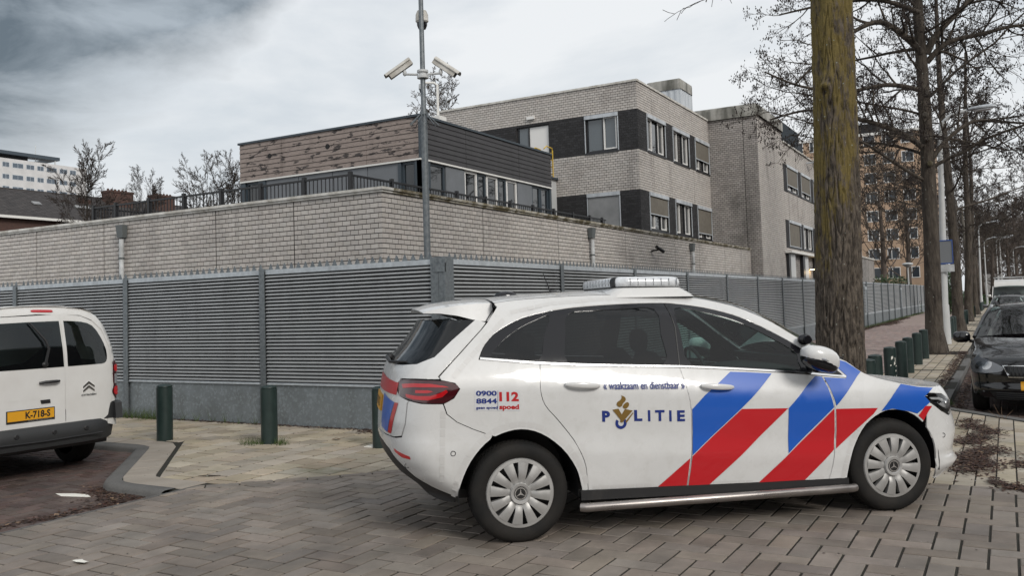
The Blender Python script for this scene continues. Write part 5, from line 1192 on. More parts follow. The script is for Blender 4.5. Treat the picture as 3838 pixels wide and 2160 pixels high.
# sides and roof
sd_p = [(-.93+.16,.45),(-.775,1.15),(-.72,1.55),(-.66,1.70)]
patch('side_panel', [(-.76,.42),(-.755,1.15),(-.70,1.55),(-.65,1.735),(1.9,1.735),(2.35,1.5),(2.8,1.12),(2.9,.9),(2.9,.40),(2.3,.28),(2.3,.5)]+arc(2.0-.0,.33,.40,40,140,6)[::1]+[(1.65,.28),(.42,.28)]+arc(0,.33,.42,0,180,10)[::1]+[(-.43,.3)], vs_, 'van_white', wv, step=.12)
rr_ = []
for x in (-.80, -.77, -.7, -.3, .5, 1.3, 1.9, 2.3): rr_.append([Vector((x, y_, z_-.006)) for y_, z_ in ((-.64, 1.700-(.06 if x > 2 else 0)), (-.5, 1.745), (-.2, 1.770), (0, 1.777), (.2, 1.770), (.5, 1.745), (.64, 1.700-(.06 if x > 2 else 0)))])
loft('roof_panel', rr_, 'van_white', wv)
q = MB(); q.box((2.0, -.7, 1.0), (3.2, .7, 1.1)); q.box((-.7, -.84, .25), (3.2, .84, .42)); q.build('underbody', 'plastic_black', wv)
loft('windscreen', [[Vector((2.30, y_, 1.70)) for y_ in (-.6, 0, .6)], [Vector((2.85, y_, 1.12)) for y_ in (-.72, 0, .72)]], 'van_glass', wv)
loft('bonnet', [[Vector((2.85, y_, 1.12)) for y_ in (-.75, 0, .75)], [Vector((3.3, y_, .95)) for y_ in (-.7, 0, .7)], [Vector((3.42, y_, .5)) for y_ in (-.7, 0, .7)]], 'van_white', wv)
q = MB(); ellipsoid(q, (1.5, .4, .9), (.15, .25, .45), 12, .7); ellipsoid(q, (1.5, -.4, .9), (.15, .25, .45), 12, .7); q.box((1.2, -.8, .5), (1.25, .8, .9)); q.build('seat', 'seat_dark', wv, smooth=True)
# bumper
bmp = []
for a, b_, c_ in ((.375, .90, -.96), (.40, .925, -1.0), (.50, .935, -1.02), (.56, .93, -1.015), (.60, .915, -.985), (.605, .90, -.95)):
    a = zt(a); b_ = b_*.985
    bmp.append([Vector((c_+.36*abs(t)**5, b_*math.copysign(min(1, abs(t)*1.02), t), a)) for t in [i/12-1 for i in range(25)]]+[Vector((-.35, b_, a))])
bmp = [[Vector((-.40, -r_[-1].y, r_[0].z))]+r_ for r_ in bmp]
loft('bumper', bmp, 'plastic_grey', wv, smooth=40, flip=True)
q = MB()
for s_ in (-1, 1):
    q.prism([(-.96,.52),(-.55,.52),(-.62,.54),(-.66,.69),(-.70,.71),(-.90,.71),(-.94,.69)], lambda a, z: (a, s_*.874, z), lambda a, z: (a+.01, s_*.80, z))
q.build('bumper_corner', 'plastic_grey', wv, fix=True)
for s_ in (-1, 1): patch('bumper_corner', [(s_*-.905,.59),(s_*-.905,.70),(s_*-.88,.755),(s_*-.80,.76),(s_*-.775,.72),(s_*-.755,.63),(s_*-.70,.595)], vf, 'plastic_grey', wv, both=False, off=.008, edge=.02, gap=0)
q = MB(); q.tube([(-1.025, -.6, .40), (-1.03, 0, .39), (-1.025, .6, .40)], .008, 6); q.build('bumper_crease', 'plastic_black', wv)
q = MB()
for y_ in (-.42, -.08, .3, .6): q.lathe([(.0, -1.024), (.020, -1.024), (.026, -1.019)], (0, y_, zt(.535)), 'x', 14)
q.build('parking_sensor', 'plastic_black', wv)
# lights
for vm in (vf, lambda a, z: (lambda p: Vector((p.x, -p.y, p.z)))(vf(a, z))):
    patch('tail_light', spl([(-.893,1.165),(-.850,1.172),(-.822,1.14),(-.822,.98),(-.832,.93),(-.812,.88),(-.810,.85),(-.830,.815),(-.893,.805)], 2, True), vm, 'lamp_red_dark', wv, step=.03, both=False, off=.010, edge=.02, gap=0)
    for zc, rr, mt in ((1.10, .030, 'lamp_red'), (.868, .036, 'lamp_red')):
        patch('lamp', [(-.856+rr*math.cos(a), zc+rr*1.25*math.sin(a)) for a in [R(20*i) for i in range(18)]], vm, mt, wv, step=.02, both=False, off=.017, edge=.008, gap=0)
    patch('lamp', [(-.886,.94),(-.832,.94),(-.832,1.04),(-.886,1.04)], vm, 'lamp_clear', wv, step=.03, both=False, off=.015, edge=.006, gap=0)
patch('brake_light', spl([(-.20,1.695),(.0,1.70),(.02,1.71),(.0,1.722),(-.20,1.718),(-.215,1.707)], 2, True), vf, 'lamp_red', wv, both=False, off=.004, edge=.006, gap=0)
# plate recess, plate, handle, wiper, badge, letters
patch('plate_recess', spl([(.45,.86),(-.14,.86),(-.20,.84),(-.225,.79),(-.235,.70),(-.23,.635),(-.18,.61),(.45,.60)], 2), vf, 'white_trim', wv, both=False, off=-.012, edge=-.014, gap=0)
patch('number_plate', [(-.168,.655),(.352,.655),(.352,.775),(-.168,.775)], vf, 'ink_black', wv, both=False, off=.006, edge=.012, gap=0)
patch('plate_face', [(-.158,.675),(.342,.675),(.342,.767),(-.158,.767)], vf, 'plate_yellow', wv, both=False, off=.0085, edge=0, gap=0)
mirr = lambda a, z: vf(-a, z)
lettering('plate_text', 'K-718-S', (-.155, .688, .115, .756), mirr, 'ink_black', wv, bold=.03, off=.011)
lettering('plate_dealer', 'WWW.NL 020-6107133', (-.13, .660, .13, .671), mirr, 'blind_grey', wv, bold=.0, off=.009)
patch('plate_lamp', [(-.12,.815),(-.02,.815),(-.01,.85),(-.115,.85)], vf, 'plastic_black', wv, both=False, off=.01, edge=.02, gap=0)
q = MB(); ellipsoid(q, vf(-.105, 1.02)+Vector((.012, 0, 0)), (.014, .06, .055), 16); q.build('handle_recess', 'van_white', wv, smooth=True)
q = MB(); q.tube([vf(.01, 1.015)+Vector((-.02, 0, 0)), vf(-.05, 1.02)+Vector((-.04, 0, 0)), vf(-.17, 1.02)+Vector((-.04, 0, 0)), vf(-.215, 1.02)+Vector((-.02, 0, 0))], [.012, .016, .016, .012], 8); q.build('door_handle', 'plastic_black', wv, smooth=40)
q = MB(); q.tube([vf(-.06, 1.20)+Vector((-.03, 0, 0)), vf(-.095, 1.34)+Vector((-.045, 0, 0)), vf(-.07, 1.42)+Vector((-.045, 0, 0)), vf(.08, 1.60)+Vector((-.03, 0, 0))], [.016, .014, .012, .008], 7); ellipsoid(q, vf(-.06, 1.19)+Vector((-.02, 0, 0)), (.02, .035, .03), 12); q.build('rear_wiper', 'plastic_black', wv, smooth=40)
for z_ in (.915, .955):
    patch('badge_chevron', [(-.475,z_-.03),(-.535,z_+.012),(-.595,z_-.03),(-.595,z_-.012),(-.535,z_+.034),(-.475,z_-.012)], vf, 'chrome', wv, step=.05, both=False, off=.010, edge=.008, gap=0)
lettering('badge_word', 'CITROËN', (.455, .845, .615, .868), mirr, 'plastic_grey', wv, bold=.03, spacing=1.05, off=.006)
for x_ in (-.16, 2.57):
    for s_ in (-1, 1): wheel(wv, x_, s_*.865, .315, .315, .20, 'hubcap', side=s_, caprad=.21)
# ================================================================ cars seen from the front in the far parking lane
def front_car(name, label, loc, rz, P, paint, group=None):
    t = thing(name, label, P.get('cat', 'car'), loc, rz, group, world=False); sh = P['shell']; ff_ = sh.face(True); L = P['xfmax']; wb = P['wb']; r_ = P['wr']; zb, zs = P['belt'], P['sill']; zr = P['roof']; xc = P['cowl']; xt = P['xtop']; rx = P['xrear']
    hood = P['hood']        # (s, z) shut line from the screen pillar to the nose
    fc = lambda z: sh.fast(sh.xf, z)+sh.Q-sh.Lf-.0005
    ar = arc(0, r_, r_+.065, -5, 185, 14); af = arc(wb, r_, r_+.065, -5, 185, 14)
    body = [(rx+.1, zb+.05), (rx+.05, zs+.3), (rx+.15, zs+.05)]+ar[::-1]+[(wb/2, zs)]+af[::-1]+[(wb+r_+.14, zs+.02)]
    hd = [p for p in P['headlight']]
    side_ = body+[(wb+r_+.16, .40)]+[(P['hl_in'][0]-.03, hd[0][1]-.1)]+[(hood[-1][0], hood[-1][1])]+hood[::-1][1:]+[(xc, zb)]
    patch('body', side_, sh, paint, t, step=.10, gap=0)
    b0 = P['hl_in'][0]-.03
    nose = [(wb+r_+.16, .40), (wb+r_+.17, zs+.02)]+[(fc(z), z) for z in (zs-.02, (zs+hood[-1][1])/2, hood[-1][1])]+[(hood[-1][0], hood[-1][1]), (b0, hd[0][1]-.1)]
    patch('front_bumper', nose, sh, paint, t, step=.08, gap=0)
    patch('nose_centre', [(-.14, zs+.0), (.14, zs+.0), (.14, hood[-1][1]+.012), (-.14, hood[-1][1]+.012)], ff_, paint, t, both=False, off=-.003, edge=0, gap=0)
    hr = [across(sh(x, z), 0, P.get('hcrown', .05)) for x, z in spl(hood, 3)]+[across(sh(hood[-1][0]+(fc(hood[-1][1])-hood[-1][0])*q, hood[-1][1]), 0, .01*(1-q)) for q in (.25, .5, .75, .999)]
    loft('bonnet', hr, paint, t)
    sm = spl([(xc, hood[0][1]), ((xc+xt)/2-.02, (hood[0][1]+zr-.06)/2+.03), (xt, zr-.06), ((xt+rx)/2, zr-.045), (rx+.35, zr-.10), (rx+.08, zb+.15)], 4)
    rows = []
    for x, z in sm:
        k = max(0, min(1, (x-xt+.3)/(xc-xt+.3))); p = sh(min(x, xc), z); rows.append(across(Vector((x, p.y, z)), .16*k, .045 if x < xt+.05 else .05))
    i0 = next(i for i, p in enumerate(sm) if p[0] <= xt+.02)
    loft('windscreen', rows[:i0+1], 'car_glass', t); loft('roof_panel', rows[i0:], paint, t)
    q = MB()
    for s_ in (-1, 1): q.tube([Vector((r0[0].x, s_*r0[0].y*-1*-1 if s_ > 0 else r0[0].y*-1*-1, r0[0].z)) if 0 else Vector((r0[0].x, s_*abs(r0[0].y), r0[0].z)) for r0 in rows[:i0+6]], .028, 6)
    q.build('pillar', paint, t, smooth=40)
    glassp = [(rx+.35, zb+.02), (xc-.08, zb+.02), (xt+.02, zr-.10), ((xt+rx)/2, zr-.085), (rx+.55, zr-.13)]
    patch('side_window', glassp, sh, 'car_glass_dark', t, step=.12, gap=0)
    patch('waist_panel', [(rx+.10, zb+.049), (xc, zb+.0), (xc-.06, zb+.03), (rx+.33, zb+.03), (rx+.5, zr-.13), (rx+.35, zr-.10)], sh, paint, t, step=.12, gap=0)
    patch('headlight', spl(hd, 3, True), sh, 'lens_glass', t, step=.04, off=.006); patch('headlight_housing', spl(hd, 3, True), sh, 'lamp_clear', t, step=.05, off=.002, edge=0, gap=0)
    c0 = (sum(p[0] for p in hd)/len(hd), sum(p[1] for p in hd)/len(hd)); rr = P.get('hlr', .045)
    for dx_ in P.get('reflectors', (-.05, .07)): patch('headlight_reflector', [(c0[0]+dx_+rr*math.cos(a), c0[1]+rr*.9*math.sin(a)) for a in [R(30*i) for i in range(12)]], sh, 'chrome', t, step=.04, off=.004, edge=0, gap=0)
    gz0, gz1, gw = P['grille']; patch('grille_frame', [(-gw, gz1), (gw, gz1), (gw*.86, gz0), (-gw*.86, gz0)], ff_, 'chrome' if paint == 'car_black' else 'plastic_black', t, step=.06, both=False, off=.003, edge=.01, gap=0)
    patch('grille', [(-gw*.975, gz1-.010), (gw*.975, gz1-.010), (gw*.835, gz0+.010), (-gw*.835, gz0+.010)], ff_, 'ink_black', t, step=.06, both=False, off=.006, edge=0, gap=0)
    n = 19
    if P.get('slats', True):
        for i in range(n):
            y_ = -gw*.9+2*gw*.9*i/(n-1); zz = gz0+.014
            if abs(y_) > gw*.84: zz = gz0+(gz1-gz0)*.5
            patch('grille_slat', [(y_-.006, gz1-.014), (y_+.006, gz1-.014), (y_*.96+.006, zz), (y_*.96-.006, zz)], ff_, 'plastic_gloss', t, step=.1, both=False, off=.020, edge=.014, gap=0)
    iz0, iz1, iw = P['intake']; patch('lower_intake', [(-iw, iz1), (iw, iz1), (iw*.9, iz0), (-iw*.9, iz0)], ff_, 'plastic_black', t, step=.08, both=False, off=.004, edge=.004, gap=0)
    q = MB()
    for i in range(4):
        z = iz0+.015+(iz1-iz0-.03)*i/3; q.tube([ff_(y_, z)+Vector((.012, 0, 0)) for y_ in [iw*.88*(j/8-1) for j in range(17)]], .006, 5)
    q.build('intake_bar', 'plastic_grey', t)
    pz = P['plate']; patch('number_plate', [(-.26, pz-.055), (.26, pz-.055), (.26, pz+.055), (-.26, pz+.055)], ff_, 'plate_yellow', t, both=False, off=.022, edge=.03, gap=0)
    patch('country_band', [(.22, pz-.054), (.259, pz-.054), (.259, pz+.054), (.22, pz+.054)], ff_, 'sign_blue', t, both=False, off=.0235, edge=0, gap=0)
    lettering('country_code', 'NL', (-.252, pz-.04, -.226, pz-.02), lambda a, z: ff_(-a, z), 'white_paint', t, bold=.04, off=.026)
    q = MB(); z1_ = P['mirror'][1]
    for s_ in (-1, 1):
        ellipsoid(q, (P['mirror'][0], s_*(P['mirror'][2]), z1_), (.09, .12, .085), 14, .75); q.tube([(P['mirror'][0]-.02, s_*(P['mirror'][2]-.10), z1_-.06), (P['mirror'][0]-.06, s_*(P['mirror'][2]-.26), z1_-.09)], .025, 6)
    q.build('wing_mirror', paint, t, smooth=True)
    if P.get('rails'):
        for s_ in (-1, 1): q = MB(); q.tube([(xt-.05, s_*.50, zr-.035), (xt-.2, s_*.515, zr+.02), (xt-1.4, s_*.515, zr+.02), (xt-1.6, s_*.51, zr-.04)], .018, 6); q.build('roof_rail', 'plastic_black', t, smooth=True)
    q = MB(); q.box((rx+.3, -.7, .22), (wb+.5, .7, .30)); q.box((xc-.35, -.62, zb-.25), (xc+.1, .62, zb-.02)); q.build('underbody', 'plastic_black', t)
    q = MB()
    for y_ in (-.36, .36): ellipsoid(q, (xt-.35, y_, zb-.05), (.12, .24, .38), 12, .7); ellipsoid(q, (xt-.42, y_, zb+.28), (.06, .13, .09), 10, .7)
    ellipsoid(q, (xt-1.3, 0, zb-.15), (.12, .6, .35), 12, .5); q.build('seat', 'seat_dark', t, smooth=True)
    for x_ in (0, wb):
        for s_ in (-1, 1): wheel(t, x_, s_*(P['half']-.03), r_, r_, .19, 'hubcap', side=s_, caprad=r_*.66)
    return t
sk = dict(shell=Shell(W=([.15,.35,.55,.75,.90,1.0,1.3,1.48],[.82,.85,.864,.862,.845,.81,.66,.54]), xr=([.2,.5,.9,1.1,1.45],[-.60,-.72,-.72,-.60,-.30]), xf=([.15,.25,.36,.42,.55,.66,.76,.85,1.0],[3.12,3.24,3.27,3.24,3.26,3.22,3.15,2.95,2.5]), Lr=.35, Lf=.50, pr=2.6, pf=2.7, Q=1.08, bow=.02, mid=1.1, half=1.8),
   xfmax=3.27, wb=2.47, wr=.31, belt=.92, sill=.24, roof=1.47, cowl=2.12, xtop=1.25, xrear=-.75, hood=[(2.12,1.0),(2.35,.95),(2.6,.90),(2.85,.84),(3.02,.775)],
   headlight=[(2.84,.62),(2.86,.70),(2.92,.755),(3.02,.760),(3.15,.725),(3.30,.675),(3.37,.635),(3.35,.59),(3.18,.565),(2.98,.575)], hl_in=(2.86,.70), hlr=.06, grille=(.515,.670,.46), intake=(.215,.325,.62), plate=.41, mirror=(1.98,1.0,.97), half=.866, rails=True)
front_car('parked_car', 'black estate car with roof rails parked nose towards the camera at the right edge', (16.45, -.37, -.10), math.pi, sk, 'car_black')
gr_ = dict(sk); gr_.update(rails=False, slats=False, hcrown=.08)
front_car('parked_car', 'grey hatchback parked between the black estate and the white van', (48.0, -.12, -.10), math.pi, gr_, 'car_grey')
vn = dict(shell=Shell(W=([.2,.6,1.1,1.4,2.2,2.55],[.96,1.0,1.0,.98,.90,.84]), xr=([.2,.5,2.5],[-1.0,-1.0,-1.0]), xf=([.2,.5,.9,1.1,1.25,1.5,2.3],[4.0,4.05,4.0,3.9,3.7,3.4,3.0]), Lr=.2, Lf=.45, pr=4, pf=3, Q=1.1, bow=.008, mid=1.3, half=2.5), cat='van',
   xfmax=4.05, wb=3.3, wr=.34, belt=1.25, sill=.3, roof=2.02, cowl=3.15, xtop=2.55, xrear=-1.0, hood=[(3.15,1.28),(3.35,1.20),(3.5,1.12),(3.62,1.02)], headlight=[(3.62,.86),(3.68,.99),(3.8,.97),(3.85,.84),(3.75,.77)], hl_in=(3.62,.8), hlr=.05, reflectors=(0,), grille=(.66,.85,.55), intake=(.3,.45,.7), plate=.52, mirror=(3.0,1.4,1.15), half=1.0, slats=False)
fv = front_car('parked_van', 'white high roofed delivery van parked behind the grey hatchback', (64.0, -.26, -.10), math.pi, vn, 'van_white')
loft('high_roof', [[Vector((x_, w_*t_, z_)) for t_ in (-1, -.9, -.5, 0, .5, .9, 1)] for x_, w_, z_ in ((2.70, .86, 1.93), (2.62, .86, 2.10), (2.35, .84, 2.32), (1.8, .83, 2.38), (-.8, .83, 2.38), (-1.0, .86, 1.9))], 'van_white', fv)
rk = thing('roof_rack', 'thin rack on the roof of the distant white delivery van', 'rack', (61.6, -.2, 2.4)); q = MB()
for x_ in (61.5, 62.6): q.tube([(x_, -1.0, 2.40), (x_, .6, 2.40)], .03, 6)
q.tube([(61.5, .6, 2.40), (62.8, .6, 2.40)], .03, 6); q.tube([(61.5, -1.0, 2.40), (62.8, -1.0, 2.40)], .03, 6)
for x_, y_ in ((61.5, .55), (61.5, -.95), (62.6, .55), (62.6, -.95)): q.tube([(x_, y_, 2.26), (x_, y_, 2.40)], .02, 5)
q.build('frame', 'pipe_white', rk)
# ================================================================ street furniture
bl = MB(); bl.lathe([(.098, 0), (.098, .665), (.090, .668), (.090, .676), (.097, .679), (.095, .690), (.06, .705), (0, .712)], n=28); bmesh_ = bl.mesh('bollard', 'bollard_green', 35)
def bollard(x, y, label, group, h=1., lean=0):
    o = bpy.data.objects.new('bollard', bmesh_); C.objects.link(o); o.location = (x, y, -.005); o.scale = (1, 1, h); o.rotation_euler = (lean, -lean*.5, random.uniform(0, 6)); tag(o, label, 'bollard', group); return o
bollard(7.47, 9.32, 'dark green bollard on the pale paving just right of the white van', 'bollards on the left corner', 1.0)
bollard(7.73, 7.78, 'dark green bollard with grass round its foot on the pale paving', 'bollards on the left corner', .985)
bollard(7.93, 6.25, 'dark green bollard half hidden behind the police car tail light', 'bollards on the left corner', .98)
rowb = [(12.53,1.66,'lowest visible green bollard just above the police car bonnet'),(13.48,1.68,'second green bollard showing above the police car bonnet'),(15.48,1.70,'scratched green bollard with pale paint flakes above the bonnet'),(17.44,1.72,'green bollard in front of a leaning neighbour above the bonnet'),
  (18.9,1.74,'green bollard behind the paler worn one above the bonnet'),(21.14,1.76,'green bollard standing clear on the tiles before the second tree'),(23.04,1.76,'green bollard touching the left side of the second tree trunk'),(29.0,1.80,'green bollard pressed against the left of the near lamp post')]
for x, y, lb_ in rowb: bollard(x, y, lb_, 'bollards along the pavement edge', 1.0, random.uniform(-.01, .01))
for x in (32.6, 34.2, 35.8): bollard(x, 1.72, 'one of three close green bollards just beyond the near lamp post', 'bollards beyond the lamp post')
for x in (43.8, 46.0, 48.2): bollard(x, 1.75, 'one of three small green bollards between the third and fourth trees', 'bollards beyond the third tree')
for x in (55, 58.6, 62, 80.3, 83.2, 87): bollard(x, 1.8, 'tiny far green bollard in the row towards the end of the street', 'far bollards')
q = MB(); random.seed(5)
for i in range(16):
    a = R(random.uniform(190, 250)); z = random.uniform(.1, .55); w_ = random.uniform(.006, .018); h_ = random.uniform(.008, .03); r0 = .0992
    q.add([(15.48+r0*math.cos(a+d*w_/.1), 1.70+r0*math.sin(a+d*w_/.1), z+e_*h_) for d, e_ in ((-1, -1), (1, -.4), (.6, 1), (-.7, .8))], [(0, 1, 2, 3)])
q.build('paint_flake', 'litter_white', None).parent = bpy.data.objects['bollard.005']; bpy.data.objects['paint_flake'].matrix_parent_inverse = Matrix.Translation((-15.48, -1.70, .005)); 
bpy.data.objects['bollard.005'].rotation_euler = (0, 0, 0)
def lamp(x, y, H_, label, lean=0., arm=1.2, base=.11, group='street lamps'):
    t = thing('street_lamp', label, 'street lamp', (x, y, 0), group=group); q = MB()
    k = H_-.55
    q.tube([(x, y, -.05), (x, y, 1.2)], [base, base*.92], 16); q.tube([(x, y, 1.19), (x, y-lean*.5, k*.55), (x, y-lean, k)], [base*.80, base*.62, base*.42], 14)
    q.tube([(x, y-lean, k), (x, y-lean-.06, k+.32), (x, y-lean-.28, k+.52), (x, y-lean-.6, k+.60), (x, y-lean-arm+.35, k+.63)], base*.40, 10); q.build('post', 'lamp_post', t, smooth=40)
    q = MB(); ellipsoid(q, (x, y-lean-arm, k+.66), (.13, .42, .085), 18, .85, lambda v: Vector((v.x, v.y, v.z*(1-.35*(v.y/.42)) if v.z > 0 else v.z*.6))); q.build('lamp_head', 'steel_white', t, smooth=True)
    q = MB(); ellipsoid(q, (x, y-lean-arm-.06, k+.62), (.10, .28, .05), 14, .85); q.build('diffuser', 'lens_white', t, smooth=True)
    return t
l1 = lamp(29.75, 1.66, 7.0, 'tall pale street lamp beside the second tree with a sign on its post', .15, 1.15, .15)
lamp(87.5, 1.9, 7.6, 'pale street lamp just beyond the last tree of the row', .1, 1.3, .12); lamp(100, 1.65, 6.9, 'slimmer pale street lamp on the grass behind the last tree', 0, 1.1, .1)
for x, y, h_ in ((128, .75, 8.3), (133, .35, 8.8), (150, -1.3, 8.0)): lamp(x, y, h_, 'one of the thin far lamp posts above the white delivery van', 0, 1.2, .11, 'far lamp posts')
sg = thing('street_sign', 'blue edged sign seen from behind, clamped to the near lamp post', 'sign', (29.75, 1.6, 2.2))
q = MB(); q.box((29.60, 1.35, 2.47), (29.615, 2.05, 3.14)); q.build('sign_plate', 'sign_back', sg); q = MB()
for a, b_ in (((29.585, 1.33, 2.44), (29.615, 2.07, 2.469)), ((29.585, 1.33, 3.141), (29.615, 2.07, 3.17)), ((29.585, 1.33, 2.4695), (29.615, 1.349, 3.1405)), ((29.585, 2.051, 2.4695), (29.615, 2.07, 3.1405))): q.box(a, b_)
q.build('sign_edge', 'sign_blue', sg)
q = MB(); q.box((29.60, 1.31, 2.20), (29.615, 2.07, 2.42)); q.build('lower_plate', 'pipe_white', sg)
q = MB()
for z in (2.3, 2.52, 3.0): q.lathe([(.112, -.02), (.118, -.02), (.118, .02), (.112, .02)], (29.75, 1.66, z), n=16)
q.build('clamp', 'galvanised_light', sg)
# the mast with cameras behind the fence
mt_ = thing('camera_mast', 'tall galvanised steel mast with anti-climb spikes behind the fence corner', 'mast', (10.62, 7.43, 0))
mx_, my_ = 10.62, 7.43
q = MB(); q.tube([(mx_, my_, 0), (mx_, my_, 4.43)], .050, 18); q.tube([(mx_, my_, 4.43), (mx_, my_, 4.47), (mx_, my_, 7.2)], [.05, .038, .034], 18); q.build('pole', 'pole_steel', mt_, smooth=40)
q = MB(); q.lathe([(.048, -.025), (.058, -.025), (.058, .025), (.048, .025)], (mx_, my_, 4.48), n=18); q.build('collar', 'galvanised', mt_)
for i in range(12):
    a = 2*math.pi*i/12+.2; q = MB(); L_ = random.uniform(.20, .27); d = Vector((math.cos(a), math.sin(a), 0)); q.tube([Vector((mx_, my_, 4.47))+d*.05, Vector((mx_, my_, 4.47-L_*.75))+d*(.05+L_*.75)], .0065, 5); q.build('spike', 'galvanised', mt_)
side = Vector((r.x, r.y, 0)).normalized(); fwd = Vector((f.x, f.y, 0)).normalized()
base_ = Vector((mx_, my_, 5.07))
q = MB(); q.lathe([(.040, -.06), (.085, -.06), (.085, -.02), (.06, -.01), (.06, .02), (.085, .03), (.085, .06), (.04, .06)], base_, n=16); q.build('clamp', 'pipe_white', mt_)
for s_, lb_, a_ in ((-1, 'beige security camera pointing down left on the mast', .0), (1, 'beige security camera pointing down right on the mast', .35)):
    root_ = thing('security_camera', lb_, 'camera', base_+side*s_*.2, group='security cameras on the mast')
    q = MB(); q.tube([base_+side*s_*.07, base_+side*s_*.26+Vector((0, 0, .01))], .018, 8); ellipsoid(q, base_+side*s_*.27+Vector((0, 0, .03)), (.03, .03, .05)); q.build('bracket', 'pipe_white', root_, smooth=40)
    d = (side*s_*.80-fwd*.15+Vector((0, 0, -.60))).normalized(); up_ = (Vector((0, 0, 1))-d*d.z).normalized(); rt = d.cross(up_); c = base_+side*s_*.33+Vector((0, 0, .085))
    q = MB(); q.obox(c, d*.20, rt*.055, up_*.038); q.build('body', 'coping', root_)
    n = 10; rws = [[c+d*t+rt*(.075*math.cos(k_))+up_*(.030+.045*math.sin(k_)) for k_ in [math.pi*j/n for j in range(n+1)]] for t in (-.20, .25)]
    rw2 = [[p+up_*.006 for p in r_] for r_ in rws]; loft('sunshield', rws, 'coping', root_, smooth=40); loft('sunshield', rw2, 'coping', root_, smooth=40)
    q = MB(); q.obox(c+d*.201, d*.004, rt*.04, up_*.028); q.build('lens_window', 'plastic_gloss', root_)
dm = thing('dome_camera', 'beige dome camera hanging near the top of the mast', 'camera', (mx_, my_, 5.8)); o_ = Vector((mx_, my_, 0))-fwd*.0+fwd*.10
q = MB(); q.lathe([(0, 6.08), (.07, 6.07), (.095, 6.01), (.098, 5.91), (.080, 5.89)], o_, n=24); q.build('housing', 'coping', dm, smooth=40)
q = MB(); q.lathe([(.078, 5.905), (.078, 5.85), (.055, 5.795), (0, 5.78)], o_, n=24); q.build('dome', 'plastic_gloss', dm, smooth=True)
q = MB(); q.tube([o_+Vector((0, 0, 6.05)), o_-fwd*.1+Vector((0, 0, 6.13))], .015, 6); q.build('bracket', 'galvanised', dm)
d2 = thing('dome_camera', 'small dome camera on a white hooked post on the pavilion roof', 'camera', (20.4, 13.8, 6.8)); bx_, by_ = 20.5, 13.85
q = MB(); q.tube([(bx_, by_, 6.8), (bx_, by_, 7.95), (bx_-.05, by_+.08, 8.02), (bx_-.22, by_+.32, 8.02), (bx_-.24, by_+.36, 7.95)], .04, 8); q.box((bx_-.12, by_-.12, 6.82), (bx_+.25, by_+.12, 7.05)); q.build('post', 'white_trim', d2)
q = MB(); q.lathe([(0, 8.0), (.09, 7.98), (.10, 7.84), (.085, 7.83)], (bx_-.24, by_+.36, 0), n=16); q.build('housing', 'pipe_white', d2, smooth=40); q = MB(); q.lathe([(.084, 7.83), (.06, 7.74), (0, 7.71)], (bx_-.24, by_+.36, 0), n=16); q.build('dome', 'plastic_gloss', d2, smooth=True)
gl_ = thing('globe_lamp', 'small park lamp with a pale mushroom head behind the far fence', 'lamp', (75, 6.6, 0)); q = MB(); q.tube([(75, 6.6, 0), (75, 6.6, 3.7)], .06, 10); q.build('post', 'lamp_post', gl_)
q = MB(); q.lathe([(.05, 3.65), (.28, 3.78), (.42, 3.92), (.38, 3.98), (.2, 4.04), (0, 4.05)], (75, 6.6, 0), n=18); q.build('lamp_head', 'pipe_white', gl_, smooth=40)
# ================================================================ trees
def lean_tube(mb, pts, rads, n, rnd=0.):
    vs = []; k = len(pts); a = None
    for i in range(k):
        p = pts[i]; q = pts[min(i+1, k-1)]; o = pts[max(i-1, 0)]
        dx, dy, dz = q[0]-o[0], q[1]-o[1], q[2]-o[2]; l = math.sqrt(dx*dx+dy*dy+dz*dz) or 1; dx /= l; dy /= l; dz /= l
        if abs(dz) < .9: ax, ay, az_ = dy, -dx, 0.
        else: ax, ay, az_ = 0., dz, -dy
        l = math.sqrt(ax*ax+ay*ay+az_*az_) or 1; ax /= l; ay /= l; az_ /= l
        bx, by, bz = dy*az_-dz*ay, dz*ax-dx*az_, dx*ay-dy*ax; r_ = rads[i]
        for j in range(n): t = 6.28318*j/n; c, s_ = math.cos(t)*r_, math.sin(t)*r_; vs.append((p[0]+ax*c+bx*s_, p[1]+ay*c+by*s_, p[2]+az_*c+bz*s_))
    mb.add(vs, [(i*n+j, i*n+(j+1) % n, (i+1)*n+(j+1) % n, (i+1)*n+j) for i in range(k-1) for j in range(n)], rnd=rnd)
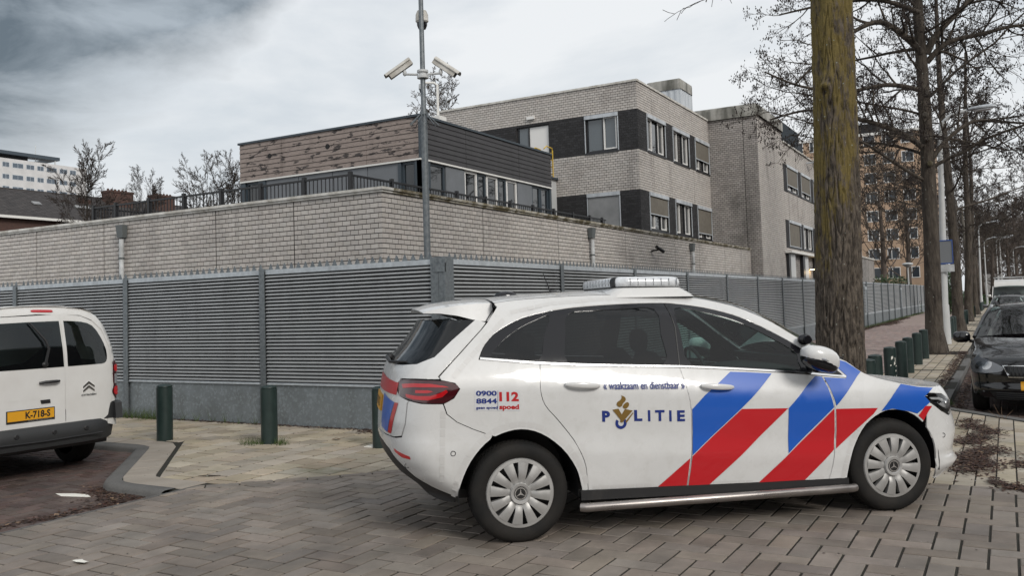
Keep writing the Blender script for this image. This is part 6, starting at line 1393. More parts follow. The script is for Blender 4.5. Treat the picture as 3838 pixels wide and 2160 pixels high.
def branch(rg, p, d, L, r_, lvl, P, out):
    n = (9, 6, 4, 2)[lvl]; pts = [p]; rad = [r_]; st = L/n; wob = P['wob'][lvl]; kids = []
    dx, dy, dz = d
    for i in range(n):
        dx += rg.gauss(0, wob); dy += rg.gauss(0, wob); dz += rg.gauss(0, wob)+P['lift'][lvl]
        l = math.sqrt(dx*dx+dy*dy+dz*dz); dx /= l; dy /= l; dz /= l; p = (p[0]+dx*st, p[1]+dy*st, p[2]+dz*st); pts.append(p); t = (i+1)/n; rad.append(max(r_*(1-.8*t), P['rmin'])); kids.append((p, (dx, dy, dz), t))
    out[min(lvl, 3)].append((pts, rad))
    if lvl == 3: out['tip'].append(p); return
    m_ = P['kids'][lvl]
    for k in range(m_):
        t = (P['start'][lvl]+(1-P['start'][lvl])*(k+rg.random())/m_)*n; i = min(int(t), n-1); f_ = t-i; q = pts[i]; q2 = pts[i+1]; q = tuple(q[a]+(q2[a]-q[a])*f_ for a in range(3)); dd = kids[i][1]
        ph = rg.uniform(0, 6.283); sp = rg.uniform(*P['spread'][lvl]); ax = Vector(dd).orthogonal().normalized(); ay = Vector(dd).cross(ax); v = Vector(dd)*math.cos(sp)+(ax*math.cos(ph)+ay*math.sin(ph))*math.sin(sp)
        LL = L*P['ratio'][lvl]*(1.15-.65*t/n)*rg.uniform(.7, 1.2); branch(rg, q, tuple(v), LL, max(rad[i]*.55, P['rmin']), lvl+1, P, out)
DEF = dict(wob=(.10, .14, .18, .2), lift=(.02, .0, .01, .02), rmin=.004, kids=(9, 7, 5), start=(.22, .15, .1), spread=((.6, 1.1), (.5, 1.0), (.4, 1.0)), ratio=(.36, .42, .45))
def tree_meshes(seed, H_, r0, z0, nl, Lmax, P, cones=.5, conesz=.02, top=True, elev=(.2, .7), lean=(0, 0), rtop=.25, trunkpts=None, prof=None, twmat='twig', tmat='bark_dark', tip=1):
    rg = random.Random(seed); out = {0: [], 1: [], 2: [], 3: [], 'tip': []}; n = 26; tp = []; tr = []
    for i in range(n+1):
        t = i/n; z = H_*t; tp.append((lean[0]*t+.05*math.sin(t*9+seed), lean[1]*t+.05*math.cos(t*7+seed), z)); fl_ = 1+.55*math.exp(-z/.22)
        tr.append(r0*(1-(1-rtop)*t**1.1)*(fl_ if z < 1.5 else 1))
    for k in range(nl):
        t = (k+.5)/nl; z = z0+(H_*.97-z0)*t; i = min(int(z/H_*n), n-1); base = tp[i]; az_ = k*2.4+rg.uniform(-.5, .5); e_ = rg.uniform(*elev)+.35*t; L_ = Lmax*(prof(t) if prof else (1-.55*t))*rg.uniform(.75, 1.1)
        branch(rg, (base[0], base[1], z), (math.cos(az_)*math.cos(e_), math.sin(az_)*math.cos(e_), math.sin(e_)), L_, tr[i]*rg.uniform(.20, .32), 0, P, out)
    T = MB()
    lean_tube(T, tp, tr, 20); me_t = T.mesh('trunk', tmat, True)
    Lb = MB()
    for l in (0, 1): 
        for pts, rad in out[l]: lean_tube(Lb, pts, rad, 6 if l == 0 else 4)
    me_l = Lb.mesh('branches', tmat, True)
    B_ = MB()
    for l in (2, 3):
        for pts, rad in out[l]: lean_tube(B_, pts, rad, 3)
    me_b = B_.mesh('twigs', twmat)
    C_ = MB()
    if cones:
        for p in out['tip']:
            if rg.random() < cones:
                for _ in range(rg.choice((1, 1, 2, 3))):
                    c = [p[a]+rg.gauss(0, conesz*1.6) for a in range(3)]; s_ = conesz*rg.uniform(.6, 1.25)
                    C_.add([(c[0]+s_*.6, c[1], c[2]), (c[0], c[1]+s_*.6, c[2]), (c[0]-s_*.6, c[1], c[2]), (c[0], c[1]-s_*.6, c[2]), (c[0], c[1], c[2]+s_), (c[0], c[1], c[2]-s_)], [(0,1,4),(1,2,4),(2,3,4),(3,0,4),(1,0,5),(2,1,5),(3,2,5),(0,3,5)])
    me_c = C_.mesh('cones', 'cone') if C_.v else None
    return me_t, me_l, me_b, me_c
def plant_tree(name, label, meshes, loc, rz=0, sc=1., group=None):
    t = thing(name, label, 'tree', loc, rz, group, world=False); t.scale = (sc, sc, sc)
    for nm, me in zip(('trunk', 'branches', 'twigs', 'cones'), meshes):
        if me: o = link(nm, me, t, 'stuff' if nm in ('twigs', 'cones') else None)
    return t
P1 = dict(DEF); P1.update(kids=(10, 8, 5), rmin=.0045)
mA = tree_meshes(3, 15.5, .22, 4.3, 30, 5.4, P1, cones=.5, conesz=.028, elev=(-.15, .55))
plant_tree('alder_tree', 'bare tree with a straight dark trunk right of the mossy trunk, beside the lamp post', mA, (25.35, 1.64, 0), R(150), 1, 'bare trees along the street')
P2 = dict(DEF); P2.update(kids=(8, 7, 5), rmin=.009)
mB = tree_meshes(8, 15, .22, 3.8, 26, 5.2, P2, cones=.25, conesz=.035, elev=(-.1, .6), lean=(.2, .15))
mC = tree_meshes(21, 14.5, .21, 4.6, 26, 5.0, P2, cones=.2, conesz=.04, elev=(-.1, .6), lean=(-.5, .3))
for x, y, me, lb_, rz in ((39.8, 1.74, mB, 'bare street tree with pale lichen blotches, third in the row', 10), (52.8, 1.79, mC, 'bare leaning street tree behind the lamp post, fourth in the row', 95), (69.3, 1.9, mB, 'bare street tree fifth in the row along the bollards', 200), (93, 2.1, mC, 'darkest bare street tree at the far end of the row', 300)):
    plant_tree('alder_tree', lb_, me, (x, y, 0), R(rz), 1, 'bare trees along the street')
# slim lichen-yellow trunk next to the fourth tree
ys = thing('slim_tree', 'slim young tree with a yellow lichen covered trunk beside the fourth tree', 'tree', (57.5, 1.78, 0)); q = MB(); q.tube([(57.5, 1.78, 0), (57.5, 1.85, 2.5), (57.5, 2.0, 6.5)], [.14, .12, .07], 10); q.build('trunk', 'bark', ys, smooth=True)
# the big mossy tree in front: a modelled, fissured trunk
bt = thing('big_tree', 'big mossy yellow-green tree trunk with a knot standing in front of the building', 'tree', (10.1, 1.62, 0))
def trunk_surface():
    nu, nv_ = 220, 300; Z = 6.4; vs = []; kn = Vector((10.08-.19, 1.575-.16, 3.83)); 
    ang_k = R(167)
    for j in range(nv_+1):
        z = Z*j/nv_; cx = 10.1+.012*z; cy = 1.62-.020*z; r_ = .262*(1+.32*math.exp(-z/.25))-.0085*z
        for i in range(nu):
            a = 2*math.pi*i/nu; c, s_ = math.cos(a), math.sin(a)
            n1_ = noise.noise(Vector((c*1.1, s_*1.1, z*.4)))*.018; w_ = noise.noise(Vector((c*3, s_*3, z*1.1+4)))*.35
            v = noise.noise(Vector(((c+w_*.15)*6.5, (s_+w_*.15)*6.5, z*3.0))); v2 = noise.noise(Vector((c*24, s_*24, z*6)))
            rid = 1-abs(v)*2.6; fis = max(0, rid-.55)/.45       # narrow dark fissures where the noise crosses zero
            d = n1_-(.034-.003*z)*fis**1.1+.007*v2+.004*noise.noise(Vector((c*60, s_*60, z*20)))
            da = (a-ang_k+math.pi) % (2*math.pi)-math.pi; dz = z-3.83; q = (da*r_/.085)**2+(dz/.10)**2
            d += .075*math.exp(-q*.8)-.085*math.exp(-((da*r_)/.030)**2-((dz+.035)/.032)**2)+.012*math.sin(math.sqrt(q)*5)*math.exp(-q*.35)
            rr = r_+d; vs.append((cx+rr*c, cy+rr*s_, z))
    mb = MB(); mb.add(vs, [(j*nu+i, j*nu+(i+1) % nu, (j+1)*nu+(i+1) % nu, (j+1)*nu+i) for j in range(nv_) for i in range(nu)]); return mb
def bark_big():
    m = mat('bark_big', (.085, .068, .052), .95, bump=(70, .8, .008)); t = m.node_tree; b = t.nodes['Principled BSDF']; n = lambda ty, **k: _n(t, ty, **k)
    g = n('ShaderNodeNewGeometry'); sp = n('ShaderNodeSeparateXYZ'); lk(t, g.outputs['Position'], sp.inputs[0])
    mp = n('ShaderNodeMapping'); mp.inputs['Scale'].default_value = (1, 1, .30); lk(t, g.outputs['Position'], mp.inputs['Vector'])
    k = n('ShaderNodeTexNoise'); k.inputs['Scale'].default_value = 26; k.inputs['Detail'].default_value = 9; k.inputs['Roughness'].default_value = .75; lk(t, mp.outputs[0], k.inputs['Vector'])
    r0 = n('ShaderNodeValToRGB'); e = r0.color_ramp.elements; e[0].position = .40; e[0].color = (.020, .015, .011, 1); e[1].position = .60; e[1].color = (.125, .102, .080, 1); lk(t, k.outputs['Fac'], r0.inputs['Fac'])
    # yellow-green algae: more of it higher up, broken by streaky noise
    k2 = n('ShaderNodeTexNoise'); k2.inputs['Scale'].default_value = 7; k2.inputs['Detail'].default_value = 10; k2.inputs['Roughness'].default_value = .72; lk(t, mp.outputs[0], k2.inputs['Vector'])
    mr = n('ShaderNodeMapRange'); mr.inputs['From Min'].default_value = 1.2; mr.inputs['From Max'].default_value = 3.1; mr.inputs['To Min'].default_value = -.20; mr.inputs['To Max'].default_value = .045; lk(t, sp.outputs['Z'], mr.inputs['Value'])
    # the side turned to +Y (left in the street) carries more
    nr = n('ShaderNodeSeparateXYZ'); lk(t, g.outputs['Normal'], nr.inputs[0]); my = n('ShaderNodeMath', operation='MULTIPLY'); my.inputs[1].default_value = .06; lk(t, nr.outputs['Y'], my.inputs[0])
    s1 = n('ShaderNodeMath', operation='ADD'); lk(t, k2.outputs['Fac'], s1.inputs[0]); lk(t, mr.outputs[0], s1.inputs[1]); s2 = n('ShaderNodeMath', operation='ADD'); lk(t, s1.outputs[0], s2.inputs[0]); lk(t, my.outputs[0], s2.inputs[1])
    st = n('ShaderNodeMapRange'); st.inputs['From Min'].default_value = .47; st.inputs['From Max'].default_value = .56; lk(t, s2.outputs[0], st.inputs['Value'])
    al = n('ShaderNodeMix', data_type='RGBA'); k3 = n('ShaderNodeTexNoise'); k3.inputs['Scale'].default_value = 40; lk(t, g.outputs['Position'], k3.inputs['Vector']); lk(t, k3.outputs['Fac'], al.inputs['Factor']); al.inputs['A'].default_value = (.075, .058, .020, 1); al.inputs['B'].default_value = (.185, .138, .040, 1)
    mx = n('ShaderNodeMix', data_type='RGBA'); lk(t, st.outputs[0], mx.inputs['Factor']); lk(t, r0.outputs[0], mx.inputs['A']); lk(t, al.outputs['Result'], mx.inputs['B'])
    v = n('ShaderNodeTexVoronoi'); v.inputs['Scale'].default_value = 11; lk(t, g.outputs['Position'], v.inputs['Vector']); kk = n('ShaderNodeTexNoise'); kk.inputs['Scale'].default_value = 34; lk(t, g.outputs['Position'], kk.inputs['Vector'])
    ad = n('ShaderNodeMath', operation='MULTIPLY_ADD'); ad.inputs[1].default_value = .22; lk(t, kk.outputs['Fac'], ad.inputs[0]); lk(t, v.outputs['Distance'], ad.inputs[2]); lt = n('ShaderNodeMath', operation='LESS_THAN'); lt.inputs[1].default_value = .185; lk(t, ad.outputs[0], lt.inputs[0])
    m2 = n('ShaderNodeMix', data_type='RGBA'); lk(t, lt.outputs[0], m2.inputs['Factor']); lk(t, mx.outputs['Result'], m2.inputs['A']); m2.inputs['B'].default_value = (.26, .28, .25, 1); lk(t, m2.outputs['Result'], b.inputs['Base Color'])
bark_big(); trunk_surface().build('trunk', 'bark_big', bt, smooth=True)
rg = random.Random(4); out = {0: [], 1: [], 2: [], 3: [], 'tip': []}
Pb = dict(DEF); Pb.update(kids=(9, 8, 6), lift=(-.01, -.02, 0, 0))
tp = [(10.17, 1.5, 6.4), (10.2, 1.45, 9), (10.3, 1.4, 12), (10.3, 1.5, 15)]
for k_ in range(14): z_ = 7.6+.55*k_; az_ = k_*2.4+.9; branch(rg, (10.2, 1.5, z_), (math.cos(az_)*.95, math.sin(az_)*.95, .35), 4.2-.15*k_, .07, 0, Pb, out)
branch(rg, (10.2, 1.5, 7.2), (.25, .95, -.32), 2.6, .035, 1, Pb, out)
# low hanging spray of twigs that reaches down to the left of the trunk

q = MB(); lean_tube(q, tp, [.205, .17, .11, .04], 18); [lean_tube(q, a, b_, 5) for l in (0, 1) for a, b_ in out[l]]; q.build('branches', 'bark', bt, smooth=True)
q = MB(); [lean_tube(q, a, b_, 3) for l in (2, 3) for a, b_ in out[l]]; q.build('twigs', 'twig', bt, kind='stuff')
# extra: crossing limbs of the second tree as in the photograph
t2 = [o for o in bpy.data.objects if o.name == 'alder_tree'][0]
out = {0: [], 1: [], 2: [], 3: [], 'tip': []}; rg = random.Random(9)
def limb(pts, r0, kids, P=P1):
    pts = spl(pts, 5); n = len(pts); rad = [r0*(1-.75*i/n) for i in range(n)]; out[0].append((pts, rad))
    for k_ in range(kids):
        i = int(n*(.15+.8*k_/kids)); d = (Vector(pts[min(i+1, n-1)])-Vector(pts[i-1])).normalized(); ph = rg.uniform(0, 6.28); ax = d.orthogonal().normalized(); ay = d.cross(ax); v = d*.6+(ax*math.cos(ph)+ay*math.sin(ph))*.8+Vector((0, 0, -.1)); branch(rg, pts[i], tuple(v.normalized()), rg.uniform(1.0, 1.9), rad[i]*.5, 1, P, out)
limb([(25.2,1.6,7.9),(25.0,1.9,8.3),(24.6,2.5,8.75),(24.3,3.2,8.5),(24.0,3.9,7.9),(23.7,4.6,7.2)], .10, 14)
limb([(25.3,1.5,7.9),(25.3,1.2,8.4),(25.5,.5,9.1),(25.7,-.2,9.8),(26.0,-1,10.4)], .11, 12)
limb([(25.4,1.5,7.7),(25.5,1.0,8.15),(25.9,.2,8.35),(26.3,-.8,8.5),(26.6,-1.9,8.0)], .09, 13)
limb([(25.1,1.7,5.4),(25.0,2.1,5.75),(24.6,2.8,6.1),(24.2,3.5,6.3),(23.8,4.3,6.5),(23.4,5.2,6.3)], .085, 16)
limb([(25.3,1.5,5.1),(25.4,1.1,5.6),(25.6,.5,6.0),(25.9,-.2,5.95),(26.3,-1.0,5.85)], .075, 12)
limb([(25.2,1.6,6.9),(24.8,2.4,7.1),(24.2,3.4,6.95),(23.5,4.4,7.1),(23.0,5.2,7.5)], .07, 15)
limb([(25.2,1.6,9.0),(24.8,2.5,9.4),(24.0,3.6,9.3),(23.2,4.8,9.0)], .07, 14)
inv_ = Matrix.Translation(-Vector((25.35, 1.64, 0))); cz = Matrix.Rotation(-R(150), 3, 'Z')
def loc2(pts): return [tuple(cz @ (Vector(p)-Vector((25.35, 1.64, 0)))) for p in pts]
q = MB(); [lean_tube(q, loc2(a), b_, 6) for l in (0, 1) for a, b_ in out[l]]; link('limbs', q.mesh('limbs', 'bark_dark', True), t2)
q = MB(); [lean_tube(q, loc2(a), b_, 3) for l in (2, 3) for a, b_ in out[l]]; link('twigs', q.mesh('twigs', 'twig'), t2, 'stuff')
q = MB()
for p in out['tip']:
    if rg.random() < .6:
        p = loc2([p])[0]
        for _ in range(rg.choice((1, 2, 2, 3))):
            c = [p[a]+rg.gauss(0, .05) for a in range(3)]; s_ = .034*rg.uniform(.6, 1.25); q.add([(c[0]+s_*.6, c[1], c[2]), (c[0], c[1]+s_*.6, c[2]), (c[0]-s_*.6, c[1], c[2]), (c[0], c[1]-s_*.6, c[2]), (c[0], c[1], c[2]+s_), (c[0], c[1], c[2]-s_)], [(0,1,4),(1,2,4),(2,3,4),(3,0,4),(1,0,5),(2,1,5),(3,2,5),(0,3,5)])
link('cones', q.mesh('cones', 'cone'), t2, 'stuff')
for y_, z_ in ((1.56, 5.62), (1.50, 6.8), (1.6, 6.25), (1.55, 4.95)): q = MB(); q.lathe([(.0, 0), (.045, 0), (.075, .02), (.08, .07)], (0, 0, 0), 'x', 12); me = q.mesh('branch_scar', 'bark'); o = link('branch_scar', me, t2); o.location = cz @ (Vector((25.35-.25, y_, z_))-Vector((25.35, 1.64, 0))); o.rotation_euler = (0, 0, -R(150))
# background trees
P3 = dict(DEF); P3.update(kids=(7, 6, 4), rmin=.018, lift=(.05, .03, .02, .02)); up = lambda t: 1-.35*abs(t-.4)
mD = tree_meshes(31, 9, .26, 2.2, 18, 6.2, P3, cones=0, elev=(.5, 1.1), tmat='bark_far', twmat='bark_dark', prof=up)
mE = tree_meshes(37, 14, .30, 3, 24, 6.5, P3, cones=0, elev=(.2, .8), tmat='bark_far', twmat='bark_far', prof=up)
P4 = dict(P3); P4.update(rmin=.009, kids=(9, 8, 6), wob=(.07, .09, .10, .12), spread=((.35, .75), (.35, .8), (.3, .7)), ratio=(.42, .45, .5)); mF = tree_meshes(45, 7, .13, 1, 14, 4.6, P4, cones=0, elev=(.55, 1.15), tmat='bark_dark', twmat='twig', prof=up)
plant_tree('bare_tree', 'big bare spreading tree in front of the orange brick flats', mD, (86, 9.6, 0), 0, 1.25, 'background trees')
plant_tree('bare_tree', 'second bare tree close to the spreading one before the flats', mD, (92, 8.0, 0), R(120), 1.15, 'background trees')
for i, (x, y, s_) in enumerate(((112, 3.5, .9), (120, 1.2, .85), (135, 5.5, 1.1), (142, -.5, .9), (150, 3, 1.2), (165, -3.2, 1.0), (175, 1.0, 1.2), (190, -2, 1.3), (205, 4, 1.4), (215, -7, 1.3), (230, -1, 1.5), (190, 8, 1.3), (240, -9, 1.6), (250, -4, 1.5), (225, -5.5, 1.4), (160, -1.6, 1.1), (260, 2, 1.6), (208, -4.2, 1.3), (146, 1.6, 1.0), (178, -3.9, 1.15))):
    plant_tree('bare_tree', 'far bare tree in the brown thicket closing the end of the street', mE if i % 2 else mD, (x, y, 0), R(47*i), s_, 'far trees at the end of the street')
plant_tree('bare_tree', 'tall bare tree on the left in front of the white tower block', mF, (37.6, 54.6, 3.1), R(20), 1.05, 'trees behind the low brick wing')
plant_tree('bare_tree', 'small twin-stemmed bare tree between the two chimneys', mF, (49.5, 63.8, 6.3), R(140), .80, 'trees behind the low brick wing')
plant_tree('bare_tree', 'bushy bare tree just left of the wooden pavilion', mF, (34.6, 39.3, 2.2), R(75), .85, 'trees behind the low brick wing')
plant_tree('bare_tree', 'bare tree squeezed against the left edge of the wooden pavilion', mF, (35.4, 37.6, 2.2), R(205), .82, 'trees behind the low brick wing')
plant_tree('bare_tree', 'bare tree crown poking up behind the pavilion roof and camera mast', mD, (49.6, 33.0, 8.6), R(10), .72, 'trees behind the low brick wing')
def shrub(loc, r_, n, mt, label, name='shrub', sz=.06, group=None, seed=1):
    rg = random.Random(seed); q = MB()
    for _ in range(n):
        while True:
            v = Vector((rg.uniform(-1, 1), rg.uniform(-1, 1), rg.uniform(0, 1)))
            if .35 < v.length < 1+.15*noise.noise(v*3+Vector(loc)): break
        p = Vector((loc[0]+v.x*r_[0], loc[1]+v.y*r_[1], loc[2]+v.z*r_[2])); a = Vector((rg.gauss(0, 1), rg.gauss(0, 1), rg.gauss(0, .6))).normalized(); b_ = a.orthogonal().normalized(); s_ = sz*rg.uniform(.6, 1.3)
        q.add([p-a*s_, p+b_*s_*.5, p+a*s_, p-b_*s_*.5], [(0, 1, 2, 3)], rnd=rg.random())
    t = thing(name, label, 'shrub', loc, group=group); q.build('leaves', mt, t, kind='stuff'); w = MB(); [w.tube([(loc[0], loc[1], loc[2]), (loc[0]+rg.uniform(-.5, .5)*r_[0], loc[1]+rg.uniform(-.5, .5)*r_[1], loc[2]+r_[2]*.8)], [.03, .01], 5) for _ in range(6)]; w.build('stems', 'bark_dark', t)
shrub((78, 8.2, 0), (2, 2.2, 3.3), 5000, 'ivy', 'dark evergreen shrub behind the far fence under the flats', sz=.10, seed=3); shrub((72, 3.6, 0), (1.3, .7, 3.6), 2500, 'ivy', 'ivy covered bush behind the sign on the lamp post', sz=.09, seed=5)
shrub((105, 1.0, 0), (8, 1.2, .5), 2500, 'grass', 'low green grass bank at the end of the parking lane', 'grass_bank', .12, seed=6); shrub((150, -1.5, 0), (10, 4, 4), 9000, 'bark_far', 'brown undergrowth closing the far end of the street', 'thicket', .22, seed=9); shrub((118, 4.5, 0), (3, 3, 1.8), 3000, 'ivy', 'dark green hedge far beyond the last bollards', 'hedge', .13, seed=7)
# ================================================================ far buildings
of = thing('brick_flats', 'orange brick block of flats with white window frames beyond the trees', 'building', (125, 8, 0))
q = MB(); q.box((125, 7.5, 0), (137, 62, 23.0)); q.build('wall', 'brick_orange', of); q = MB(); q.box((124.8, 7.3, 23.0), (137.2, 62.2, 23.35)); q.build('roof', 'white_trim', of); q = MB(); q.box((128, 14, 23.35), (131, 17, 25.2)); q.build('roof_hut', 'fence_back', of)
wb_ = MB(); w_, h_ = 1.48, 1.5
for a, c in (((-.06, 0, 0), (0, w_, .09)), ((-.06, 0, h_-.09), (0, w_, h_)), ((-.06, 0, .0901), (0, .09, h_-.0901)), ((-.06, w_-.09, .0901), (0, w_, h_-.0901)), ((-.05, w_*.62, .0901), (0, w_*.62+.08, h_-.0901))): wb_.box(a, c)
wm = wb_.mesh('window', 'white_paint'); pb = MB(); pb.box((-.02, .08, .08), (-.005, w_-.08, h_-.08)); pm = pb.mesh('pane', 'glass_far')
for k_ in range(8):
    for i in range(22): o = link('window', wm, of, loc=(125, 9.55+i*2.32-(.0), 3.7+2.55*k_)); p_ = link('pane', pm, o)
tw = thing('tower_block', 'white office tower with window bands and open flat canopy, far left', 'building', (139, 230, 0)); q = MB(); q.box((104, 230, 0), (158.2, 246, 45.3)); q.build('wall', 'tower_white', tw)
wmc = {}
for k_ in range(6):
    z = 42.95-3.22*k_; x = 105.
    for i in range(16):
        for L_ in (1.95, 3.05, 2.35):
            if x+L_ < 157.6 and x > 128:
                if L_ not in wmc: b_ = MB(); b_.box((0, -.02, 0), (L_, .15, 1.35)); c = MB(); c.box((.12, -.05, .1), (L_*.5-.05, -.021, 1.25)); c.box((L_*.5+.05, -.05, .1), (L_-.12, -.021, 1.25)); wmc[L_] = (b_.mesh('window', 'steel_white'), c.mesh('pane', 'tower_glass'))
                o = link('window', wmc[L_][0], tw, loc=(x, 229.98, z)); link('pane', wmc[L_][1], o)
            x += L_+.75
q = MB(); q.box((100, 230.5, 46.6), (150.4, 234, 47.5)); q.box((149.5, 234, 46.6), (150.4, 244, 47.5)); q.build('roof_canopy', 'frame_blue', tw); q = MB(); q.box((100, 232, 45.3), (142, 240, 46.6)); q.build('roof_hut', 'fence_back', tw)
q = MB(); q.box((149.1, 230.8, 45.3), (149.35, 231, 46.6)); q.tube([(144.2, 232, 45.3), (144.2, 232, 50.3)], .09, 6); q.build('roof_mast', 'lamp_post', tw)
hs = thing('terraced_house', 'brown brick terrace with dark tiled roof and chimneys behind the low wing', 'building', (45, 72, 0))
q = MB(); q.box((20, 72, 0), (63, 82, 10.3)); q.build('wall', 'brick_brown', hs); q = MB(); q.box((20, 71.5, 10.2), (63.2, 71.7, 10.42)); q.build('gutter', 'white_trim', hs)
q = MB(); q.add([(20, 71.6, 10.4), (63, 71.6, 10.4), (63, 77, 13.42), (20, 77, 13.42), (20, 82.4, 10.4), (63, 82.4, 10.4)], [(0, 1, 2, 3), (3, 2, 5, 4), (1, 5, 2)]); q.build('roof', 'tile_dark', hs)
sl_ = Vector((0, 5.4, 3.02)); ln_ = sl_.length; su = sl_/ln_; tn = Vector((0, -su.z, su.y)); tb = MB(); tile_me = MB(); tile_me.box((0, 0, 0), (.325, .36, .03)); tile_me = tile_me.mesh('roof_tile', 'tile_dark'); cnt = 0; ang_ = math.atan2(3.02, 5.4)
for j in range(18):
    for i in range(95):
        p = Vector((33+i*.335, 71.6, 10.4))+su*(j*.338)+tn*.02
        if cnt < 300 and 44.8 < p.x < 51 and p.z > 11.0: o = link('roof_tile', tile_me, hs, loc=tuple(p)); o.rotation_euler = (ang_-.06, 0, 0); cnt += 1
        else: X_ = Vector((.325, 0, 0)); Y_ = su*.36-tn*.02; Z_ = tn*.03; vs = [p, p+X_, p+X_+Y_, p+Y_]; tb.add([tuple(v) for v in vs]+[tuple(v+Z_) for v in vs], [(4,5,6,7),(0,1,5,4),(1,2,6,5),(3,0,4,7)], rnd=random.random())
tb.build('roof_tile_field', 'tile_dark', hs, kind='stuff')
q = MB()
for i in range(80): q.box((33+i*.4, 76.9, 13.40), (33.38+i*.4, 77.12, 13.52))
q.build('ridge_tiles', 'tile_dark', hs, kind='stuff')
for a, b_, z in ((54.3, 56.9, 14.1), (59.6, 61.9, 14.2), (51.2, 52.2, 12.9)):
    q = MB(); q.box((a, 75.3, 11), (b_, 76.6, z)); q.box((a-.06, 75.24, z-.2), (b_+.06, 76.66, z)); ch = q.build('chimney', 'brick_brown', hs); OFF[ch.name] = OFF[hs.name]
    q = MB()
    for i in range(6 if b_-a > 2 else 2): q.lathe([(.12, z), (.10, z+.22)], (a+.2+i*.4, 75.9, 0), n=8)
    q.build('chimney_pots', 'brick_brown', ch)
for x in (46.2, 50.2, 51.0): q = MB(); q.obox((x, 74.2, 12.0), (.35, 0, 0), su*.28, tn*.05); q.build('roof_light', 'blind_grey', hs)
for x in (44.3, 46.2, 48.1): F_ = win(hs, 'R', 71.95, x, x+1.5, 8.9, 10.1, sashes=2, white=True, sill=False, box=False, frame='white_paint')
fh = thing('white_house', 'distant pale house glimpsed between the trees at the end of the street', 'building', (165, .8, 0)); q = MB(); q.box((165, .2, 0), (172, 5, 4.5)); q.build('wall', 'tower_white', fh); q = MB(); q.add([(165,.2,4.5),(165,5,4.5),(165,2.6,6.8),(172,.2,4.5),(172,5,4.5),(172,2.6,6.8)], [(0,1,2),(3,5,4),(0,2,5,3),(1,4,5,2)]); q.build('roof', 'tile_dark', fh)
q = MB(); q.box((164.9, 1, 2.6), (164.99, 2, 3.8)); q.box((164.9, 3, 2.6), (164.99, 4, 3.8)); q.build('window', 'glass_far', fh)
# ================================================================ litter, moss and small things on the ground
rg = random.Random(17)
def chips(name, label, spots_, mats_, sz=(.008, .028), cat='litter', zf=None, lift=.012):
    q = MB()
    for (x, y, sx_, sy_, n, z) in spots_:
        for _ in range(n):
            px, py = x+rg.gauss(0, sx_), y+rg.gauss(0, sy_); s_ = rg.uniform(*sz); a = rg.uniform(0, 6.28); tl_ = rg.uniform(-.5, .5)
            if 5.42 < px and py > 6.5 and z < -.03: continue
            c, s2 = math.cos(a)*s_, math.sin(a)*s_; zz = z+rg.uniform(.001, lift); k = rg.uniform(.25, .8)
            q.add([(px-c, py-s2, zz), (px+s2*k, py-c*k, zz+s_*tl_*.5), (px+c, py+s2, zz+s_*tl_), (px-s2*k, py+c*k, zz)], [(0, 1, 2, 3)], m=0 if rg.random() < .93 else 1, rnd=rg.random())
    o = q.build(name, mats_); tag(o, label, cat, kind='stuff'); return o
def along(path_, off, step, sx_, n, z):
    P_ = resamp(offset(path_, off), step, False); return [(p[0], p[1], sx_, sx_, int(n*rg.uniform(.5, 1.3)), z) for p in P_]
chips('leaf_litter', 'dark red-brown leaf litter in the gutter along the left parking bay kerb', along([(7.10, 14), (7.10, 9.35), (6.93, 8.93), (5.60, 7.60), (5.42, 7.20), (5.42, 6.8)], -.24, .06, .05, 44, ZB-.006)+[(5.05-.2*i, 6.86+.02*i, .14, .05, 130, ZB-.004) for i in range(8)]+[(5.1, 7.0, .12, .12, 500, ZB), (5.25, 7.35, .1, .14, 260, ZB), (6.3, 8.55, .12, .12, 120, ZB)], ['litter', 'straw'])
spots_ = []
for a, b_, n in (((11.9, .45), .12, 260), ((11.4, .42), .15, 500), ((11.0, .25), .16, 600), ((10.5, .33), .15, 560), ((10.2, .42), .15, 420), ((9.8, .20), .15, 500), ((9.5, .32), .14, 600), ((9.2, .38), .16, 600), ((8.95, .30), .18, 700), ((8.75, .38), .2, 600), ((9.0, -.05), .13, 260), ((9.35, -.15), .15, 160), ((8.15, .15), .07, 120), ((8.0, .05), .09, 240), ((7.95, -.10), .1, 200)): spots_.append((*a, b_, b_*.55, n, 0))
chips('leaf_litter', 'dark brown bark and leaf litter strewn over the tiles right of the police car', spots_, ['litter', 'straw'], lift=.02)
chips('leaf_litter', 'brown leaf litter along the kerb beside the black car', [(14+i*.2, 1.02+rg.uniform(-.05, .05), .09, .05, 50, -.001) for i in range(60)]+[(13.9+i*.2, .66, .1, .05, 40, -.10) for i in range(30)]+[(12.5+i*.05, -.0+i*.06, .05, .05, 60, -.09) for i in range(10)]+[(25.3+dx_, 1.4, .3, .25, 300, -.012) for dx_ in (-.4, 0, .4)]+[(x, 1.6, .5, .3, 300, -.01) for x in (39.7, 52.7, 69)], ['litter', 'straw'], sz=(.012, .035))
chips('leaf_litter', 'thin line of leaf litter along the foot of the left fence', [(8.98, 6.3+i*.12, .03, .06, 26, .001) for i in range(58)]+[(8.85, 6.6+i*.1, .07, .06, 40, .001) for i in range(8)], ['litter', 'straw'])
chips('leaf_litter', 'leaf litter heaped along the foot of the far fence', [(40+i*.4, 5.75, .3, .12, 90, .001) for i in range(60)]+[(48+i*.3, 5.4, .3, .16, 60, .001) for i in range(20)], ['litter', 'straw'], sz=(.02, .05))
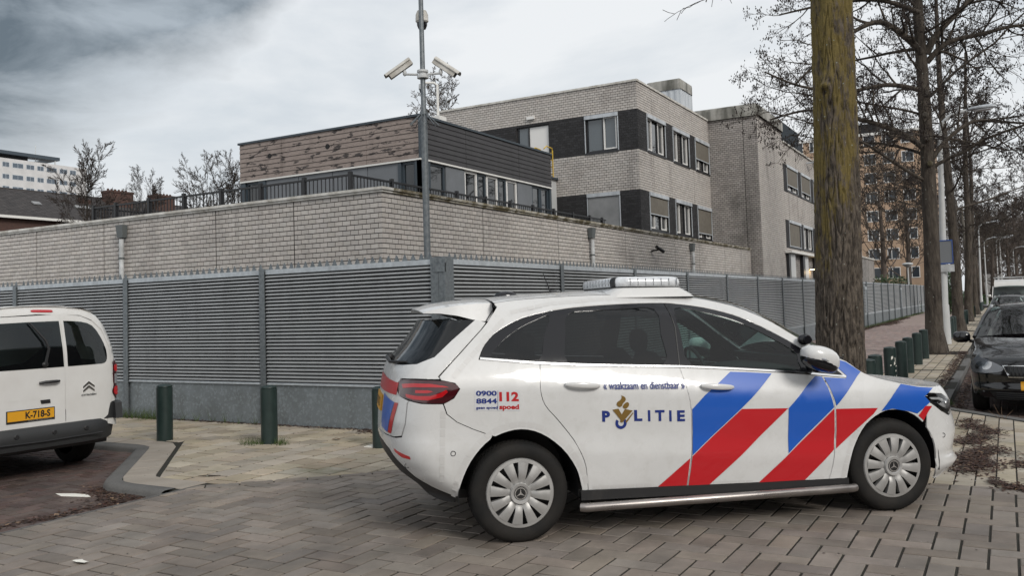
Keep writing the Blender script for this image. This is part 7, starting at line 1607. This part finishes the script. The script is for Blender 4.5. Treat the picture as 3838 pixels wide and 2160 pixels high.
chips('fallen_cones', 'small dark alder cones and crumbs scattered over the paving', [(rg.uniform(5.5, 9), rg.uniform(6, 10), .01, .01, 1, .002) for _ in range(110)]+[(rg.uniform(3, 8), rg.uniform(0, 6.3), .01, .01, 1, .002) for _ in range(90)]+[(rg.uniform(3.5, 6.2), rg.uniform(7, 9), .01, .01, 1, ZB+.002) for _ in range(60)], ['cone', 'straw'], sz=(.007, .014), lift=.02)
def blades(name, label, spots_, h=(.03, .12)):
    q = MB()
    for x, y, r_, n, z in spots_:
        for _ in range(n):
            px, py = x+rg.gauss(0, r_), y+rg.gauss(0, r_); hh = rg.uniform(*h); a = rg.uniform(0, 6.28); w_ = .003; lx, ly = rg.gauss(0, .4)*hh, rg.gauss(0, .4)*hh
            q.add([(px-w_*math.cos(a), py-w_*math.sin(a), z), (px+w_*math.cos(a), py+w_*math.sin(a), z), (px+lx, py+ly, z+hh)], [(0, 1, 2)], rnd=rg.random())
    tag(q.build(name, 'grass'), label, 'grass', kind='stuff')
blades('grass_tuft', 'tuft of grass at the foot of the middle left bollard', [(7.62, 7.86, .05, 90, 0), (7.58, 7.98, .05, 60, 0), (7.72, 7.62, .05, 60, 0), (7.68, 7.5, .04, 30, 0)])
blades('grass_tuft', 'grass growing against the fence behind the white van', [(8.95, 11.2+i*.15, .05, 50, 0) for i in range(8)]+[(8.97, 9.0+i*.3, .03, 10, 0) for i in range(10)], (.04, .22))
blades('grass_tuft', 'grass sprouting from the kerb in front of the black car', [(13.3+.1*i, 1.0-.05*i, .06, 60, -.01) for i in range(5)]+[(15.5, 1.05, .06, 80, 0), (12.9, .62, .06, 60, -.05)], (.03, .10))
blades('grass_strip', 'green strip of grass along the foot of the far fence', [(44+i*.5, 5.95, .12, 60, 0) for i in range(70)], (.05, .16))
def flatbit(name, label, pts, z, mt, cat): q = MB(); slab(q, pts, z+.003, .003, .0015); tag(q.build(name, mt), label, cat)
flatbit('paint_mark', 'worn white painted mark on the dark bricks of the left bay', [(5.02, 7.78), (4.97, 7.62), (5.05, 7.30), (5.11, 7.44), (5.09, 7.6)], ZB+.003, 'litter_white', 'road marking')
q = MB(); q.add([(3.53+.035*math.cos(a)*random.uniform(.6, 1.2), 5.21+.07*math.sin(a)*random.uniform(.6, 1.2), .004+.02*random.random()) for a in [R(40*i) for i in range(9)]]+[(3.54, 5.21, .02)], [(i, (i+1) % 9, 9) for i in range(9)]); tag(q.build('paper_scrap', 'litter_white'), 'crumpled pale scrap of paper on the grey pavers in the left foreground', 'litter')
q = MB(); q.add([(8.17+.05*math.cos(a)*random.uniform(.6, 1.2), 7.13+.07*math.sin(a)*random.uniform(.6, 1.2), .004+.03*random.random()) for a in [R(40*i) for i in range(9)]]+[(8.17, 7.13, .03)], [(i, (i+1) % 9, 9) for i in range(9)]); tag(q.build('dry_leaf', 'straw'), 'curled dry leaf on the pale paving near the fence', 'leaf')
q = MB(); q.tube([(5.87, 6.85, .012), (5.92, 6.77, .010), (5.97, 6.66, .012)], [.004, .007, .004], 6); tag(q.build('stick', 'bark_dark'), 'short dark stick lying on the pale paving tiles', 'stick')
q = MB(); q.box((7.85, 6.32, .002), (7.99, 6.44, .012)); tag(q.build('bollard_plate', 'litter_white'), 'small white plate at the foot of the bollard behind the police car', 'plate')
dt = thing('dry_plant', 'dry bare sprig standing in front of the black car bumper', 'plant', (12.25, .15, 0)); q = MB(); z0_ = Vector((12.25, .10, -.03))
for a in ((.02, .10, .20), (.03, .02, .17), (.02, -.10, .13), (.02, .16, .12)): q.tube([z0_, z0_+Vector(a)*.5+Vector((0, .01, 0)), z0_+Vector(a)], [.004, .003, .0015], 4)
q.build('stems', 'straw', dt)

# the long block of flats across the street, behind the viewpoint: it is what the car windows and doors mirror
ob = thing('gallery_flats', 'long dark block of flats with pale gallery bands, mirrored in the car windows', 'building', (-5, -32, 0)); q = MB(); q.box((-60, -46, 0), (34, -32, 15)); q.build('wall', 'brick_brown', ob)
for k_ in range(5):
    q = MB(); q.box((-60, -33.6, 2.8+2.9*k_), (34, -32.01, 3.05+2.9*k_)); q.box((-60, -33.6, 3.051+2.9*k_), (34, -33.5, 4.0+2.9*k_)); q.build('gallery', 'blind_grey', ob)
q = MB(); q.box((-60, -33.9, 15.2), (34, -32.0, 15.5)); q.build('roof_edge', 'white_trim', ob)
